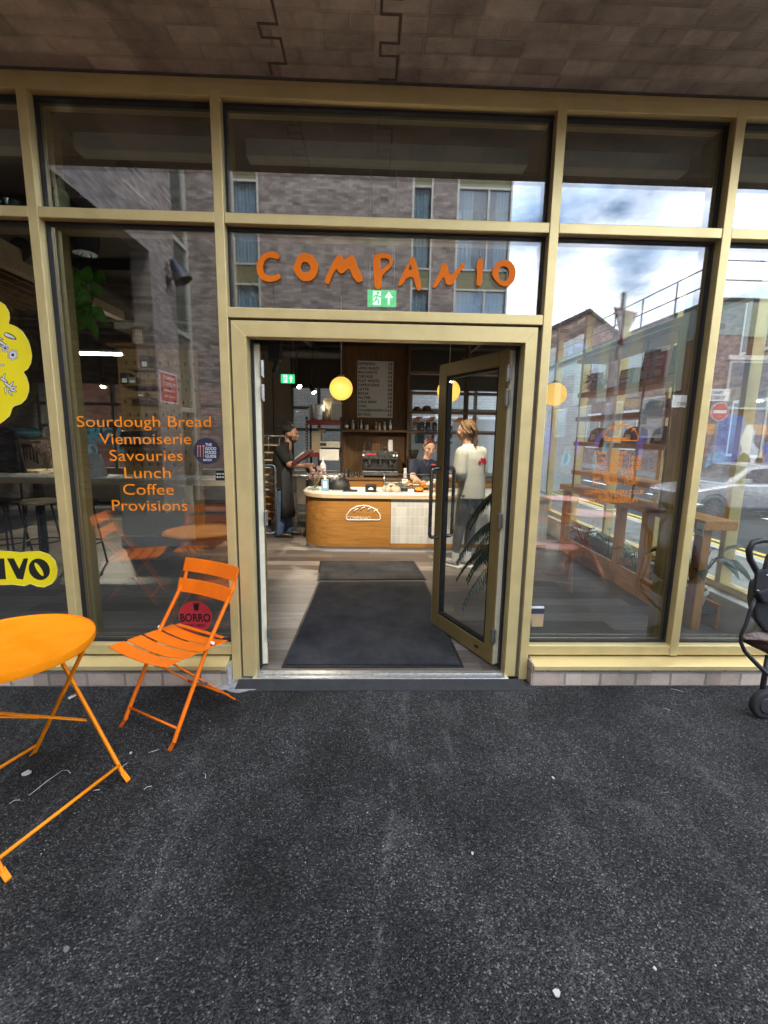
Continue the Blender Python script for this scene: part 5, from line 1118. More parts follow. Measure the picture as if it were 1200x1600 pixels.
for u, h, r, lab in ((541, .13, .035, 'steel milk jug nearest the timber upright'), (547.5, .12, .033, 'steel milk jug second from the upright'), (551, .10, .03, 'small steel jug with a black lid'), (560.5, .12, .022, 'narrow steel tumbler beside the espresso machine')):
    c = Vector((P(u, 740, 4.70).x, 4.70, KZ)); t = thing('milk_jug', lab, 'jug', tuple(c), 0, 'steel jugs on the back counter'); b = MB(); b.lathe([(0, 0), (r, 0), (r*1.02, h*.3), (r*.72, h*.8), (r*.8, h), (r*.7, h), (r*.66, h*.8), (0, .01)], c, 18); obj('jug_body', b, CHROME, t, smooth=40)
    b = MB(); b.tube([(c.x+r*.75, c.y, c.z+h*.85), (c.x+r*1.5, c.y, c.z+h*.8), (c.x+r*1.5, c.y, c.z+h*.35), (c.x+r*.98, c.y, c.z+h*.25)], .005, 6); obj('jug_handle', b, CHROME, t, smooth=True)
# ---- pendant globes
GLOBE = emit('glowing_amber_globe', (1.0, .57, .085), .40, (.5, .35, .1))
for k, (u, v, lab) in enumerate(((533, 607, 'glowing amber globe pendant left of the menu board'), (701, 611, 'glowing amber globe pendant half hidden by the open door'), (867, 616, 'glowing amber globe pendant seen through the right window'))):
    c = P(u, v, 3.58); t = thing('globe_pendant', lab, 'pendant lamp', tuple(c), 0, 'amber globe pendants')
    b = MB(); b.ball(c, .152, n=20); obj('globe', b, GLOBE, t, smooth=True)
    b = MB(); b.tube([(c.x, c.y, c.z+.150), (c.x, c.y, ZS-.056)], .004, 6); obj('cord', b, WHITEP, t)
    b = MB(); b.lathe([(0, .14), (.045, .14), (.045, .165), (.012, .185), (0, .185)], c, 18); obj('globe_cap', b, BRASS if False else GOLD_D, t, smooth=35)
# ---- lamps
def spot(u, v, Y, label, aim=(0, -.4, -1), power=20):
    c = P(u, v, Y); t = thing('track_spotlight', label, 'spotlight', tuple(c), 0, 'white hot track spotlights')
    d = Vector(aim).normalized(); b = MB(); b.tube([c-d*.16, c-d*.02, c+d*.02], [.03, .045, .045], 14, cap=False); obj('lamp_can', b, DARKM, t, smooth=35)
    b = MB(); disk(b, c-d*.035 if 'transom' in label else c+d*.012, .040, d, .008, 16); obj('lamp_lens', b, emit('hot_spot_lens', (1, .9, .7), 14), t)
    b = MB(); b.tube([c-d*.1, (c.x, c.y, ZS-.11)], .008, 6); obj('lamp_stem', b, DARKM, t)
    b = MB(); b.box(c.x-.5, c.x+.5, c.y-.015, c.y+.015, ZS-.11, ZS-.056); obj('lamp_track', b, DARKM, t)
    L_ = bpy.data.lights.new('spot_beam', 'SPOT'); L_.energy = power; L_.spot_size = RAD(80); L_.spot_blend = .6; L_.color = (1, .86, .66); L_.shadow_soft_size = .04
    o = bpy.data.objects.new('spot_beam', L_); C.objects.link(o); o.location = c; o.rotation_euler = (-d).to_track_quat('Z', 'Y').to_euler(); o.location = c + d*.02; wpar(o, t)
spot(467, 603, 5.0, 'bright track spotlight right of the far exit sign', (.75, -.75, -1), 150)
spot(490, 612, 5.6, 'bright track spotlight above the steel pot', (.6, -.5, -1), 60)
spot(161, 603, 5.4, 'bright track spotlight seen through the left window', (.1, -.6, -1), 200)
spot(478, 470, 1.75, 'added unseen spotlight behind the transom brightening the oak counter front', (.05, 1.3, -1.75), 150)  # invented lamp, added to light the counter front
spot(745, 470, 1.75, 'added unseen spotlight behind the transom brightening the tiled counter front', (-.15, 1.3, -1.75), 105)  # second added lamp, brightens the tiles
c0, c1 = P(116, 552, 3.4), P(190, 553, 3.4)
t = thing('strip_light', 'white linear strip light hung behind the left window', 'strip light', tuple((c0+c1)/2))
b = MB(); b.box(c0.x, c1.x, 3.38, 3.42, c0.z-.014, c0.z+.014); obj('tube', b, emit('cool_white_tube', (1, .96, .88), 22), t, bevel=.006)
b = MB(); b.box(c0.x, c1.x, 3.375, 3.425, c0.z+.0145, c0.z+.045); obj('batten', b, WHITEP, t)
for x in (c0.x+.1, c1.x-.1): b = MB(); b.tube([(x, 3.4, c0.z+.045), (x, 3.4, ZS-.056)], .003, 5); obj('hanger', b, DARKM, t)
# ---- exit signs
GREEN = emit('lit_exit_green', (.03, .50, .16), .55, (.02, .35, .12)); EXW = emit('lit_exit_white', (.8, 1, .85), .55, (.8, .85, .8))
def exit_sign(u0, v0, u1, v1, Y, label):
    a, c = P(u0, v1, Y), P(u1, v0, Y); w_, h = c.x-a.x, c.z-a.z; F = lambda x, y, e=0: (a.x+x*w_, Y-e, a.z+y*h)
    t = thing('exit_sign', label, 'exit sign', tuple((a+c)/2), 0, 'green running man exit signs')
    b = MB(); b.box(a.x, c.x, Y, Y+.02, a.z, c.z); obj('sign_panel', b, GREEN, t, bevel=.002)
    b = MB(); b.prism([F(.19, .08, .002), F(.46, .08, .002), F(.46, .92, .002), F(.19, .92, .002)], (0, .001, 0)); obj('doorway_print', b, EXW, t)
    b = MB(); r = h*.055
    disk(b, F(.36, .80, .004), h*.085, (0, -1, 0), .001, 12)
    for pp in (((.34, .70), (.30, .44)), ((.33, .66), (.42, .56), (.47, .60)), ((.33, .66), (.25, .62), (.22, .50)), ((.30, .44), (.39, .32), (.37, .14)), ((.30, .44), (.25, .28), (.16, .24))):
        for p_, q_ in zip(pp, pp[1:]): b.bar(F(*p_, .004), F(*q_, .004), h*.09, .0015, (0, 1, 0))
    obj('running_man_print', b, GREEN, t)
    b = MB(); b.bar(F(.74, .12, .003), F(.74, .62, .003), h*.13, .0015, (0, 1, 0)); b.prism([F(.74, .90, .003), F(.60, .55, .003), F(.66, .50, .003), F(.74, .70, .003), F(.82, .50, .003), F(.88, .55, .003)], (0, .0012, 0)); obj('arrow_print', b, EXW, t)
    for x in (.08, .92): b = MB(); b.tube([F(x, 1, -.01), (F(x, 1)[0], Y+.01, min(ZS-.056, F(x, 1)[2]+1.5))], .0025, 5); obj('hanging_wire', b, STEEL, t)
exit_sign(574, 453.5, 619.5, 478, .62, 'green running man exit sign hung below the P of the shop sign')
exit_sign(439, 585, 460, 598.5, 4.1, 'small green exit sign deeper inside by the spotlights')
c = P(430, 556, 3.2); t = thing('ceiling_speaker', 'black speaker on a bracket under the ceiling by the left door', 'speaker', tuple(c)); b = MB(); b.box(c.x-.075, c.x+.075, c.y-.08, c.y+.08, c.z-.06, c.z+.11); obj('speaker_box', b, BLACKP, t, bevel=.01); b = MB(); b.tube([(c.x+.03, c.y, c.z-.06), (c.x-.02, c.y, c.z-.2)], .03, 10); obj('speaker_bracket', b, BLACKP, t, smooth=35); b = MB(); b.tube([(c.x, c.y, c.z+.11), (c.x, c.y, ZS-.056)], .012, 6); obj('speaker_rod', b, DARKM, t)
# ---- ceiling services
t = thing('ceiling_pipework', 'dark service pipes and conduit slung under the concrete ceiling', 'pipes', (0, 4, ZS))
PIP = M('grey_conduit', (.17, .15, .13), .5, .4)
for a, c, r in (((-6.5, 4.3, ZS-.26), (2.9, 4.3, ZS-.26), .028), ((-.1, 4.05, ZS-.20), (2.9, 4.05, ZS-.20), .035), ((-6.5, 5.6, ZS-.16), (2.9, 5.6, ZS-.16), .05), ((-1.55, .5, ZS-.2), (-1.0, 7.3, ZS-.2), .06), ((-3.6, 6.2, ZS-.35), (-.5, 6.2, ZS-.35), .09), ((1.9, 1.0, ZS-.2), (1.9, 7.2, ZS-.2), .05), ((-3.0, 1.6, ZS-.3), (-3.0, 7.3, ZS-.3), .10)):
    b = MB(); b.tube([a, c], r, 12); obj('pipe', b, PIP, t, smooth=40)
for y in (1.3, 2.6, 3.9, 5.2, 6.5): b = MB(); b.box(-6.9, 2.9, y-.09, y+.09, ZS-.16, ZS-.0565); obj('beam', b, CEILM, t)
t = thing('louvre_ceiling_raft', 'slatted timber ceiling raft behind the far left window', 'ceiling raft', (-3.6, 2, 3))
for k in range(10): b = MB(); b.box(-4.6+k*.16, -4.57+k*.16, .5, 3.2, 2.92, 3.03); obj('slat', b, WALNUTX, t)
b = MB(); b.box(-3.08, -2.98, .45, 3.25, 2.86, 3.05); obj('raft_edge', b, PALEWOOD, t)
# ---- rear wall with windows
RY = 7.3
rw = thing('rear_window_wall', 'rear wall of framed windows at the back of the bakery', 'window wall', (-2, RY, 0))
def rwx(u): return P(u, 650, RY).x
WF = M('grey_rear_window_frame', (.26, .24, .20), .5, .2)
segs = [(-6.99, -4.7), (rwx(408), rwx(455))]
b = MB(); b.box(rwx(404), rwx(455), RY, RY+.15, FZ, ZS-.06); obj('beige_panel', b, WALLB, rw)
b = MB(); b.box(rwx(405), rwx(406)+.02, RY-.012, RY, FZ, 2.8); b.box(rwx(427), rwx(427)+.012, RY-.008, RY, FZ, 2.8); obj('panel_joint', b, DARKM, rw)
b = MB(); zt = P(500, 606, RY).z; b.box(-6.99, 3.0, RY+.001, RY+.149, zt, ZS-.061); obj('wall_over_windows', b, M('dark_umber_wall', (.09, .07, .05), .8), rw)
b = MB(); b.box(-6.99, rwx(404)-.001, RY, RY+.15, FZ, .75); b.box(rwx(455)+.001, 3.0, RY, RY+.15, FZ, .75); obj('wall_under_windows', b, WALLB, rw)
for xa, xb_, n in ((-6.9, rwx(404), 6), (rwx(456), rwx(540), 2), (rwx(540), 2.95, 5)):
    for k in range(n+1):
        x = xa+(xb_-xa)*k/n; b = MB(); b.box(x-.03, x+.03, RY+.02, RY+.12, .751, zt-.001); obj('window_post', b, WF, rw)
    for z in (P(480, 637, RY).z, P(480, 671, RY).z):
        b = MB(); b.box(xa+.031, xb_-.031, RY+.03, RY+.11, z-.03, z+.03); obj('window_rail', b, WF, rw)
    b = MB(); b.box(xa, xb_, RY+.065, RY+.08, .752, zt-.002); obj('window_glass', b, THIN, rw)
# behind the shop: yard walls, mural, van
YD = 10.5
t = thing('yard_wall', 'red brick yard wall with a teal mural seen through the rear windows', 'wall', (-4, YD, 0))
b = MB(); b.box(-11, -2.6, YD, YD+.3, 0, 4.6); obj('wall', b, brick('yard_red_brick', 'XZ', (.36, .12, .07), (.46, .18, .11), (.3, .25, .22), vary=.4), t)
MUR = [M('mural_teal', (.10, .34, .40), .6), M('mural_pale_teal', (.30, .52, .55), .6), M('mural_navy', (.03, .06, .12), .6)]
rg = random.Random(21)
for k in range(16):
    c = P(rg.uniform(125, 210), rg.uniform(668, 712), YD-.004); r = rg.uniform(.12, .3); n = 20
    b = MB(); b.ring([(c.x+r*cos(2*pi*i/n), YD-.002-.002*k, c.z+r*sin(2*pi*i/n)) for i in range(n)], [(c.x+r*.62*cos(2*pi*i/n)+.02, YD-.002-.002*k, c.z+r*.62*sin(2*pi*i/n)) for i in range(n)], (0, -.0015, 0)); obj('mural', b, MUR[k % 3], t)
t = thing('pale_yard_wall', 'white painted brick wall behind the rack of boxes', 'wall', (-.5, YD, 0))
b = MB(); b.box(-2.59, 6.0, YD+.01, YD+.3, 0, 5.2); obj('wall', b, brick('white_painted_brick', 'XZ', (.66, .67, .66), (.72, .73, .72), (.5, .5, .5), vary=.1, dirt=.08), t)
vn = thing('white_van', 'white van with orange chevrons beyond the shelves', 'van', (1.6, 9.2, 0))
b = MB(); b.box(.95, 3.6, 8.6, 10.2, .35, 2.0); obj('body', b, M('white_van_paint', (.75, .76, .77), .3, 0, .03, 3, coat=.4), vn, bevel=.08, seg=3)
b = MB(); b.box(1.1, 2.0, 8.585, 8.599, 1.35, 1.85); obj('rear_window', b, M('van_dark_glass', (.05, .06, .07), .1), vn)
CHV = M('orange_chevron', (.9, .22, .02), .5)
for k in range(5):
    x = 1.0+k*.34; b = MB(); b.prism([(x, 8.59, 1.87), (x+.16, 8.59, 1.87), (x+.28, 8.59, 1.99), (x+.12, 8.59, 1.99)], (0, .008, 0)); obj('chevron', b, CHV, vn)
for x in (1.35, 3.1): b = MB(); b.tube([(x, 8.62, .34), (x, 8.86, .34)], .33, 20); obj('wheel', b, BLACKP, vn, smooth=35)
b = MB(); b.box(2.2, 2.5, 8.58, 8.6, 1.2, 1.26); obj('door_handle', b, BLACKP, vn)
# ---- red storage rack, pot, boxes
Yr = 5.3
def Rk(u, v): return P(u, v, Yr)
t = thing('red_storage_rack', 'black posted storage rack with deep red shelves behind the counter', 'rack', (Rk(505, 700).x, Yr+.2, 0))
REDR = M('deep_red_enamel', (.20, .012, .015), .4)
x0, x1 = Rk(478, 700).x, Rk(534, 700).x
for z in (Rk(500, 660).z, Rk(500, 711).z, .45): b = MB(); b.box(x0, x1, Yr, Yr+.55, z-.035, z+.035); obj('rack_shelf', b, REDR, t, bevel=.004)
for x in (x0, x1-.03):
    for y in (Yr-.012, Yr+.55): b = MB(); b.box(x, x+.035, y, y+.012, FZ, Rk(500, 655).z+.04); obj('rack_post', b, BLACKP, t)
b = MB(); zz = .5
while zz < Rk(500, 655).z: b.box(x0+.012, x0+.022, Yr-.0145, Yr-.0125, zz, zz+.02); zz += .05
obj('post_slots', b, WHITEP, t)
zr = Rk(500, 660).z+.036; zr2 = Rk(500, 711).z+.036
c = Vector((P(496, 640, Yr+.2).x, Yr+.2, zr)); t = thing('stock_pot', 'tall steel stock pot on top of the red rack', 'pot', tuple(c))
b = MB(); b.lathe([(0, 0), (.135, 0), (.14, .02), (.14, .25), (.146, .255), (.146, .262), (0, .265)], c, 28); obj('pot_body', b, STEEL, t, smooth=35)
for s in (-1, 1): b = MB(); b.tube([(c.x+s*.138, c.y-.03, c.z+.2), (c.x+s*.17, c.y-.03, c.z+.205), (c.x+s*.17, c.y+.03, c.z+.205), (c.x+s*.138, c.y+.03, c.z+.2)], .006, 6); obj('pot_handle', b, STEEL, t, smooth=True)
CARD = M('brown_cardboard', (.42, .30, .16), .8, 0, .08, 4); CARDP = M('pale_cardboard', (.56, .46, .30), .8, 0, .06, 4)
def carton(name, label, u0, v0, u1, v1, Y, dp, mt, z=None, group='cartons on the red rack'):
    a, c = P(u0, v1, Y), P(u1, v0, Y); z0 = a.z if z is None else z
    t = thing(name, label, 'box', ((a.x+c.x)/2, Y+dp/2, z0), 0, group)
    b = MB(); b.box(a.x, c.x, Y, Y+dp, z0, c.z); obj('carton', b, mt, t, bevel=.004)
    b = MB(); b.box((a.x+c.x)/2-.02, (a.x+c.x)/2+.02, Y-.0015, Y-.0003, z0+.01, c.z-.002); b.box((a.x+c.x)/2-.02, (a.x+c.x)/2+.02, Y-.001, Y+dp, c.z+.0003, c.z+.0015); obj('tape', b, PALEWOOD, t)
carton('cardboard_box', 'pale cardboard box on top of the rack behind the pot', 506, 622, 534, 638, Yr+.3, .22, CARDP, None); carton('cardboard_box', 'pale cardboard box directly under the top carton', 506, 638.3, 516, 656, Yr+.3, .22, CARDP, zr)
b = MB(); a, c = P(517, 655, Yr+.05), P(534, 629, Yr+.05); t = thing('plastic_tub', 'frosted plastic tub at the right end of the red rack', 'tub', ((a.x+c.x)/2, Yr+.15, zr)); b.box(a.x, c.x, Yr+.05, Yr+.25, zr, c.z-.02); obj('tub', b, M('frosted_plastic', (.42, .42, .40), .4), t, bevel=.012, seg=3); b = MB(); b.box(a.x-.008, c.x+.008, Yr+.045, Yr+.258, c.z-.0195, c.z); obj('tub_lid', b, WHITEP, t, bevel=.004)
carton('cardboard_box', 'tall brown cardboard box standing on the middle shelf of the rack', 487, 676, 501, 706, Yr+.1, .3, CARDP, zr2); carton('cardboard_box', 'low brown box tucked under the red top shelf', 497, 669, 508, 676, Yr+.3, .2, CARDP, None)
t = thing('label_printer', 'pale label printer with a white sheet hanging from it on the rack', 'printer', (Rk(515, 690).x, Yr, zr2)); a, c = Rk(502, 716), Rk(533, 690)
b = MB(); b.box(a.x, c.x, Yr-.25, Yr-.02, c.z-.10, c.z); obj('printer_body', b, M('beige_plastic', (.40, .38, .32), .5), t, bevel=.012); b = MB(); b.box(a.x+.01, a.x+.11, Yr-.255, Yr-.2505, c.z-.07, c.z-.02); obj('printer_screen', b, BLACKP, t)
b = MB(); b.box(a.x, c.x-.02, Yr-.262, Yr-.256, P(515, 719, Yr-.26).z, P(515, 702, Yr-.26).z); obj('hanging_sheet', b, PAPER, t)
b = MB(); b.box(a.x+.02, c.x-.02, Yr-.2, Yr-.04, zr2+.0, c.z-.101) if c.z-.101 > zr2 else b.box(a.x+.02, a.x+.04, Yr-.2, Yr-.1, c.z-.12, c.z-.1005); obj('printer_base', b, DARKM, t)
c = Vector((P(505, 740, 4.55).x, 4.55, P(505, 742, 4.55).z)); bottle('spray_bottle', 'white trigger spray bottle left of the back counter', 'spray bottle', (c.x, c.y, c.z), .26, .045, WHITEP, WHITEV, .3)
t = thing('prep_bench', 'steel topped prep bench between the rack and the counter', 'bench', (-.9, 4.6, 0)); zb_ = c.z-.001
b = MB(); b.box(P(458, 745, 4.5).x, P(536, 745, 4.5).x, 4.4, 5.0, zb_-.04, zb_); obj('bench_top', b, STEEL, t, bevel=.004)
for x in (P(460, 745, 4.5).x, P(532, 745, 4.5).x): b = MB(); b.box(x, x+.04, 4.42, 4.46, FZ, zb_-.041); obj('bench_leg', b, STEEL, t)
b = MB(); b.box(P(460, 745, 4.5).x, P(532, 745, 4.5).x, 4.42, 4.95, .3, .33); obj('bench_shelf', b, STEEL, t)
c = Vector((P(488, 735, 4.6).x, 4.6, zb_)); t = thing('mixing_bowl', 'dark mixing bowl catching a lamp glint on the prep bench', 'bowl', tuple(c)); b = MB(); b.lathe([(0, 0), (.06, 0), (.11, .08), (.12, .13), (.112, .13), (.1, .08), (0, .015)], c, 22); obj('bowl', b, M('dark_bowl_metal', (.06, .055, .05), .2, .8), t, smooth=40); b = MB(); b.lathe([(.12, .128), (.125, .13), (.125, .136), (.118, .134)], c, 22); obj('bowl_rim', b, STEEL, t, smooth=40)
# ---- bread trolley behind the left door leaf
t = thing('bread_trolley', 'tall wheeled bread rack with timber trays behind the left door leaf', 'trolley', (P(425, 830, 4.6).x, 4.7, 0))
xa, xb_ = P(409, 760, 4.55).x, P(440, 760, 4.55).x; zt = P(420, 681, 4.55).z
for x in (xa, xb_-.03):
    for y in (4.5, 5.02): b = MB(); b.tube([(x+.015, y, .1), (x+.015, y, zt-.06), (x+.03, y, zt)], .014, 8); obj('trolley_post', b, STEEL, t, smooth=True)
b = MB(); b.tube([(xa, 4.5, zt), (xb_, 4.5, zt)], .014, 8); b.tube([(xa, 5.02, zt), (xb_, 5.02, zt)], .014, 8); obj('trolley_top_rail', b, STEEL, t, smooth=True)
k = 0; z = .2
while z < zt-.08:
    b = MB(); b.box(xa+.03, xb_-.03, 4.48, 5.02, z, z+.016); obj('tray', b, PALEWOOD if k > 3 else OAK, t, bevel=.002); z += .115; k += 1
for x in (xa+.015, xb_-.015):
    for y in (4.52, 5.0): b = MB(); b.tube([(x-.015, y, .055+FZ), (x+.015, y, .055+FZ)], .054, 12); obj('castor', b, BLACKP, t, smooth=35)
# ------------------------------------------------------------------ left side of the room
BZ = P(200, 747.5, 2.75).z
t = thing('window_bar', 'long white topped bar counter crossing behind the left windows', 'bar', (-3.2, 3, 0))
xr_ = P(372, 750, 2.8).x
b = MB(); b.box(-6.2, xr_, 2.75, 3.25, BZ-.012, BZ); obj('white_top', b, M('white_bar_laminate', (.74, .74, .70), .25), t, bevel=.003)
b = MB(); b.box(-6.2, xr_-.002, 2.755, 3.245, BZ-.075, BZ-.0125); obj('ply_edge', b, PALEWOOD, t)
g0, g1 = G(194, 853, FZ), G(292, 853, FZ)
b = MB(); b.box(g0.x, g1.x, g0.y, g0.y+.35, FZ, BZ-.076); obj('white_pier', b, M('white_painted_pier', (.78, .77, .70), .6, 0, .05), t, bevel=.003)
b = MB(); b.box(g0.x-.02, g1.x+.02, g0.y-.02, g0.y-.001, FZ, FZ+.14); obj('skirting', b, WHITEP, t, bevel=.003)
for x in (-5.4, -4.1): b = MB(); b.box(x, x+.07, 3.0, 3.07, FZ, BZ-.076); obj('bar_leg', b, DARKM, t)
def stool(c, label, col):
    t = thing('bar_stool', label, 'stool', tuple(c), 0, 'bar stools')
    b = MB(); b.lathe([(0, .70), (.17, .70), (.18, .72), (.16, .745), (0, .75)], c, 24); obj('seat', b, col, t, smooth=40)
    for k in range(4):
        a = pi/4+k*pi/2; b = MB(); b.tube([(c[0]+.11*cos(a), c[1]+.11*sin(a), c[2]+.70), (c[0]+.21*cos(a), c[1]+.21*sin(a), c[2])], .011, 8); obj('leg', b, DARKM, t, smooth=True)
    b = MB(); b.tube([(c[0]+.175*cos(2*pi*k/20), c[1]+.175*sin(2*pi*k/20), c[2]+.27) for k in range(20)], .008, 6, closed=True); obj('foot_ring', b, DARKM, t, smooth=True)
stool((P(128, 800, 2.45).x, 2.45, FZ), 'dark round bar stool beneath the bar left of the white pier', BLACKP)
stool((P(62, 800, 2.5).x, 2.5, FZ), 'pale seated bar stool at the bar near the left gold mullion', PALEWOOD)
stool((P(10, 800, 2.45).x, 2.45, FZ), 'dark round bar stool at the far left end of the bar', BLACKP)
c = P(143, 747, 2.9); c.z = BZ
t = thing('menu_stand', 'white angled card stand with a small arrow on the bar', 'card stand', tuple(c)); w_ = .12; h_ = P(143, 709, 2.9).z-BZ
b = MB(); b.prism([(c.x-w_, c.y, BZ), (c.x+w_, c.y, BZ), (c.x+w_*.78, c.y+.05, BZ+h_), (c.x-w_*.78, c.y+.05, BZ+h_)], (0, .012, 0)); obj('stand_card', b, WHITEV, t)
b = MB(); b.prism([(c.x-w_*.9, c.y+.16, BZ), (c.x+w_*.9, c.y+.16, BZ), (c.x+w_*.78, c.y+.065, BZ+h_), (c.x-w_*.78, c.y+.065, BZ+h_)], (0, .006, 0)); obj('stand_back', b, WHITEP, t)
b = MB(); b.tube([(c.x+.015, c.y+.012, BZ+h_*.55), (c.x-.03, c.y+.018, BZ+h_*.45), (c.x+.015, c.y+.012, BZ+h_*.33)], .005, 5); obj('arrow_print', b, M('grey_print', (.3, .32, .34), .6), t)
# ply shelving wall with slots
PLY = wood('slotted_birch_ply', (.26, .16, .065), (.36, .235, .10), 'Z', .55)
t = thing('slotted_ply_wall', 'slotted plywood display wall with small shelves behind the lettering', 'display wall', (P(220, 650, 4.6).x, 4.6, 0))
xa, xb_ = P(190, 650, 4.6).x, P(312, 650, 4.6).x; za, zb_ = FZ, P(215, 545, 4.6).z
b = MB(); b.box(xa, xb_, 4.6, 4.64, za, zb_); obj('ply_panel', b, PLY, t)
b = MB(); z = 1.0
row = 0
while z < zb_-.08:
    x = xa+.07+(.0 if row % 2 else .06)
    while x < xb_-.05: b.box(x-.012, x+.012, 4.5975, 4.602, z, z+.055); x += .125
    z += .19; row += 1
o = obj('slots', b, BLACKP, t)
for u0, u1, v in ((197, 238, 601), (200, 245, 576), (196, 236, 622), (192, 250, 700)):
    b = MB(); p, q = P(u0, v, 4.4), P(u1, v, 4.4); b.box(p.x, q.x, 4.40, 4.599, p.z-.012, p.z+.012); obj('display_shelf', b, WALNUTX, t)
b = MB(); b.box(xa-.02, xb_, 4.35, 4.72, zb_+.001, zb_+.04); obj('ply_top', b, WALNUTX, t)
b = MB(); b.box(P(183, 500, 4.5).x, P(236, 500, 4.5).x, 4.4, 4.9, P(210, 514, 4.4).z, P(210, 456, 4.4).z); obj('pale_bulkhead', b, WALLB, t)
for k, (u, v, w_, h_, mt, lab) in enumerate(((197, 601, .13, .16, BLACKP, 'black box on the left of the middle display shelf'), (209, 601, .11, .10, M('grey_gift_box', (.18, .17, .16), .6), 'grey box right of the black box on the display shelf'), (228, 576, .15, .18, DARKM, 'dark rounded tin on the upper display shelf'), (222, 622, .12, .08, M('tan_box', (.25, .17, .1), .7), 'low tan box on the lower display shelf'))):
    p = P(u, v, 4.46); z0 = P(u, v, 4.4).z+.0125; t = thing('display_box', lab, 'box', (p.x, 4.46, z0), 0, 'goods on the slotted wall')
    b = MB(); b.box(p.x-w_/2, p.x+w_/2, 4.42, 4.56, z0, z0+h_); obj('box_body', b, mt, t, bevel=.012)
    b = MB(); b.box(p.x-.035, p.x+.035, 4.4180, 4.4197, z0+.02, z0+h_*.5); obj('box_label', b, PAPER, t)
for k in range(4):
    u = 197+k*13.5; p = P(u, 698, 4.46); z0 = P(u, 700, 4.4).z+.0125
    t = thing('retail_bag', ('black retail bag with a pale label at the left of the low row', 'black retail bag with a pale label second in the low row', 'black retail bag with a pale label third in the low row', 'black retail bag with a pale label at the right of the low row')[k], 'coffee bag', (p.x, 4.46, z0), 0, 'retail bags behind the word Sourdough')
    b = MB(); b.prism([(p.x-.07, 4.42, z0), (p.x+.07, 4.42, z0), (p.x+.065, 4.45, z0+.24), (p.x-.065, 4.45, z0+.24)], (0, .09, 0)); obj('bag_body', b, BLACKP, t, bevel=.01)
    b = MB(); b.box(p.x-.045, p.x+.045, 4.408, 4.4185, z0+.05, z0+.15); obj('bag_label', b, M('bag_label_tone_%d' % k, (.34, .35, .36), .7), t)
p0, p1 = P(207, 539, 4.34), P(224, 513, 4.34); t = thing('framed_poster', 'small framed brown and cream lettered poster above the slotted wall', 'poster', tuple((p0+p1)/2))
b = MB(); b.box(p0.x, p1.x, 4.33, 4.349, p0.z, p1.z); obj('poster_frame', b, WALNUTX, t); b = MB(); b.box(p0.x+.02, p1.x-.02, 4.327, 4.3295, p0.z+.02, p1.z-.02); obj('poster_paper', b, M('cream_paper', (.55, .46, .34), .8), t)
for k in range(3):
    z = p0.z+.05+k*(p1.z-p0.z)/3.4; b = MB(); b.tube([(p0.x+.03+i*(p1.x-p0.x-.06)/8, 4.325, z+.028*(1 if i % 2 else -1)) for i in range(9)], .006, 5); obj('poster_stroke', b, M('brown_ink', (.14, .05, .03), .8), t)
# prep wall seen at the far left
t = thing('knife_wall', 'pale splashback with a magnetic row of dark knives at the far left', 'knife rack', (P(40, 700, 5.0).x, 5.0, 1.4))
p0, p1 = P(-60, 735, 5.0), P(88, 683, 5.0)
b = MB(); b.box(p0.x, p1.x, 5.0, 5.04, p0.z, p1.z); obj('splashback', b, M('cream_splashback', (.55, .49, .36), .5), t)
b = MB(); p = P(20, 697, 5.0); q = P(60, 697, 5.0); b.box(p.x, q.x, 4.985, 4.999, p.z-.02, p.z+.02); obj('magnet_bar', b, BLACKP, t)
for k, u in enumerate((22, 27, 31, 36, 41, 46, 51, 56)):
    p = P(u, 697, 4.98); b = MB(); l = .10+.03*((k*5) % 4); b.box(p.x-.012, p.x+.012, 4.975, 4.984, p.z-l, p.z+.03); b.box(p.x-.011, p.x+.011, 4.972, 4.987, p.z-l-.1, p.z-l); obj('knife', b, DARKM, t)
p = P(45, 712, 4.9); b = MB(); b.box(P(-60, 735, 4.9).x, P(90, 735, 4.9).x, 4.3, 5.0, P(40, 736, 4.4).z-.05, P(40, 736, 4.4).z); obj('bench_top', b, PALEWOOD, t)
wz = P(40, 736, 4.4).z
dried('brown dried flowers in a slim vase on the prep bench at far left', (P(73, 730, 4.5).x, 4.5, wz+.001), .42, 40, .15, 8, GL2)
for k, u in enumerate((12, 40)):
    p = P(u, 676, 4.8); t = thing('teal_tub', ('teal glossy round tub at the very left edge', 'teal glossy round tub beside the sticker')[k], 'tub', (p.x, 4.8, p.z), 0, 'teal glossy tubs')
    b = MB(); b.ball(p, .19, 1.15, 1, .48, 14); obj('tub_body', b, M('teal_gloss_enamel', (.06, .24, .30), .15), t, smooth=True); b = MB(); b.lathe([(.2, -.01), (.222, -.01), (.222, .015), (.2, .015)], p, 24); obj('tub_rim', b, M('teal_rim', (.14, .38, .44), .2), t, smooth=40)
p0, p1 = P(-60, 685, 4.95), P(70, 685, 4.95); t = thing('wall_shelf', 'narrow pale shelf carrying the teal tubs', 'shelf', tuple((p0+p1)/2)); b = MB(); b.box(p0.x, p1.x, 4.62, 4.999, p0.z-.02, p0.z); obj('shelf_board', b, PALEWOOD, t)
for x in (p0.x+.2, p1.x-.1): b = MB(); b.prism([(x, 4.99, p0.z-.021), (x, 4.99, p0.z-.12), (x, 4.72, p0.z-.021)], (.01, 0, 0)); obj('shelf_bracket', b, DARKM, t)
t = thing('black_jacket', 'black jacket draped over a high chair back at the left edge', 'jacket', (P(6, 740, 3.3).x, 3.3, 1.1))
b = MB(); n = 14; rows = []
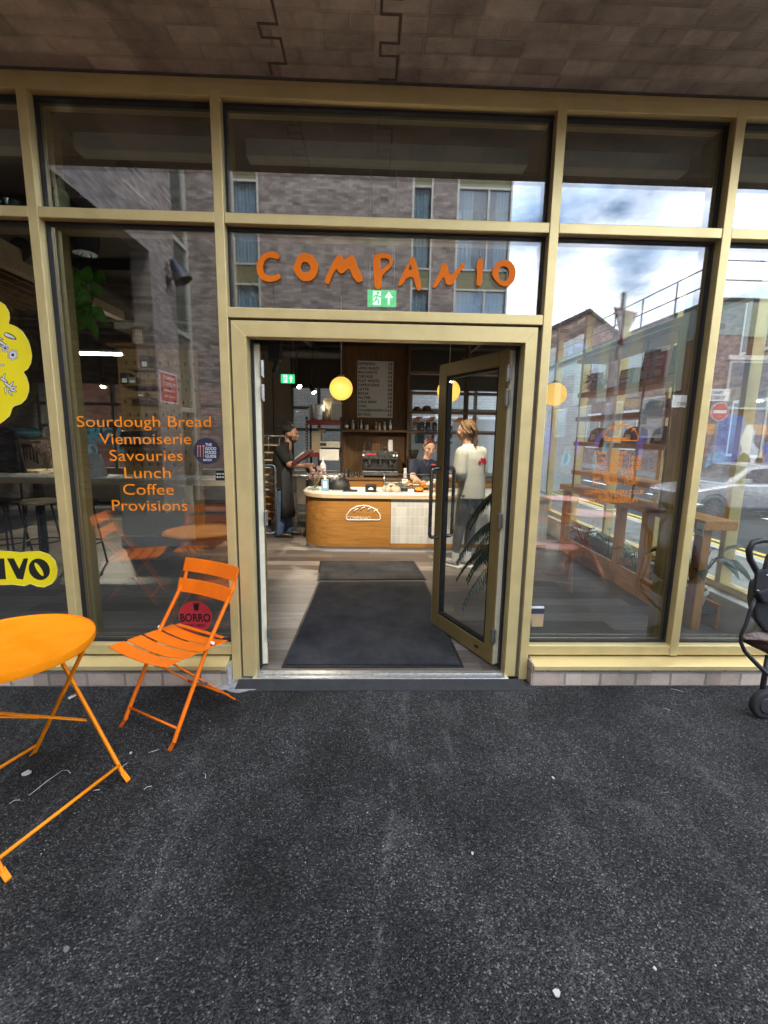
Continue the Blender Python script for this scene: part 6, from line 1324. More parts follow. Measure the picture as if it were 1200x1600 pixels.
for i in range(n+1):
    a = pi*i/n; row = []
    for j in range(9):
        z = j/8; r = .24-.03*z+.03*sin(a*5+z*3)*(1-z)
        row.append(b.b.verts.new((P(4, 740, 3.3).x + r*cos(a)*1.1, 3.3+r*sin(a)*.6*(1 if i else 1), .95+.62*z-.18*max(0, z-.7)*abs(cos(a))*2)))
    rows.append(row)
for A, B in zip(rows, rows[1:]):
    for j in range(8): b.b.faces.new((A[j], A[j+1], B[j+1], B[j]))
o = obj('cloth', b, BF, t, smooth=True); q = o.modifiers.new('s', 'SOLIDIFY'); q.thickness = .02
b = MB(); b.tube([(P(4, 740, 3.3).x-.2, 3.32, FZ), (P(4, 740, 3.3).x-.18, 3.34, 1.5), (P(4, 740, 3.3).x+.18, 3.34, 1.5), (P(4, 740, 3.3).x+.2, 3.32, FZ)], .016, 8); obj('chair_back', b, DARKM, t, smooth=True)
# trailing pothos, bottles on the transom
t = thing('hanging_plant', 'bright green trailing plant hung inside the second left window', 'plant', tuple(P(130, 440, 1.1)))
rg = random.Random(4); b = MB(); b2 = MB()
for k, (u, v) in enumerate(((133, 402), (122, 410), (142, 408))):
    pts = [P(u, v-14, 1.1)]
    for j in range(6): pts.append(P(u+rg.uniform(-9, 9)+(k-1)*3, v+18*j, 1.1+rg.uniform(-.05, .05)))
    b.tube(pts, .004, 5)
    for p in pts[2:]:
        for _ in range(2):
            a = rg.uniform(0, 6.28); b2.leaf(p, (cos(a), -.3+.5*sin(a), -.5), (0, -1, .4), rg.uniform(.10, .16), rg.uniform(.07, .11), .12, .3)
obj('stems', b, LEAFD, t); o = obj('foliage', b2, M('bright_pothos_leaf', (.10, .32, .03), .3, 0, .3, 8, col2=(.20, .50, .06)), t, smooth=True)
p = P(133, 392, 1.1); b = MB(); b.lathe([(0, 0), (.08, 0), (.11, .12), (.105, .12), (0, .1)], (p.x, p.y, p.z-.02), 20); obj('hanging_pot', b, BLACKP, t, smooth=40); b = MB(); b.tube([(p.x, p.y, p.z+.1), (p.x, p.y, ZS-.057)], .003, 5); obj('hanging_cord', b, DARKM, t)
TZ = T1t+.0045
for u, h, r, mt, lab, nk in ((97, .215, .045, M('amber_oil_bottle', (.30, .30, .16), .12, 0, .2), 'pale olive oil bottle on the transom above the left window', .32), (14, .10, .03, CHROME, 'short steel shaker on the transom at the left edge', .9), (28, .085, .05, LEAFD, 'squat dark green jar on the transom by the left mullion', .8), (3, .08, .045, DKB, 'dark jar on the transom cut by the left edge', .8)):
    p = P(u, 330, .16); bottle('transom_bottle', lab, 'bottle', (p.x, .158, TZ), h, r, mt, BLACKP if nk < .5 else None, nk, 'bottles on the inner transom')
# ------------------------------------------------------------------ right side: glazed flank wall, timber divider, shelves, plants
fl_ = thing('flank_glazing', 'gold framed glazed side wall looking onto the side street', 'window wall', (2.98, 3.5, 0))
XS = 2.965
for y in (.95, 1.93, 2.91, 3.89, 4.87, 5.85, 6.83): b = MB(); b.box(XS, XS+.10, y-.03, y+.03, .36, ZS-.06); obj('side_mullion', b, GOLD, fl_, bevel=.003)
for z0, z1 in ((.30, .36), (T1b, T1t), (ZS-.15, ZS-.061)): b = MB(); b.box(XS+.002, XS+.098, .2, 7.28, z0, z1); obj('side_rail', b, GOLD, fl_, bevel=.003)
b = MB(); b.box(XS+.04, XS+.064, .25, 7.27, .362, ZS-.151); obj('side_glass', b, THIN, fl_)
b = MB(); b.box(XS-.10, XS+.04, .27, 7.28, FZ, .299); obj('pale_sill', b, M('pale_stone_sill', (.58, .56, .48), .5, 0, .05), fl_, bevel=.004)
dv = thing('timber_divider', 'oak post and rail divider with a planter trough by the right windows', 'divider', (2.66, 1.9, 0))
X1 = 2.62; RZ = P(1042, 798, 1.35).z
for y in (.72, 1.45, 1.92, 3.28): b = MB(); b.box(X1, X1+.07, y, y+.10, FZ, RZ-.045); obj('post', b, OAKZ, dv, bevel=.003)
b = MB(); b.box(X1-.04, X1+.22, .66, 3.42, RZ-.044, RZ+.03); obj('top_rail', b, OAKY, dv, bevel=.004)
b = MB(); b.box(X1+.002, X1+.03, .821, 3.279, FZ, .235); b.box(X1+.21, X1+.238, .73, 3.37, FZ, .235); obj('trough_side', b, OAKY, dv, bevel=.002)
b = MB(); b.box(X1+.031, X1+.209, .74, 3.37, .15, .19); obj('soil', b, M('dark_soil', (.03, .02, .014), .95, 0, .4, 40, .6), dv)
sh = thing('side_shelves', 'oak side shelves on slim posts along the right glazed wall', 'shelves', (2.75, 2.2, 1.8))
ZA, ZB2, ZC2, ZD = P(1055, 588, 1.35).z, P(1056, 641, 1.35).z, P(1056, 695, 1.35).z, P(1042, 757, 1.35).z
for z, y0 in ((ZA, 1.18), (ZB2, 1.18), (ZC2, 1.18), (ZD, 1.18)): b = MB(); b.box(2.58, 2.88, y0, 3.1, z-.05, z); obj('shelf_board', b, OAKY, sh, bevel=.003)
for y in (1.22, 1.66, 3.0): b = MB(); b.tube([(2.57, y, RZ+.03), (2.57, y, ZA+.35)], .011, 8); obj('shelf_post', b, GOLD_D, sh, smooth=True)
b = MB(); b.box(2.55, 2.9, 1.15, 3.13, ZA+.36, ZA+.40); obj('top_board', b, OAKY, sh, bevel=.003)
def shelf_item(name, label, cat, y, z, mk, x=2.68, group='goods on the side shelves'):
    t = thing(name, label, cat, (x, y, z), 0, group); mk(t, x, y, z+.001); return t
def bagmk(mt, lm, h=.26, w_=.11):
    def f(t, x, y, z):
        b = MB(); b.prism([(x-.04, y-w_/2, z), (x-.04, y+w_/2, z), (x-.02, y+w_*.46, z+h), (x-.02, y-w_*.46, z+h)], (.09, 0, 0)); obj('bag_body', b, mt, t, bevel=.008)
        b = MB(); b.box(x-.046, x-.041, y-w_*.3, y+w_*.3, z+.03, z+h*.35); obj('bag_label', b, lm, t)
        for k in range(3): b = MB(); b.box(x-.0375, x-.0335, y-w_*.32, y+w_*.3, z+h*(.5+.13*k), z+h*(.5+.13*k)+.014); obj('bag_print', b, lm, t)
    return f
RB = M('red_paper_bag', (.48, .04, .04), .6)
shelf_item('retail_coffee_bag', 'red coffee bag standing on the top side shelf', 'coffee bag', 1.58, ZA, bagmk(RB, WHITEV, .25, .16)); shelf_item('retail_coffee_bag', 'black coffee bag leaning beside the red bag', 'coffee bag', 1.80, ZA, bagmk(BLACKP, M('grey_label', (.4, .4, .42), .6), .30, .15)); shelf_item('retail_coffee_bag', 'large black coffee bag nearest the window on the top side shelf', 'coffee bag', 1.32, ZA, bagmk(BLACKP, M('dark_label', (.1, .1, .1), .6), .27, .24)); shelf_item('retail_coffee_bag', 'grey card box at the far part of the top side shelf', 'box', 2.15, ZA, bagmk(M('grey_card', (.3, .3, .29), .7), PAPER, .17, .28))
STRAW = M('woven_straw', (.50, .30, .10), .8, 0, .3, 30, .5)
def hat(t, x, y, z):
    b = MB(); b.lathe([(0, 0), (.13, 0), (.132, .01), (.09, .02), (.085, .07), (.05, .10), (0, .105)], (x, y, z), 24); obj('straw', b, STRAW, t, smooth=45); b = MB(); b.lathe([(.0905, .021), (.094, .021), (.09, .045), (.087, .045)], (x, y, z), 24); obj('band', b, OAK, t, smooth=45)
shelf_item('straw_basket', 'round woven straw basket on the middle side shelf', 'basket', 1.36, ZB2, hat); shelf_item('straw_basket', 'larger woven straw basket behind the first on the side shelf', 'basket', 1.62, ZB2, hat)
def fuzz(t, x, y, z):
    rg = random.Random(9); b = MB()
    for k in range(260): a = rg.uniform(0, 6.28); e = rg.uniform(-.6, 1.2); b.leaf((x+rg.uniform(-.06, .06), y+rg.uniform(-.12, .12), z+.10+rg.uniform(-.04, .1)), (cos(a), sin(a), e), (0, 0, 1), rg.uniform(.06, .13), .02, .1, .3)
    obj('foliage', b, M('black_green_foliage', (.015, .02, .014), .6), t)
    b = MB(); b.lathe([(0, 0), (.06, 0), (.08, .09), (.07, .09), (0, .07)], (x, y, z), 16); obj('pot', b, BLACKP, t, smooth=40)
shelf_item('dark_fern', 'bushy near black potted fern at the far end of the top side shelf', 'plant', 2.85, ZA, fuzz)
def tea(mt):
    def f(t, x, y, z):
        b = MB(); b.prism([(x-.05, y-.16, z), (x-.05, y+.16, z), (x-.03, y+.12, z+.13), (x-.02, y, z+.17), (x-.03, y-.12, z+.13)], (.12, 0, 0)); obj('loaf_bag', b, mt, t, bevel=.02, seg=3)
        b = MB(); b.box(x-.056, x-.051, y-.05, y+.05, z+.03, z+.09); obj('bag_label', b, PAPER, t)
    return f
PURP = M('violet_paper', (.16, .10, .30), .6)
shelf_item('bread_bag', 'dark bread bag on the lower side shelf', 'bread bag', 1.45, ZC2, tea(M('brown_paper_bag', (.17, .10, .06), .8))); shelf_item('bread_bag', 'violet bread bag in the middle of the lower side shelf', 'bread bag', 1.95, ZC2, tea(PURP)); shelf_item('bread_bag', 'brown bread bag at the far end of the lower side shelf', 'bread bag', 2.7, ZC2, tea(M('kraft_paper_bag', (.30, .18, .09), .8)))
for k, (y, z, lab) in enumerate(((1.60, ZB2-.05, 'cream price ticket hung from the middle side shelf'), (1.22, ZC2-.05, 'cream price ticket hung from the lower side shelf near the window'), (1.3, ZD-.05, 'cream price ticket on the lowest side shelf'), (.70, RZ-.02, 'cream price ticket fixed to the end of the divider rail'))):
    x = 2.574 if k < 3 else X1-.046; t = thing('price_ticket', lab, 'price ticket', (x, y, z), 0, 'cream price tickets'); b = MB(); b.box(x-.003, x, y-.04, y+.04, z-.07, z+.03); obj('ticket', b, PAPER, t)
    b = MB(); b.box(x-.0042, x-.0032, y-.025, y+.025, z-.03, z-.022); obj('ticket_print', b, BLACKP, t)
POTW = M('chalky_white_pot', (.55, .52, .44), .7, 0, .08, 6)
def leafy(name, label, c, n, ln, wd, seed, mt, up=.8, droop=.5, pot=None, potr=.1, poth=.18, stem=.15):
    rg = random.Random(seed); t = thing(name, label, 'plant', tuple(c)); z0 = c[2]
    if pot:
        b = MB(); b.lathe([(0, 0), (potr*.72, 0), (potr*.98, poth*.8), (potr*1.06, poth*.84), (potr*1.06, poth), (potr*.95, poth), (potr*.9, poth*.88), (0, poth*.86)], c, 28); obj('pot', b, pot, t, smooth=40); z0 += poth*.86
        b = MB(); b.lathe([(0, 0), (potr*.89, 0), (potr*.89, .008), (0, .015)], (c[0], c[1], z0), 20); obj('soil', b, M('potting_soil', (.03, .02, .015), .95), t)
    b = MB(); b2 = MB()
    for k in range(n):
        a = 2*pi*k/n+rg.uniform(-.3, .3); tl = rg.uniform(.25, 1)*up; s0 = Vector((c[0]+.02*cos(a), c[1]+.02*sin(a), z0)); L_ = stem*rg.uniform(.6, 1.3)
        s1 = s0+Vector((cos(a)*L_*.5, sin(a)*L_*.5, L_*1.3)); b.tube([s0, (s0+s1)/2+Vector((0, 0, .02)), s1], .004, 5)
        b2.leaf(s1, (cos(a), sin(a), tl), (0, 0, 1), ln*rg.uniform(.75, 1.2), wd*rg.uniform(.8, 1.15), .14, droop)
    obj('stems', b, mt, t); obj('foliage', b2, mt, t, smooth=True); return t
p = P(1082, 950, .88); leafy('peace_lily', 'large leaved dark plant in a chalky white pot behind the right mullion', (p.x, .90, max(FZ, p.z-.02)), 11, .34, .13, 3, LEAFD, 1.0, .75, POTW, .105, .19, .22)
leafy('trough_plant', 'bright leafy plant in the trough between the divider posts', (2.74, 1.72, .18), 12, .20, .09, 5, LEAF, .8, .5, None, stem=.16); leafy('trough_plant', 'small dark plant in the trough nearest the window', (2.74, 1.15, .18), 9, .16, .10, 6, LEAFD, .6, .5, None, stem=.12); leafy('trough_plant', 'spiky bright plant farther along the trough', (2.74, 2.3, .18), 14, .24, .07, 7, LEAF, .9, .6, None, stem=.18); leafy('trough_plant', 'dark bushy plant at the far end of the trough', (2.74, 2.9, .18), 14, .22, .10, 8, LEAFD, .8, .5, None, stem=.16)
# tall arching fern beside the right door leaf
fc = Vector((1.33, 1.22, FZ)); t = thing('potted_palm', 'tall arching dark green palm in a pot behind the right door jamb', 'plant', tuple(fc)); rg = random.Random(12)
b = MB(); b.lathe([(0, 0), (.11, 0), (.15, .26), (.16, .27), (.16, .30), (.145, .30), (0, .27)], fc, 26); obj('pot', b, BLACKP, t, smooth=40)
b = MB(); b.tube([(fc.x, fc.y, .27), (fc.x+.02, fc.y, .7), (fc.x-.01, fc.y, 1.05)], [.02, .016, .01], 8); obj('stem', b, M('brown_palm_stem', (.07, .05, .03), .8), t, smooth=True)
b = MB()
for k in range(17):
    a = (pi*.80+.75*((k*.618) % 1 - .5)*2.0) if k < 11 else rg.uniform(0, 6.28); z0 = (.35, .5, .62, .72, .98)[k % 5]; L_ = rg.uniform(.40, .56); d = Vector((cos(a), sin(a)*.8, 0))
    mid = [fc+Vector((0, 0, z0-FZ)) + d*L_*s + Vector((0, 0, .36*s*(1-s)*1.6-.26*s*s)) for s in [i/26 for i in range(27)]]
    b.tube(mid, [.005-.00015*i for i in range(27)], 5)
    for i in range(2, 27):
        p = mid[i]; tg = (mid[i]-mid[i-1]).normalized(); sd = tg.cross(Vector((0, 0, 1))).normalized()
        for s in (-1, 1):
            b.leaf(p, tg*.5+sd*s*(.8+rg.uniform(-.15, .15))+Vector((0, 0, -.4+rg.uniform(-.2, .2))), (0, 0, 1), .105*(1.12-abs(i-13)/17)*rg.uniform(.85, 1.15), .016, .1, .5)
obj('fronds', b, M('deep_palm_green', (.012, .032, .014), .45, 0, .4, 10, col2=(.03, .065, .022)), t, smooth=True)
# ------------------------------------------------------------------ people
def fuse(mb, vox, it=6, fac=.5):
    me = bpy.data.meshes.new('tmp'); bmesh.ops.recalc_face_normals(mb.b, faces=mb.b.faces); mb.b.to_mesh(me); mb.b.free()
    o = bpy.data.objects.new('tmp', me); C.objects.link(o)
    r = o.modifiers.new('r', 'REMESH'); r.mode = 'VOXEL'; r.voxel_size = vox
    s = o.modifiers.new('s', 'SMOOTH'); s.iterations = it; s.factor = fac
    bpy.context.view_layer.update()
    out = bpy.data.meshes.new_from_object(o.evaluated_get(bpy.context.evaluated_depsgraph_get()))
    bpy.data.objects.remove(o); bpy.data.meshes.remove(me); out.materials.clear(); return out
def limb(mb, pts, rs, n=12):
    mb.tube(pts, rs, n)
    for p, r in zip(pts, rs): mb.ball(p, r*.99, n=6)
def loft(mb, rows, n=20):
    """rows: (centre, forward vec, half width, half depth)"""
    rings = []
    for c, f, a, d in rows:
        f = Vector(f).normalized(); r = f.cross(Vector((0, 0, 1))).normalized(); c = Vector(c)
        rings.append([mb.b.verts.new(c + r*a*cos(2*pi*k/n) + f*d*sin(2*pi*k/n)) for k in range(n)])
    for A, B in zip(rings, rings[1:]):
        for k in range(n): mb.b.faces.new((A[k], A[(k+1) % n], B[(k+1) % n], B[k]))
    mb.b.faces.new(rings[0][::-1]); mb.b.faces.new(rings[-1])
def head_parts(mb, c, f, tilt, s=1.0):
    """skull with brow, nose, jaw, lips and ears; c = skull centre, f = facing, tilt = nod down in radians"""
    f = Vector(f).normalized(); r = f.cross(Vector((0, 0, 1))).normalized()
    R_ = Matrix.Rotation(-tilt, 3, r); F_ = R_ @ f; U_ = R_ @ Vector((0, 0, 1)); B_ = Matrix((r, F_, U_)).transposed().to_4x4()
    L_ = lambda x, y, z: Vector(c) + (B_.to_3x3() @ Vector((x, y, z)))*s
    mb.ball(c, 1, .072*s, .092*s, .092*s, 14, M=B_); 
    mb.ball(L_(0, .018, -.055), 1, .056*s, .068*s, .062*s, 12, M=B_)
    mb.ball(L_(0, .062, -.098), 1, .028*s, .024*s, .020*s, 8, M=B_)
    mb.ball(L_(0, .082, .008), 1, .048*s, .014*s, .012*s, 8, M=B_)
    mb.tube([L_(0, .090, .002), L_(0, .106, -.026), L_(0, .112, -.040)], [.009*s, .011*s, .013*s], 8); mb.ball(L_(0, .104, -.042), .015*s, n=6)
    for x in (-1, 1):
        mb.ball(L_(x*.036, .066, -.035), 1, .026*s, .024*s, .022*s, 8, M=B_); mb.ball(L_(x*.074, -.008, -.022), 1, .010*s, .020*s, .032*s, 8, M=B_)
    mb.ball(L_(0, .088, -.070), 1, .022*s, .010*s, .009*s, 8, M=B_)
    return L_, B_
def face_bits(t, L_, B_, s, lip, brow):
    for x in (-1, 1):
        b = MB(); b.ball(L_(x*.031, .084, -.014), 1, .015*s, .006*s, .0075*s, 8, M=B_); ey = obj('eye', b, M('eye_white', (.62, .58, .54), .3), t, smooth=True)
        b = MB(); b.ball(L_(x*.031, .088, -.015), 1, .009*s, .004*s, .0075*s, 6, M=B_); obj('iris', b, BLACKP, ey, smooth=True)
        b = MB(); b.tube([L_(x*.016, .094, .006), L_(x*.032, .093, .013), L_(x*.050, .080, .007)], [.004*s, .0055*s, .003*s], 5); obj('eyebrow', b, brow, t, smooth=True)
    b = MB(); b.tube([L_(-.020, .090, -.072), L_(0, .098, -.070), L_(.020, .090, -.072)], [.003*s, .006*s, .003*s], 6); obj('lips', b, lip, t, smooth=True)
def hand(mb, wrist, d, palm_n, s=1.0, curl=.6):
    """palm plus four unequal bent fingers and a thumb leaving the palm's side"""
    d = Vector(d).normalized(); n = Vector(palm_n); n = (n-d*n.dot(d)).normalized(); x = d.cross(n); w = Vector(wrist)
    loft_rows = [(w, .024, .018), (w+d*.035*s, .036, .016), (w+d*.085*s, .042, .014)]
    for (c, a, h), (c2, a2, h2) in zip(loft_rows, loft_rows[1:]):
        for k in range(5): q = k/4-.5; mb.tube([c+x*q*a*1.5*s, c2+x*q*a2*1.5*s], [h*s, h2*s], 8)
    for k, (q, ln) in enumerate(((-.034, .070), (-.012, .080), (.011, .074), (.033, .058))):
        p = w+d*.085*s+x*q*s; dd = d.copy(); pts = [p]
        for seg in (.45, .32, .23): pts.append(pts[-1]+dd*ln*seg*s*1.15); dd = (dd*cos(curl)+n*sin(curl)).normalized()
        mb.tube(pts, [.0095*s, .009*s, .0085*s, .007*s], 8); mb.ball(pts[-1], .007*s, n=5)
    p = w+d*.025*s-x*.030*s; pts = [p, p-x*.026*s+d*.028*s+n*.012*s, p-x*.030*s+d*.058*s+n*.022*s, p-x*.022*s+d*.078*s+n*.030*s]
    mb.tube(pts, [.013*s, .011*s, .010*s, .008*s], 8); mb.ball(pts[-1], .008*s, n=5)
def strands(mb, L_, paths, r0, r1):
    for pts in paths: mb.tube([L_(*p) for p in pts], [r0+(r1-r0)*i/(len(pts)-1) for i in range(len(pts))], 6)
def sk(name, c, c2): return M(name, c, .5, 0, .1, 10, .05, col2=c2)
LIPS = M('lip_colour', (.36, .12, .10), .45)
# ---- man in the black apron, side on
Y = 4.10; F_ = Vector((1, -.12, 0)).normalized(); S_ = Vector((0, 1, 0))
t = thing('person', 'person in a long black apron holding a dark board by the bread rack', 'person', (P(446, 836, Y).x, Y, FZ))
skin = sk('brown_skin', (.22, .105, .06), (.28, .14, .085)); b = MB()
hd = P(455, 676.5, Y); L_, B_ = head_parts(b, hd, F_ + Vector((0, -.15, 0)), .15, 1.03)
nk = P(449, 694, Y); limb(b, [nk+Vector((0, 0, .05))+F_*.015, nk-Vector((0, 0, .06))], [.052, .062])
shY = .18
sh0 = P(442, 703, Y); el_n = P(452, 726, Y-.20); wr_n = P(474, 727, Y-.20)
limb(b, [sh0-S_*shY, sh0*.5+el_n*.5-S_*.08, el_n], [.056, .050, .043]); limb(b, [el_n, el_n*.55+wr_n*.45, wr_n], [.044, .041, .028])
hand(b, wr_n, wr_n-el_n, (-.2, .6, .5), 1.0, .7)
el_f = P(455, 726, Y+.20); wr_f = P(473, 716, Y+.12); limb(b, [sh0+S_*shY, el_f], [.054, .043]); limb(b, [el_f, wr_f], [.044, .028]); hand(b, wr_f, wr_f-el_f, (0, -.7, .3), 1.0, .7)
hip = P(442, 765, Y)
mobj('body', fuse(b, .0075), skin, t, smooth=True); face_bits(t, L_, B_, 1.03, LIPS, BLACKP)
HAIRK = M('black_coiled_hair', (.008, .007, .007), .8, 0, .3, 60, .8); b = MB(); b.ball(L_(0, -.028, .040), 1, .082, .086, .084, 12, M=B_); b.ball(L_(0, -.095, .015), 1, .062, .05, .07, 10, M=B_)
rg = random.Random(2)
for k in range(150):
    a, e = rg.uniform(0, 6.28), rg.uniform(-.25, 1.5); b.ball(L_(.082*cos(a)*cos(e), -.038+.086*sin(a)*cos(e) if sin(a) < .75 else -.03, .038+.088*sin(e)), rg.uniform(.012, .021), n=5)
for k in range(20):
    a, e = rg.uniform(0, 6.28), rg.uniform(.1, 1.3); p = (.075*cos(a)*cos(e), -.05+.075*sin(a)*cos(e), .035+.085*sin(e)); strands(b, L_, [[p, (p[0]*1.22, p[1]*1.2-.03, p[2]*1.12), (p[0]*1.3, p[1]*1.25-.065, p[2]*1.0)]], .013, .009)
mobj('hair', fuse(b, .006, 1), HAIRK, t, smooth=True)
b = MB(); b.ball(L_(0, .050, -.098), 1, .045, .046, .034, 10, M=B_); b.ball(L_(0, .088, -.058), 1, .026, .008, .006, 8, M=B_)
for x in (-1, 1): b.ball(L_(x*.052, .02, -.065), 1, .016, .03, .04, 8, M=B_)
mobj('beard', fuse(b, .006, 3), HAIRK, t, smooth=True)
TEE = M('black_cotton', (.005, .005, .0055), .9, 0, .3, 14, .3, bscale=10); b = MB()
loft(b, [(hip-Vector((0, 0, .06)), F_, .17, .125), (hip+Vector((0, 0, .10)), F_, .168, .122), (P(441, 738, Y), F_, .165, .118), (P(440, 720, Y), F_, .19, .125), (P(441, 707, Y), F_, .20, .118), (P(444, 698.5, Y), F_, .155, .09), (P(447, 693, Y), F_, .085, .070), (P(449, 690, Y), F_, .064, .060)])
for s, e in ((-1, el_n), (1, el_f)): a = sh0+S_*s*shY; limb(b, [a, a*.35+e*.65], [.078, .068])
mobj('black_tee', fuse(b, .012, 5), TEE, t, smooth=True)
b = MB(); kn = P(443, 800, Y); an = G(443, 830, FZ+.09)
for s, off in ((-1, -.03), (1, .07)):
    h0 = hip+S_*s*.085-Vector((0, 0, .03)); k0 = Vector((kn.x+off*.6, Y+s*.09, kn.z)); a0 = Vector((P(441, 830, Y).x+off, Y+s*.09, FZ+.10))
    limb(b, [h0, h0*.5+k0*.5, k0, k0*.5+a0*.5, a0-Vector((0, 0, .03))], [.095, .092, .075, .072, .068])
mobj('jeans', fuse(b, .012, 4), M('blue_denim', (.06, .11, .20), .85, 0, .3, 20, .2), t, smooth=True)
for s, off in ((-1, -.03), (1, .07)):
    a0 = Vector((P(441, 830, Y).x+off, Y+s*.09, FZ)); b = MB(); b.ball(a0+F_*.07+Vector((0, 0, .035)), 1, .135, .05, .04, 10); b.ball(a0+Vector((0, 0, .065)), 1, .06, .05, .06, 8); b.box(a0.x-.06, a0.x+.20, a0.y-.045, a0.y+.045, FZ+.001, FZ+.03)
    mobj('shoe', fuse(b, .009, 3), BLACKP, t, smooth=True)
b = MB(); rows = []
for z, hw, fo in ((P(446, 706, Y).z, .10, .128), (P(446, 725, Y).z, .135, .135), (P(446, 745, Y).z, .17, .13), (P(446, 765, Y).z, .19, .145), (P(446, 785, Y).z, .20, .16), (P(446, 806, Y).z, .205, .165)):
    cx = P(442, 740, Y); rows.append([])
    for i in range(13):
        q = (i/12-.5)*2; a = q*1.75; rows[-1].append(b.b.verts.new(Vector((cx.x, Y, z)) + F_*fo*cos(a*.9)*1.02 + S_*hw*sin(a*.9)*1.05 + F_*.008*sin(q*9+z*6)))
for A, B in zip(rows, rows[1:]):
    for i in range(12): b.b.faces.new((A[i], A[i+1], B[i+1], B[i]))
o = obj('apron', b, BF, t, smooth=True); q = o.modifiers.new('s', 'SOLIDIFY'); q.thickness = .012
b = MB(); p = P(439, 762, Y-.16); b.tube([p, p+Vector((-.05, 0, -.02)), p+Vector((-.07, .0, -.28))], .012, 6); obj('apron_tie', b, BF, t, smooth=True)
bd = thing('dark_board', 'dark red board carried against the chest of the person in the apron', 'board', tuple(P(472, 716, Y-.12)))
b = MB(); a, c = P(459, 724, Y-.14), P(487, 704, Y-.14); b.bar(a, c, .30, .05, (.3, 0, 1)); obj('board', b, M('dark_red_board', (.06, .012, .012), .5), bd, bevel=.006)
b = MB(); a, c = P(462, 716.5, Y-.2), P(474, 707, Y-.2); b.bar(a, c, .15, .008, (.3, 0, 1)); obj('paper_sheet', b, PAPER, bd)
# ---- server behind the counter
Y = 3.98; F_ = Vector((.10, -1, 0)).normalized(); X_ = Vector((1, 0, 0))
t = thing('person', 'person with tied back red hair in a navy tee leaning over the pastries', 'person', (P(668, 760, 4.15).x, 4.15, FZ))
skin = sk('fair_skin', (.50, .29, .20), (.58, .35, .25)); b = MB()
hd = P(671, 697, Y); L_, B_ = head_parts(b, hd, F_ + Vector((.12, 0, 0)), .42, 1.08)
nk = P(667, 716, Y+.07); limb(b, [hd+Vector((0, .03, -.06)), nk-Vector((0, -.02, .04))], [.05, .056])
shl = P(648, 724, 4.10); shr = P(688, 724, 4.12)
elL = P(645, 745, 3.92); wrL = P(660, 757, 3.66); limb(b, [shl, elL], [.056, .044]); limb(b, [elL, elL*.5+wrL*.5, wrL], [.045, .04, .027]); hand(b, wrL, wrL-elL+Vector((0, 0, -.05)), (.2, .2, -1), .95, .45)
elR = P(694, 748, 4.0); wrR = P(690, 757, 3.72); limb(b, [shr, elR], [.056, .044]); limb(b, [elR, wrR], [.045, .027]); hand(b, wrR, wrR-elR, (0, 0, -1), .95, .5)
for s in (-1, 1): limb(b, [Vector((P(667, 760, 4.2).x+s*.09, 4.2, .85)), Vector((P(667, 760, 4.2).x+s*.09, 4.2, .08))], [.09, .05])
mobj('body', fuse(b, .0075), skin, t, smooth=True); face_bits(t, L_, B_, 1.08, M('rose_lips', (.48, .14, .13), .4), M('auburn_brow', (.12, .05, .03), .7))
HAIRR = M('auburn_hair', (.085, .022, .012), .55, 0, .35, 40, .5, stretch=(1, 1, .3)); b = MB(); b.ball(L_(0, -.014, .030), 1, .081, .090, .086, 12, M=B_); b.ball(L_(0, -.10, .03), 1, .045, .05, .045, 8, M=B_)
for x in (-1, 1): strands(b, L_, [[(x*.008, .045, .098), (x*.045, .042, .078), (x*.072, .018, .02), (x*.078, -.01, -.03), (x*.074, -.03, -.075)]], .013, .010)
mobj('hair', fuse(b, .006, 3), HAIRR, t, smooth=True)
NAVY = M('navy_cotton', (.012, .016, .036), .9, 0, .3, 14, .3, bscale=9); b = MB(); wz_ = P(667, 762, 4.2)
loft(b, [(Vector((wz_.x, 4.22, .80)), F_, .17, .115), (Vector((wz_.x, 4.2, wz_.z+.05)), F_, .165, .115), (P(667, 740, 4.14), F_, .18, .12), (P(667, 728, 4.10), F_, .195, .115), (P(667, 720.5, 4.08), F_, .15, .085), (P(667, 717, 4.06), F_, .07, .06)])
for a, e in ((shl, elL), (shr, elR)): limb(b, [a, a*.35+e*.65], [.076, .070])
mobj('navy_tee', fuse(b, .011, 5), NAVY, t, smooth=True)
b = MB(); p = P(677, 727, 3.955)
b.prism([(p.x+.035*cos(a), p.y+.012, p.z+.018*sin(a)) for a in [pi*k/10 for k in range(11)]], (0, -.012, 0)); obj('loaf_print', b, M('red_print', (.6, .06, .04), .7), t)
b = MB(); b.tube([P(660, 717, 3.985), P(666.5, 727, 3.955), P(671, 717, 3.985)], .0014, 4); b.ball(P(666.5, 727.5, 3.952), .006, n=5); obj('necklace', b, STEEL, t, smooth=True)
b = MB(); rows = []
for z in (P(667, 741, 4.06).z, .95, .7, .45):
    rows.append([b.b.verts.new((wz_.x+.19*sin(q*1.2), 4.2-.155*cos(q*1.2)+.008*sin(q*8), z)) for q in [-1+i/6 for i in range(13)]])
for A, B in zip(rows, rows[1:]):
    for i in range(12): b.b.faces.new((A[i], A[i+1], B[i+1], B[i]))
o = obj('apron', b, M('charcoal_apron', (.05, .055, .06), .85), t, smooth=True); q = o.modifiers.new('s', 'SOLIDIFY'); q.thickness = .008
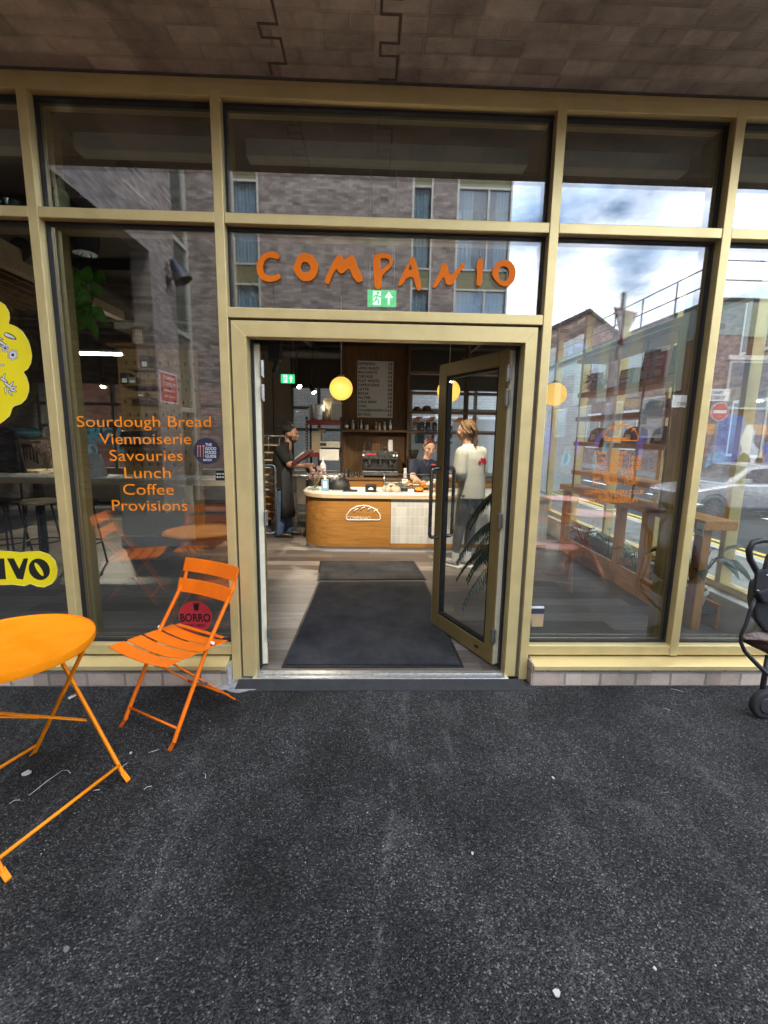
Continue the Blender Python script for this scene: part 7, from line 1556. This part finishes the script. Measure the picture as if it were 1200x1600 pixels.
for s in (-1, 1):
    b = MB(); limb(b, [Vector((wz_.x+s*.085, 4.22, .84)), Vector((wz_.x+s*.09, 4.2, .45)), Vector((wz_.x+s*.09, 4.2, .09))], [.10, .078, .068]); mobj('trouser_leg', fuse(b, .014, 3), TEE, t, smooth=True)
    b = MB(); b.ball((wz_.x+s*.09, 4.12, FZ+.04), 1, .05, .13, .04, 10); b.box(wz_.x+s*.09-.045, wz_.x+s*.09+.045, 4.0, 4.26, FZ+.001, FZ+.03); mobj('shoe', fuse(b, .01, 3), BLACKP, t, smooth=True)
# ---- customer in the white tee, seen from behind through the door glass
Y = 2.47; F_ = Vector((-.62, .78, 0)).normalized(); R3 = F_.cross(Vector((0, 0, 1))).normalized()
t = thing('person', 'person in white tee and grey leggings waiting behind the door glass', 'person', (P(724, 885, Y).x, Y, FZ))
skin = sk('light_skin', (.50, .28, .18), (.58, .34, .23)); b = MB()
hd = P(729, 671, Y); L_, B_ = head_parts(b, hd, Vector((-.85, .5, 0)), .10, 1.04)
nk = P(731, 692, Y); limb(b, [hd+Vector((0, 0, -.05)), nk-Vector((0, 0, .06))], [.052, .058])
shc = P(737, 708, Y); shL = shc-R3*.165; shRr = shc+R3*.165
elL = shL+Vector((-.03, -.02, -.29)); wrL = elL+F_*.22+Vector((0, 0, .02))-R3*-.05; limb(b, [shL, elL], [.052, .042]); limb(b, [elL, wrL], [.042, .026]); hand(b, wrL, wrL-elL, R3, .95, .7)
elR = shRr+Vector((.02, .02, -.29)); wrR = elR+F_*.22+Vector((0, 0, .04))-R3*.05; limb(b, [shRr, elR], [.052, .042]); limb(b, [elR, wrR], [.042, .026]); hand(b, wrR, wrR-elR, -R3, .95, .7)
hip = P(737, 772, Y)
for s, off in ((-1, .10), (1, -.03)):
    a0 = Vector((P(722, 880, Y).x, Y, FZ+.1)) + R3*s*.055 + F_*off*.5; limb(b, [hip+R3*s*.08, hip*.75+a0*.25+R3*s*.02], [.07, .055])
mobj('body', fuse(b, .0075), skin, t, smooth=True); face_bits(t, L_, B_, 1.04, LIPS, M('brown_brow', (.14, .08, .04), .7))
HAIRB = M('honey_brown_hair', (.075, .036, .015), .6, 0, .4, 45, .5, col2=(.18, .095, .038), stretch=(1, 1, .25)); b = MB(); b.ball(L_(0, -.020, .020), 1, .080, .095, .092, 14, M=B_); b.ball(L_(0, -.055, -.035), 1, .066, .055, .06, 10, M=B_)
rg = random.Random(6)
for k in range(30):
    x = rg.uniform(-.06, .06); strands(b, L_, [[(x, -.07, .05+rg.uniform(-.03, .03)), (x*1.1, -.105, -.02), (x*.6, -.10, -.08), (x*.5+rg.uniform(-.02, .02), -.095+rg.uniform(-.02, .02), -.135-rg.uniform(0, .06))]], .013, .006)
for x in (-1, 1): strands(b, L_, [[(x*.02, .045, .092), (x*.06, .03, .06), (x*.076, -.005, .0), (x*.07, -.05, -.05)]], .014, .012)
mobj('hair', fuse(b, .006, 2), HAIRB, t, smooth=True)
TW = M('white_cotton_tee', (.50, .49, .43), .9, 0, .08, 10, .45, bscale=6); b = MB(); UPZ = Vector((0, 0, 1))
loft(b, [(P(736, 778, Y), F_, .185, .145), (P(737, 760, Y), F_, .178, .135), (P(738, 735, Y), F_, .175, .125), (P(738, 716, Y), F_, .185, .12), (P(737, 705, Y), F_, .18, .105), (P(735, 697, Y), F_, .12, .08), (P(733, 693.5, Y), F_, .07, .062)])
limb(b, [shL, shL*.25+elL*.75], [.078, .084]); limb(b, [shRr, shRr*.25+elR*.75], [.078, .084])
mobj('white_tee', fuse(b, .010, 4), TW, t, smooth=True)
RF = M('red_flower_print', (.55, .03, .06), .8); cb_ = shc-F_*.128-Vector((0, 0, .10)) + R3*.02
for k, (dx, dz, r) in enumerate(((-.03, .0, .026), (.02, .02, .028), (.065, .005, .024), (.0, .035, .018), (.05, .035, .018))):
    b = MB(); p = cb_+R3*dx+UPZ*dz
    for q in range(6): a = q*pi/3; b.bar(p, p+(R3*cos(a)+UPZ*sin(a))*r, .010, .008, F_)
    obj('flower_print', b, RF, t)
for dx in (-.03, .02, .065, .0): b = MB(); b.tube([cb_+R3*dx-UPZ*.02, cb_+R3*(dx*.7+.01)-UPZ*.11, cb_+R3*(dx*.6)-UPZ*.16], .003, 5); obj('stem_print', b, BLACKP, t)
GL_ = M('grey_leggings', (.17, .175, .175), .85, 0, .2, 14, .2); b = MB()
for s, off in ((-1, .14), (1, -.02)):
    h0 = hip+R3*s*.085; a0 = Vector((P(724, 872, Y).x, Y, 0)) + R3*s*.06 + F_*off*.5; a0.z = FZ+.17; k0 = (h0+a0)/2+F_*.02
    limb(b, [h0, h0*.55+k0*.45, k0, k0*.6+a0*.4, a0], [.105, .092, .066, .062, .044])
mobj('leggings', fuse(b, .010, 4), GL_, t, smooth=True)
for s, off in ((-1, .14), (1, -.02)):
    a0 = Vector((P(724, 872, Y).x, Y, 0)) + R3*s*.06 + F_*off*.5; a0.z = FZ+.17
    b = MB(); limb(b, [a0+UPZ*.02, a0-UPZ*.10], [.046, .044]); mobj('sock', fuse(b, .008, 3), WHITEV, t, smooth=True)
    Mr = Matrix.Rotation(math.atan2(F_.y, F_.x), 4, 'Z'); fc_ = Vector((a0.x, a0.y, FZ)); b = MB()
    b.ball(fc_+F_*.07+UPZ*.05, 1, .13, .046, .042, 10, M=Mr); b.ball(fc_+UPZ*.06, 1, .062, .046, .055, 8, M=Mr)
    shoe = mobj('trainer', fuse(b, .007, 3), M('grey_trainer_mesh', (.33, .33, .33), .8, 0, .25, 30), t, smooth=True)
    b = MB(); b.box(-.085, .205, -.047, .047, 0.001, .030, Matrix.Translation(fc_) @ Mr); obj('trainer_sole', b, WHITEV, t, bevel=.012, seg=3)
    for k in range(3): p = fc_+F_*(.05+.03*k)+UPZ*(.096-.008*k); b = MB(); b.tube([p-R3*.028-UPZ*.012, p+UPZ*.002, p+R3*.028-UPZ*.012], .004, 5); obj('lace', b, WHITEV, shoe)
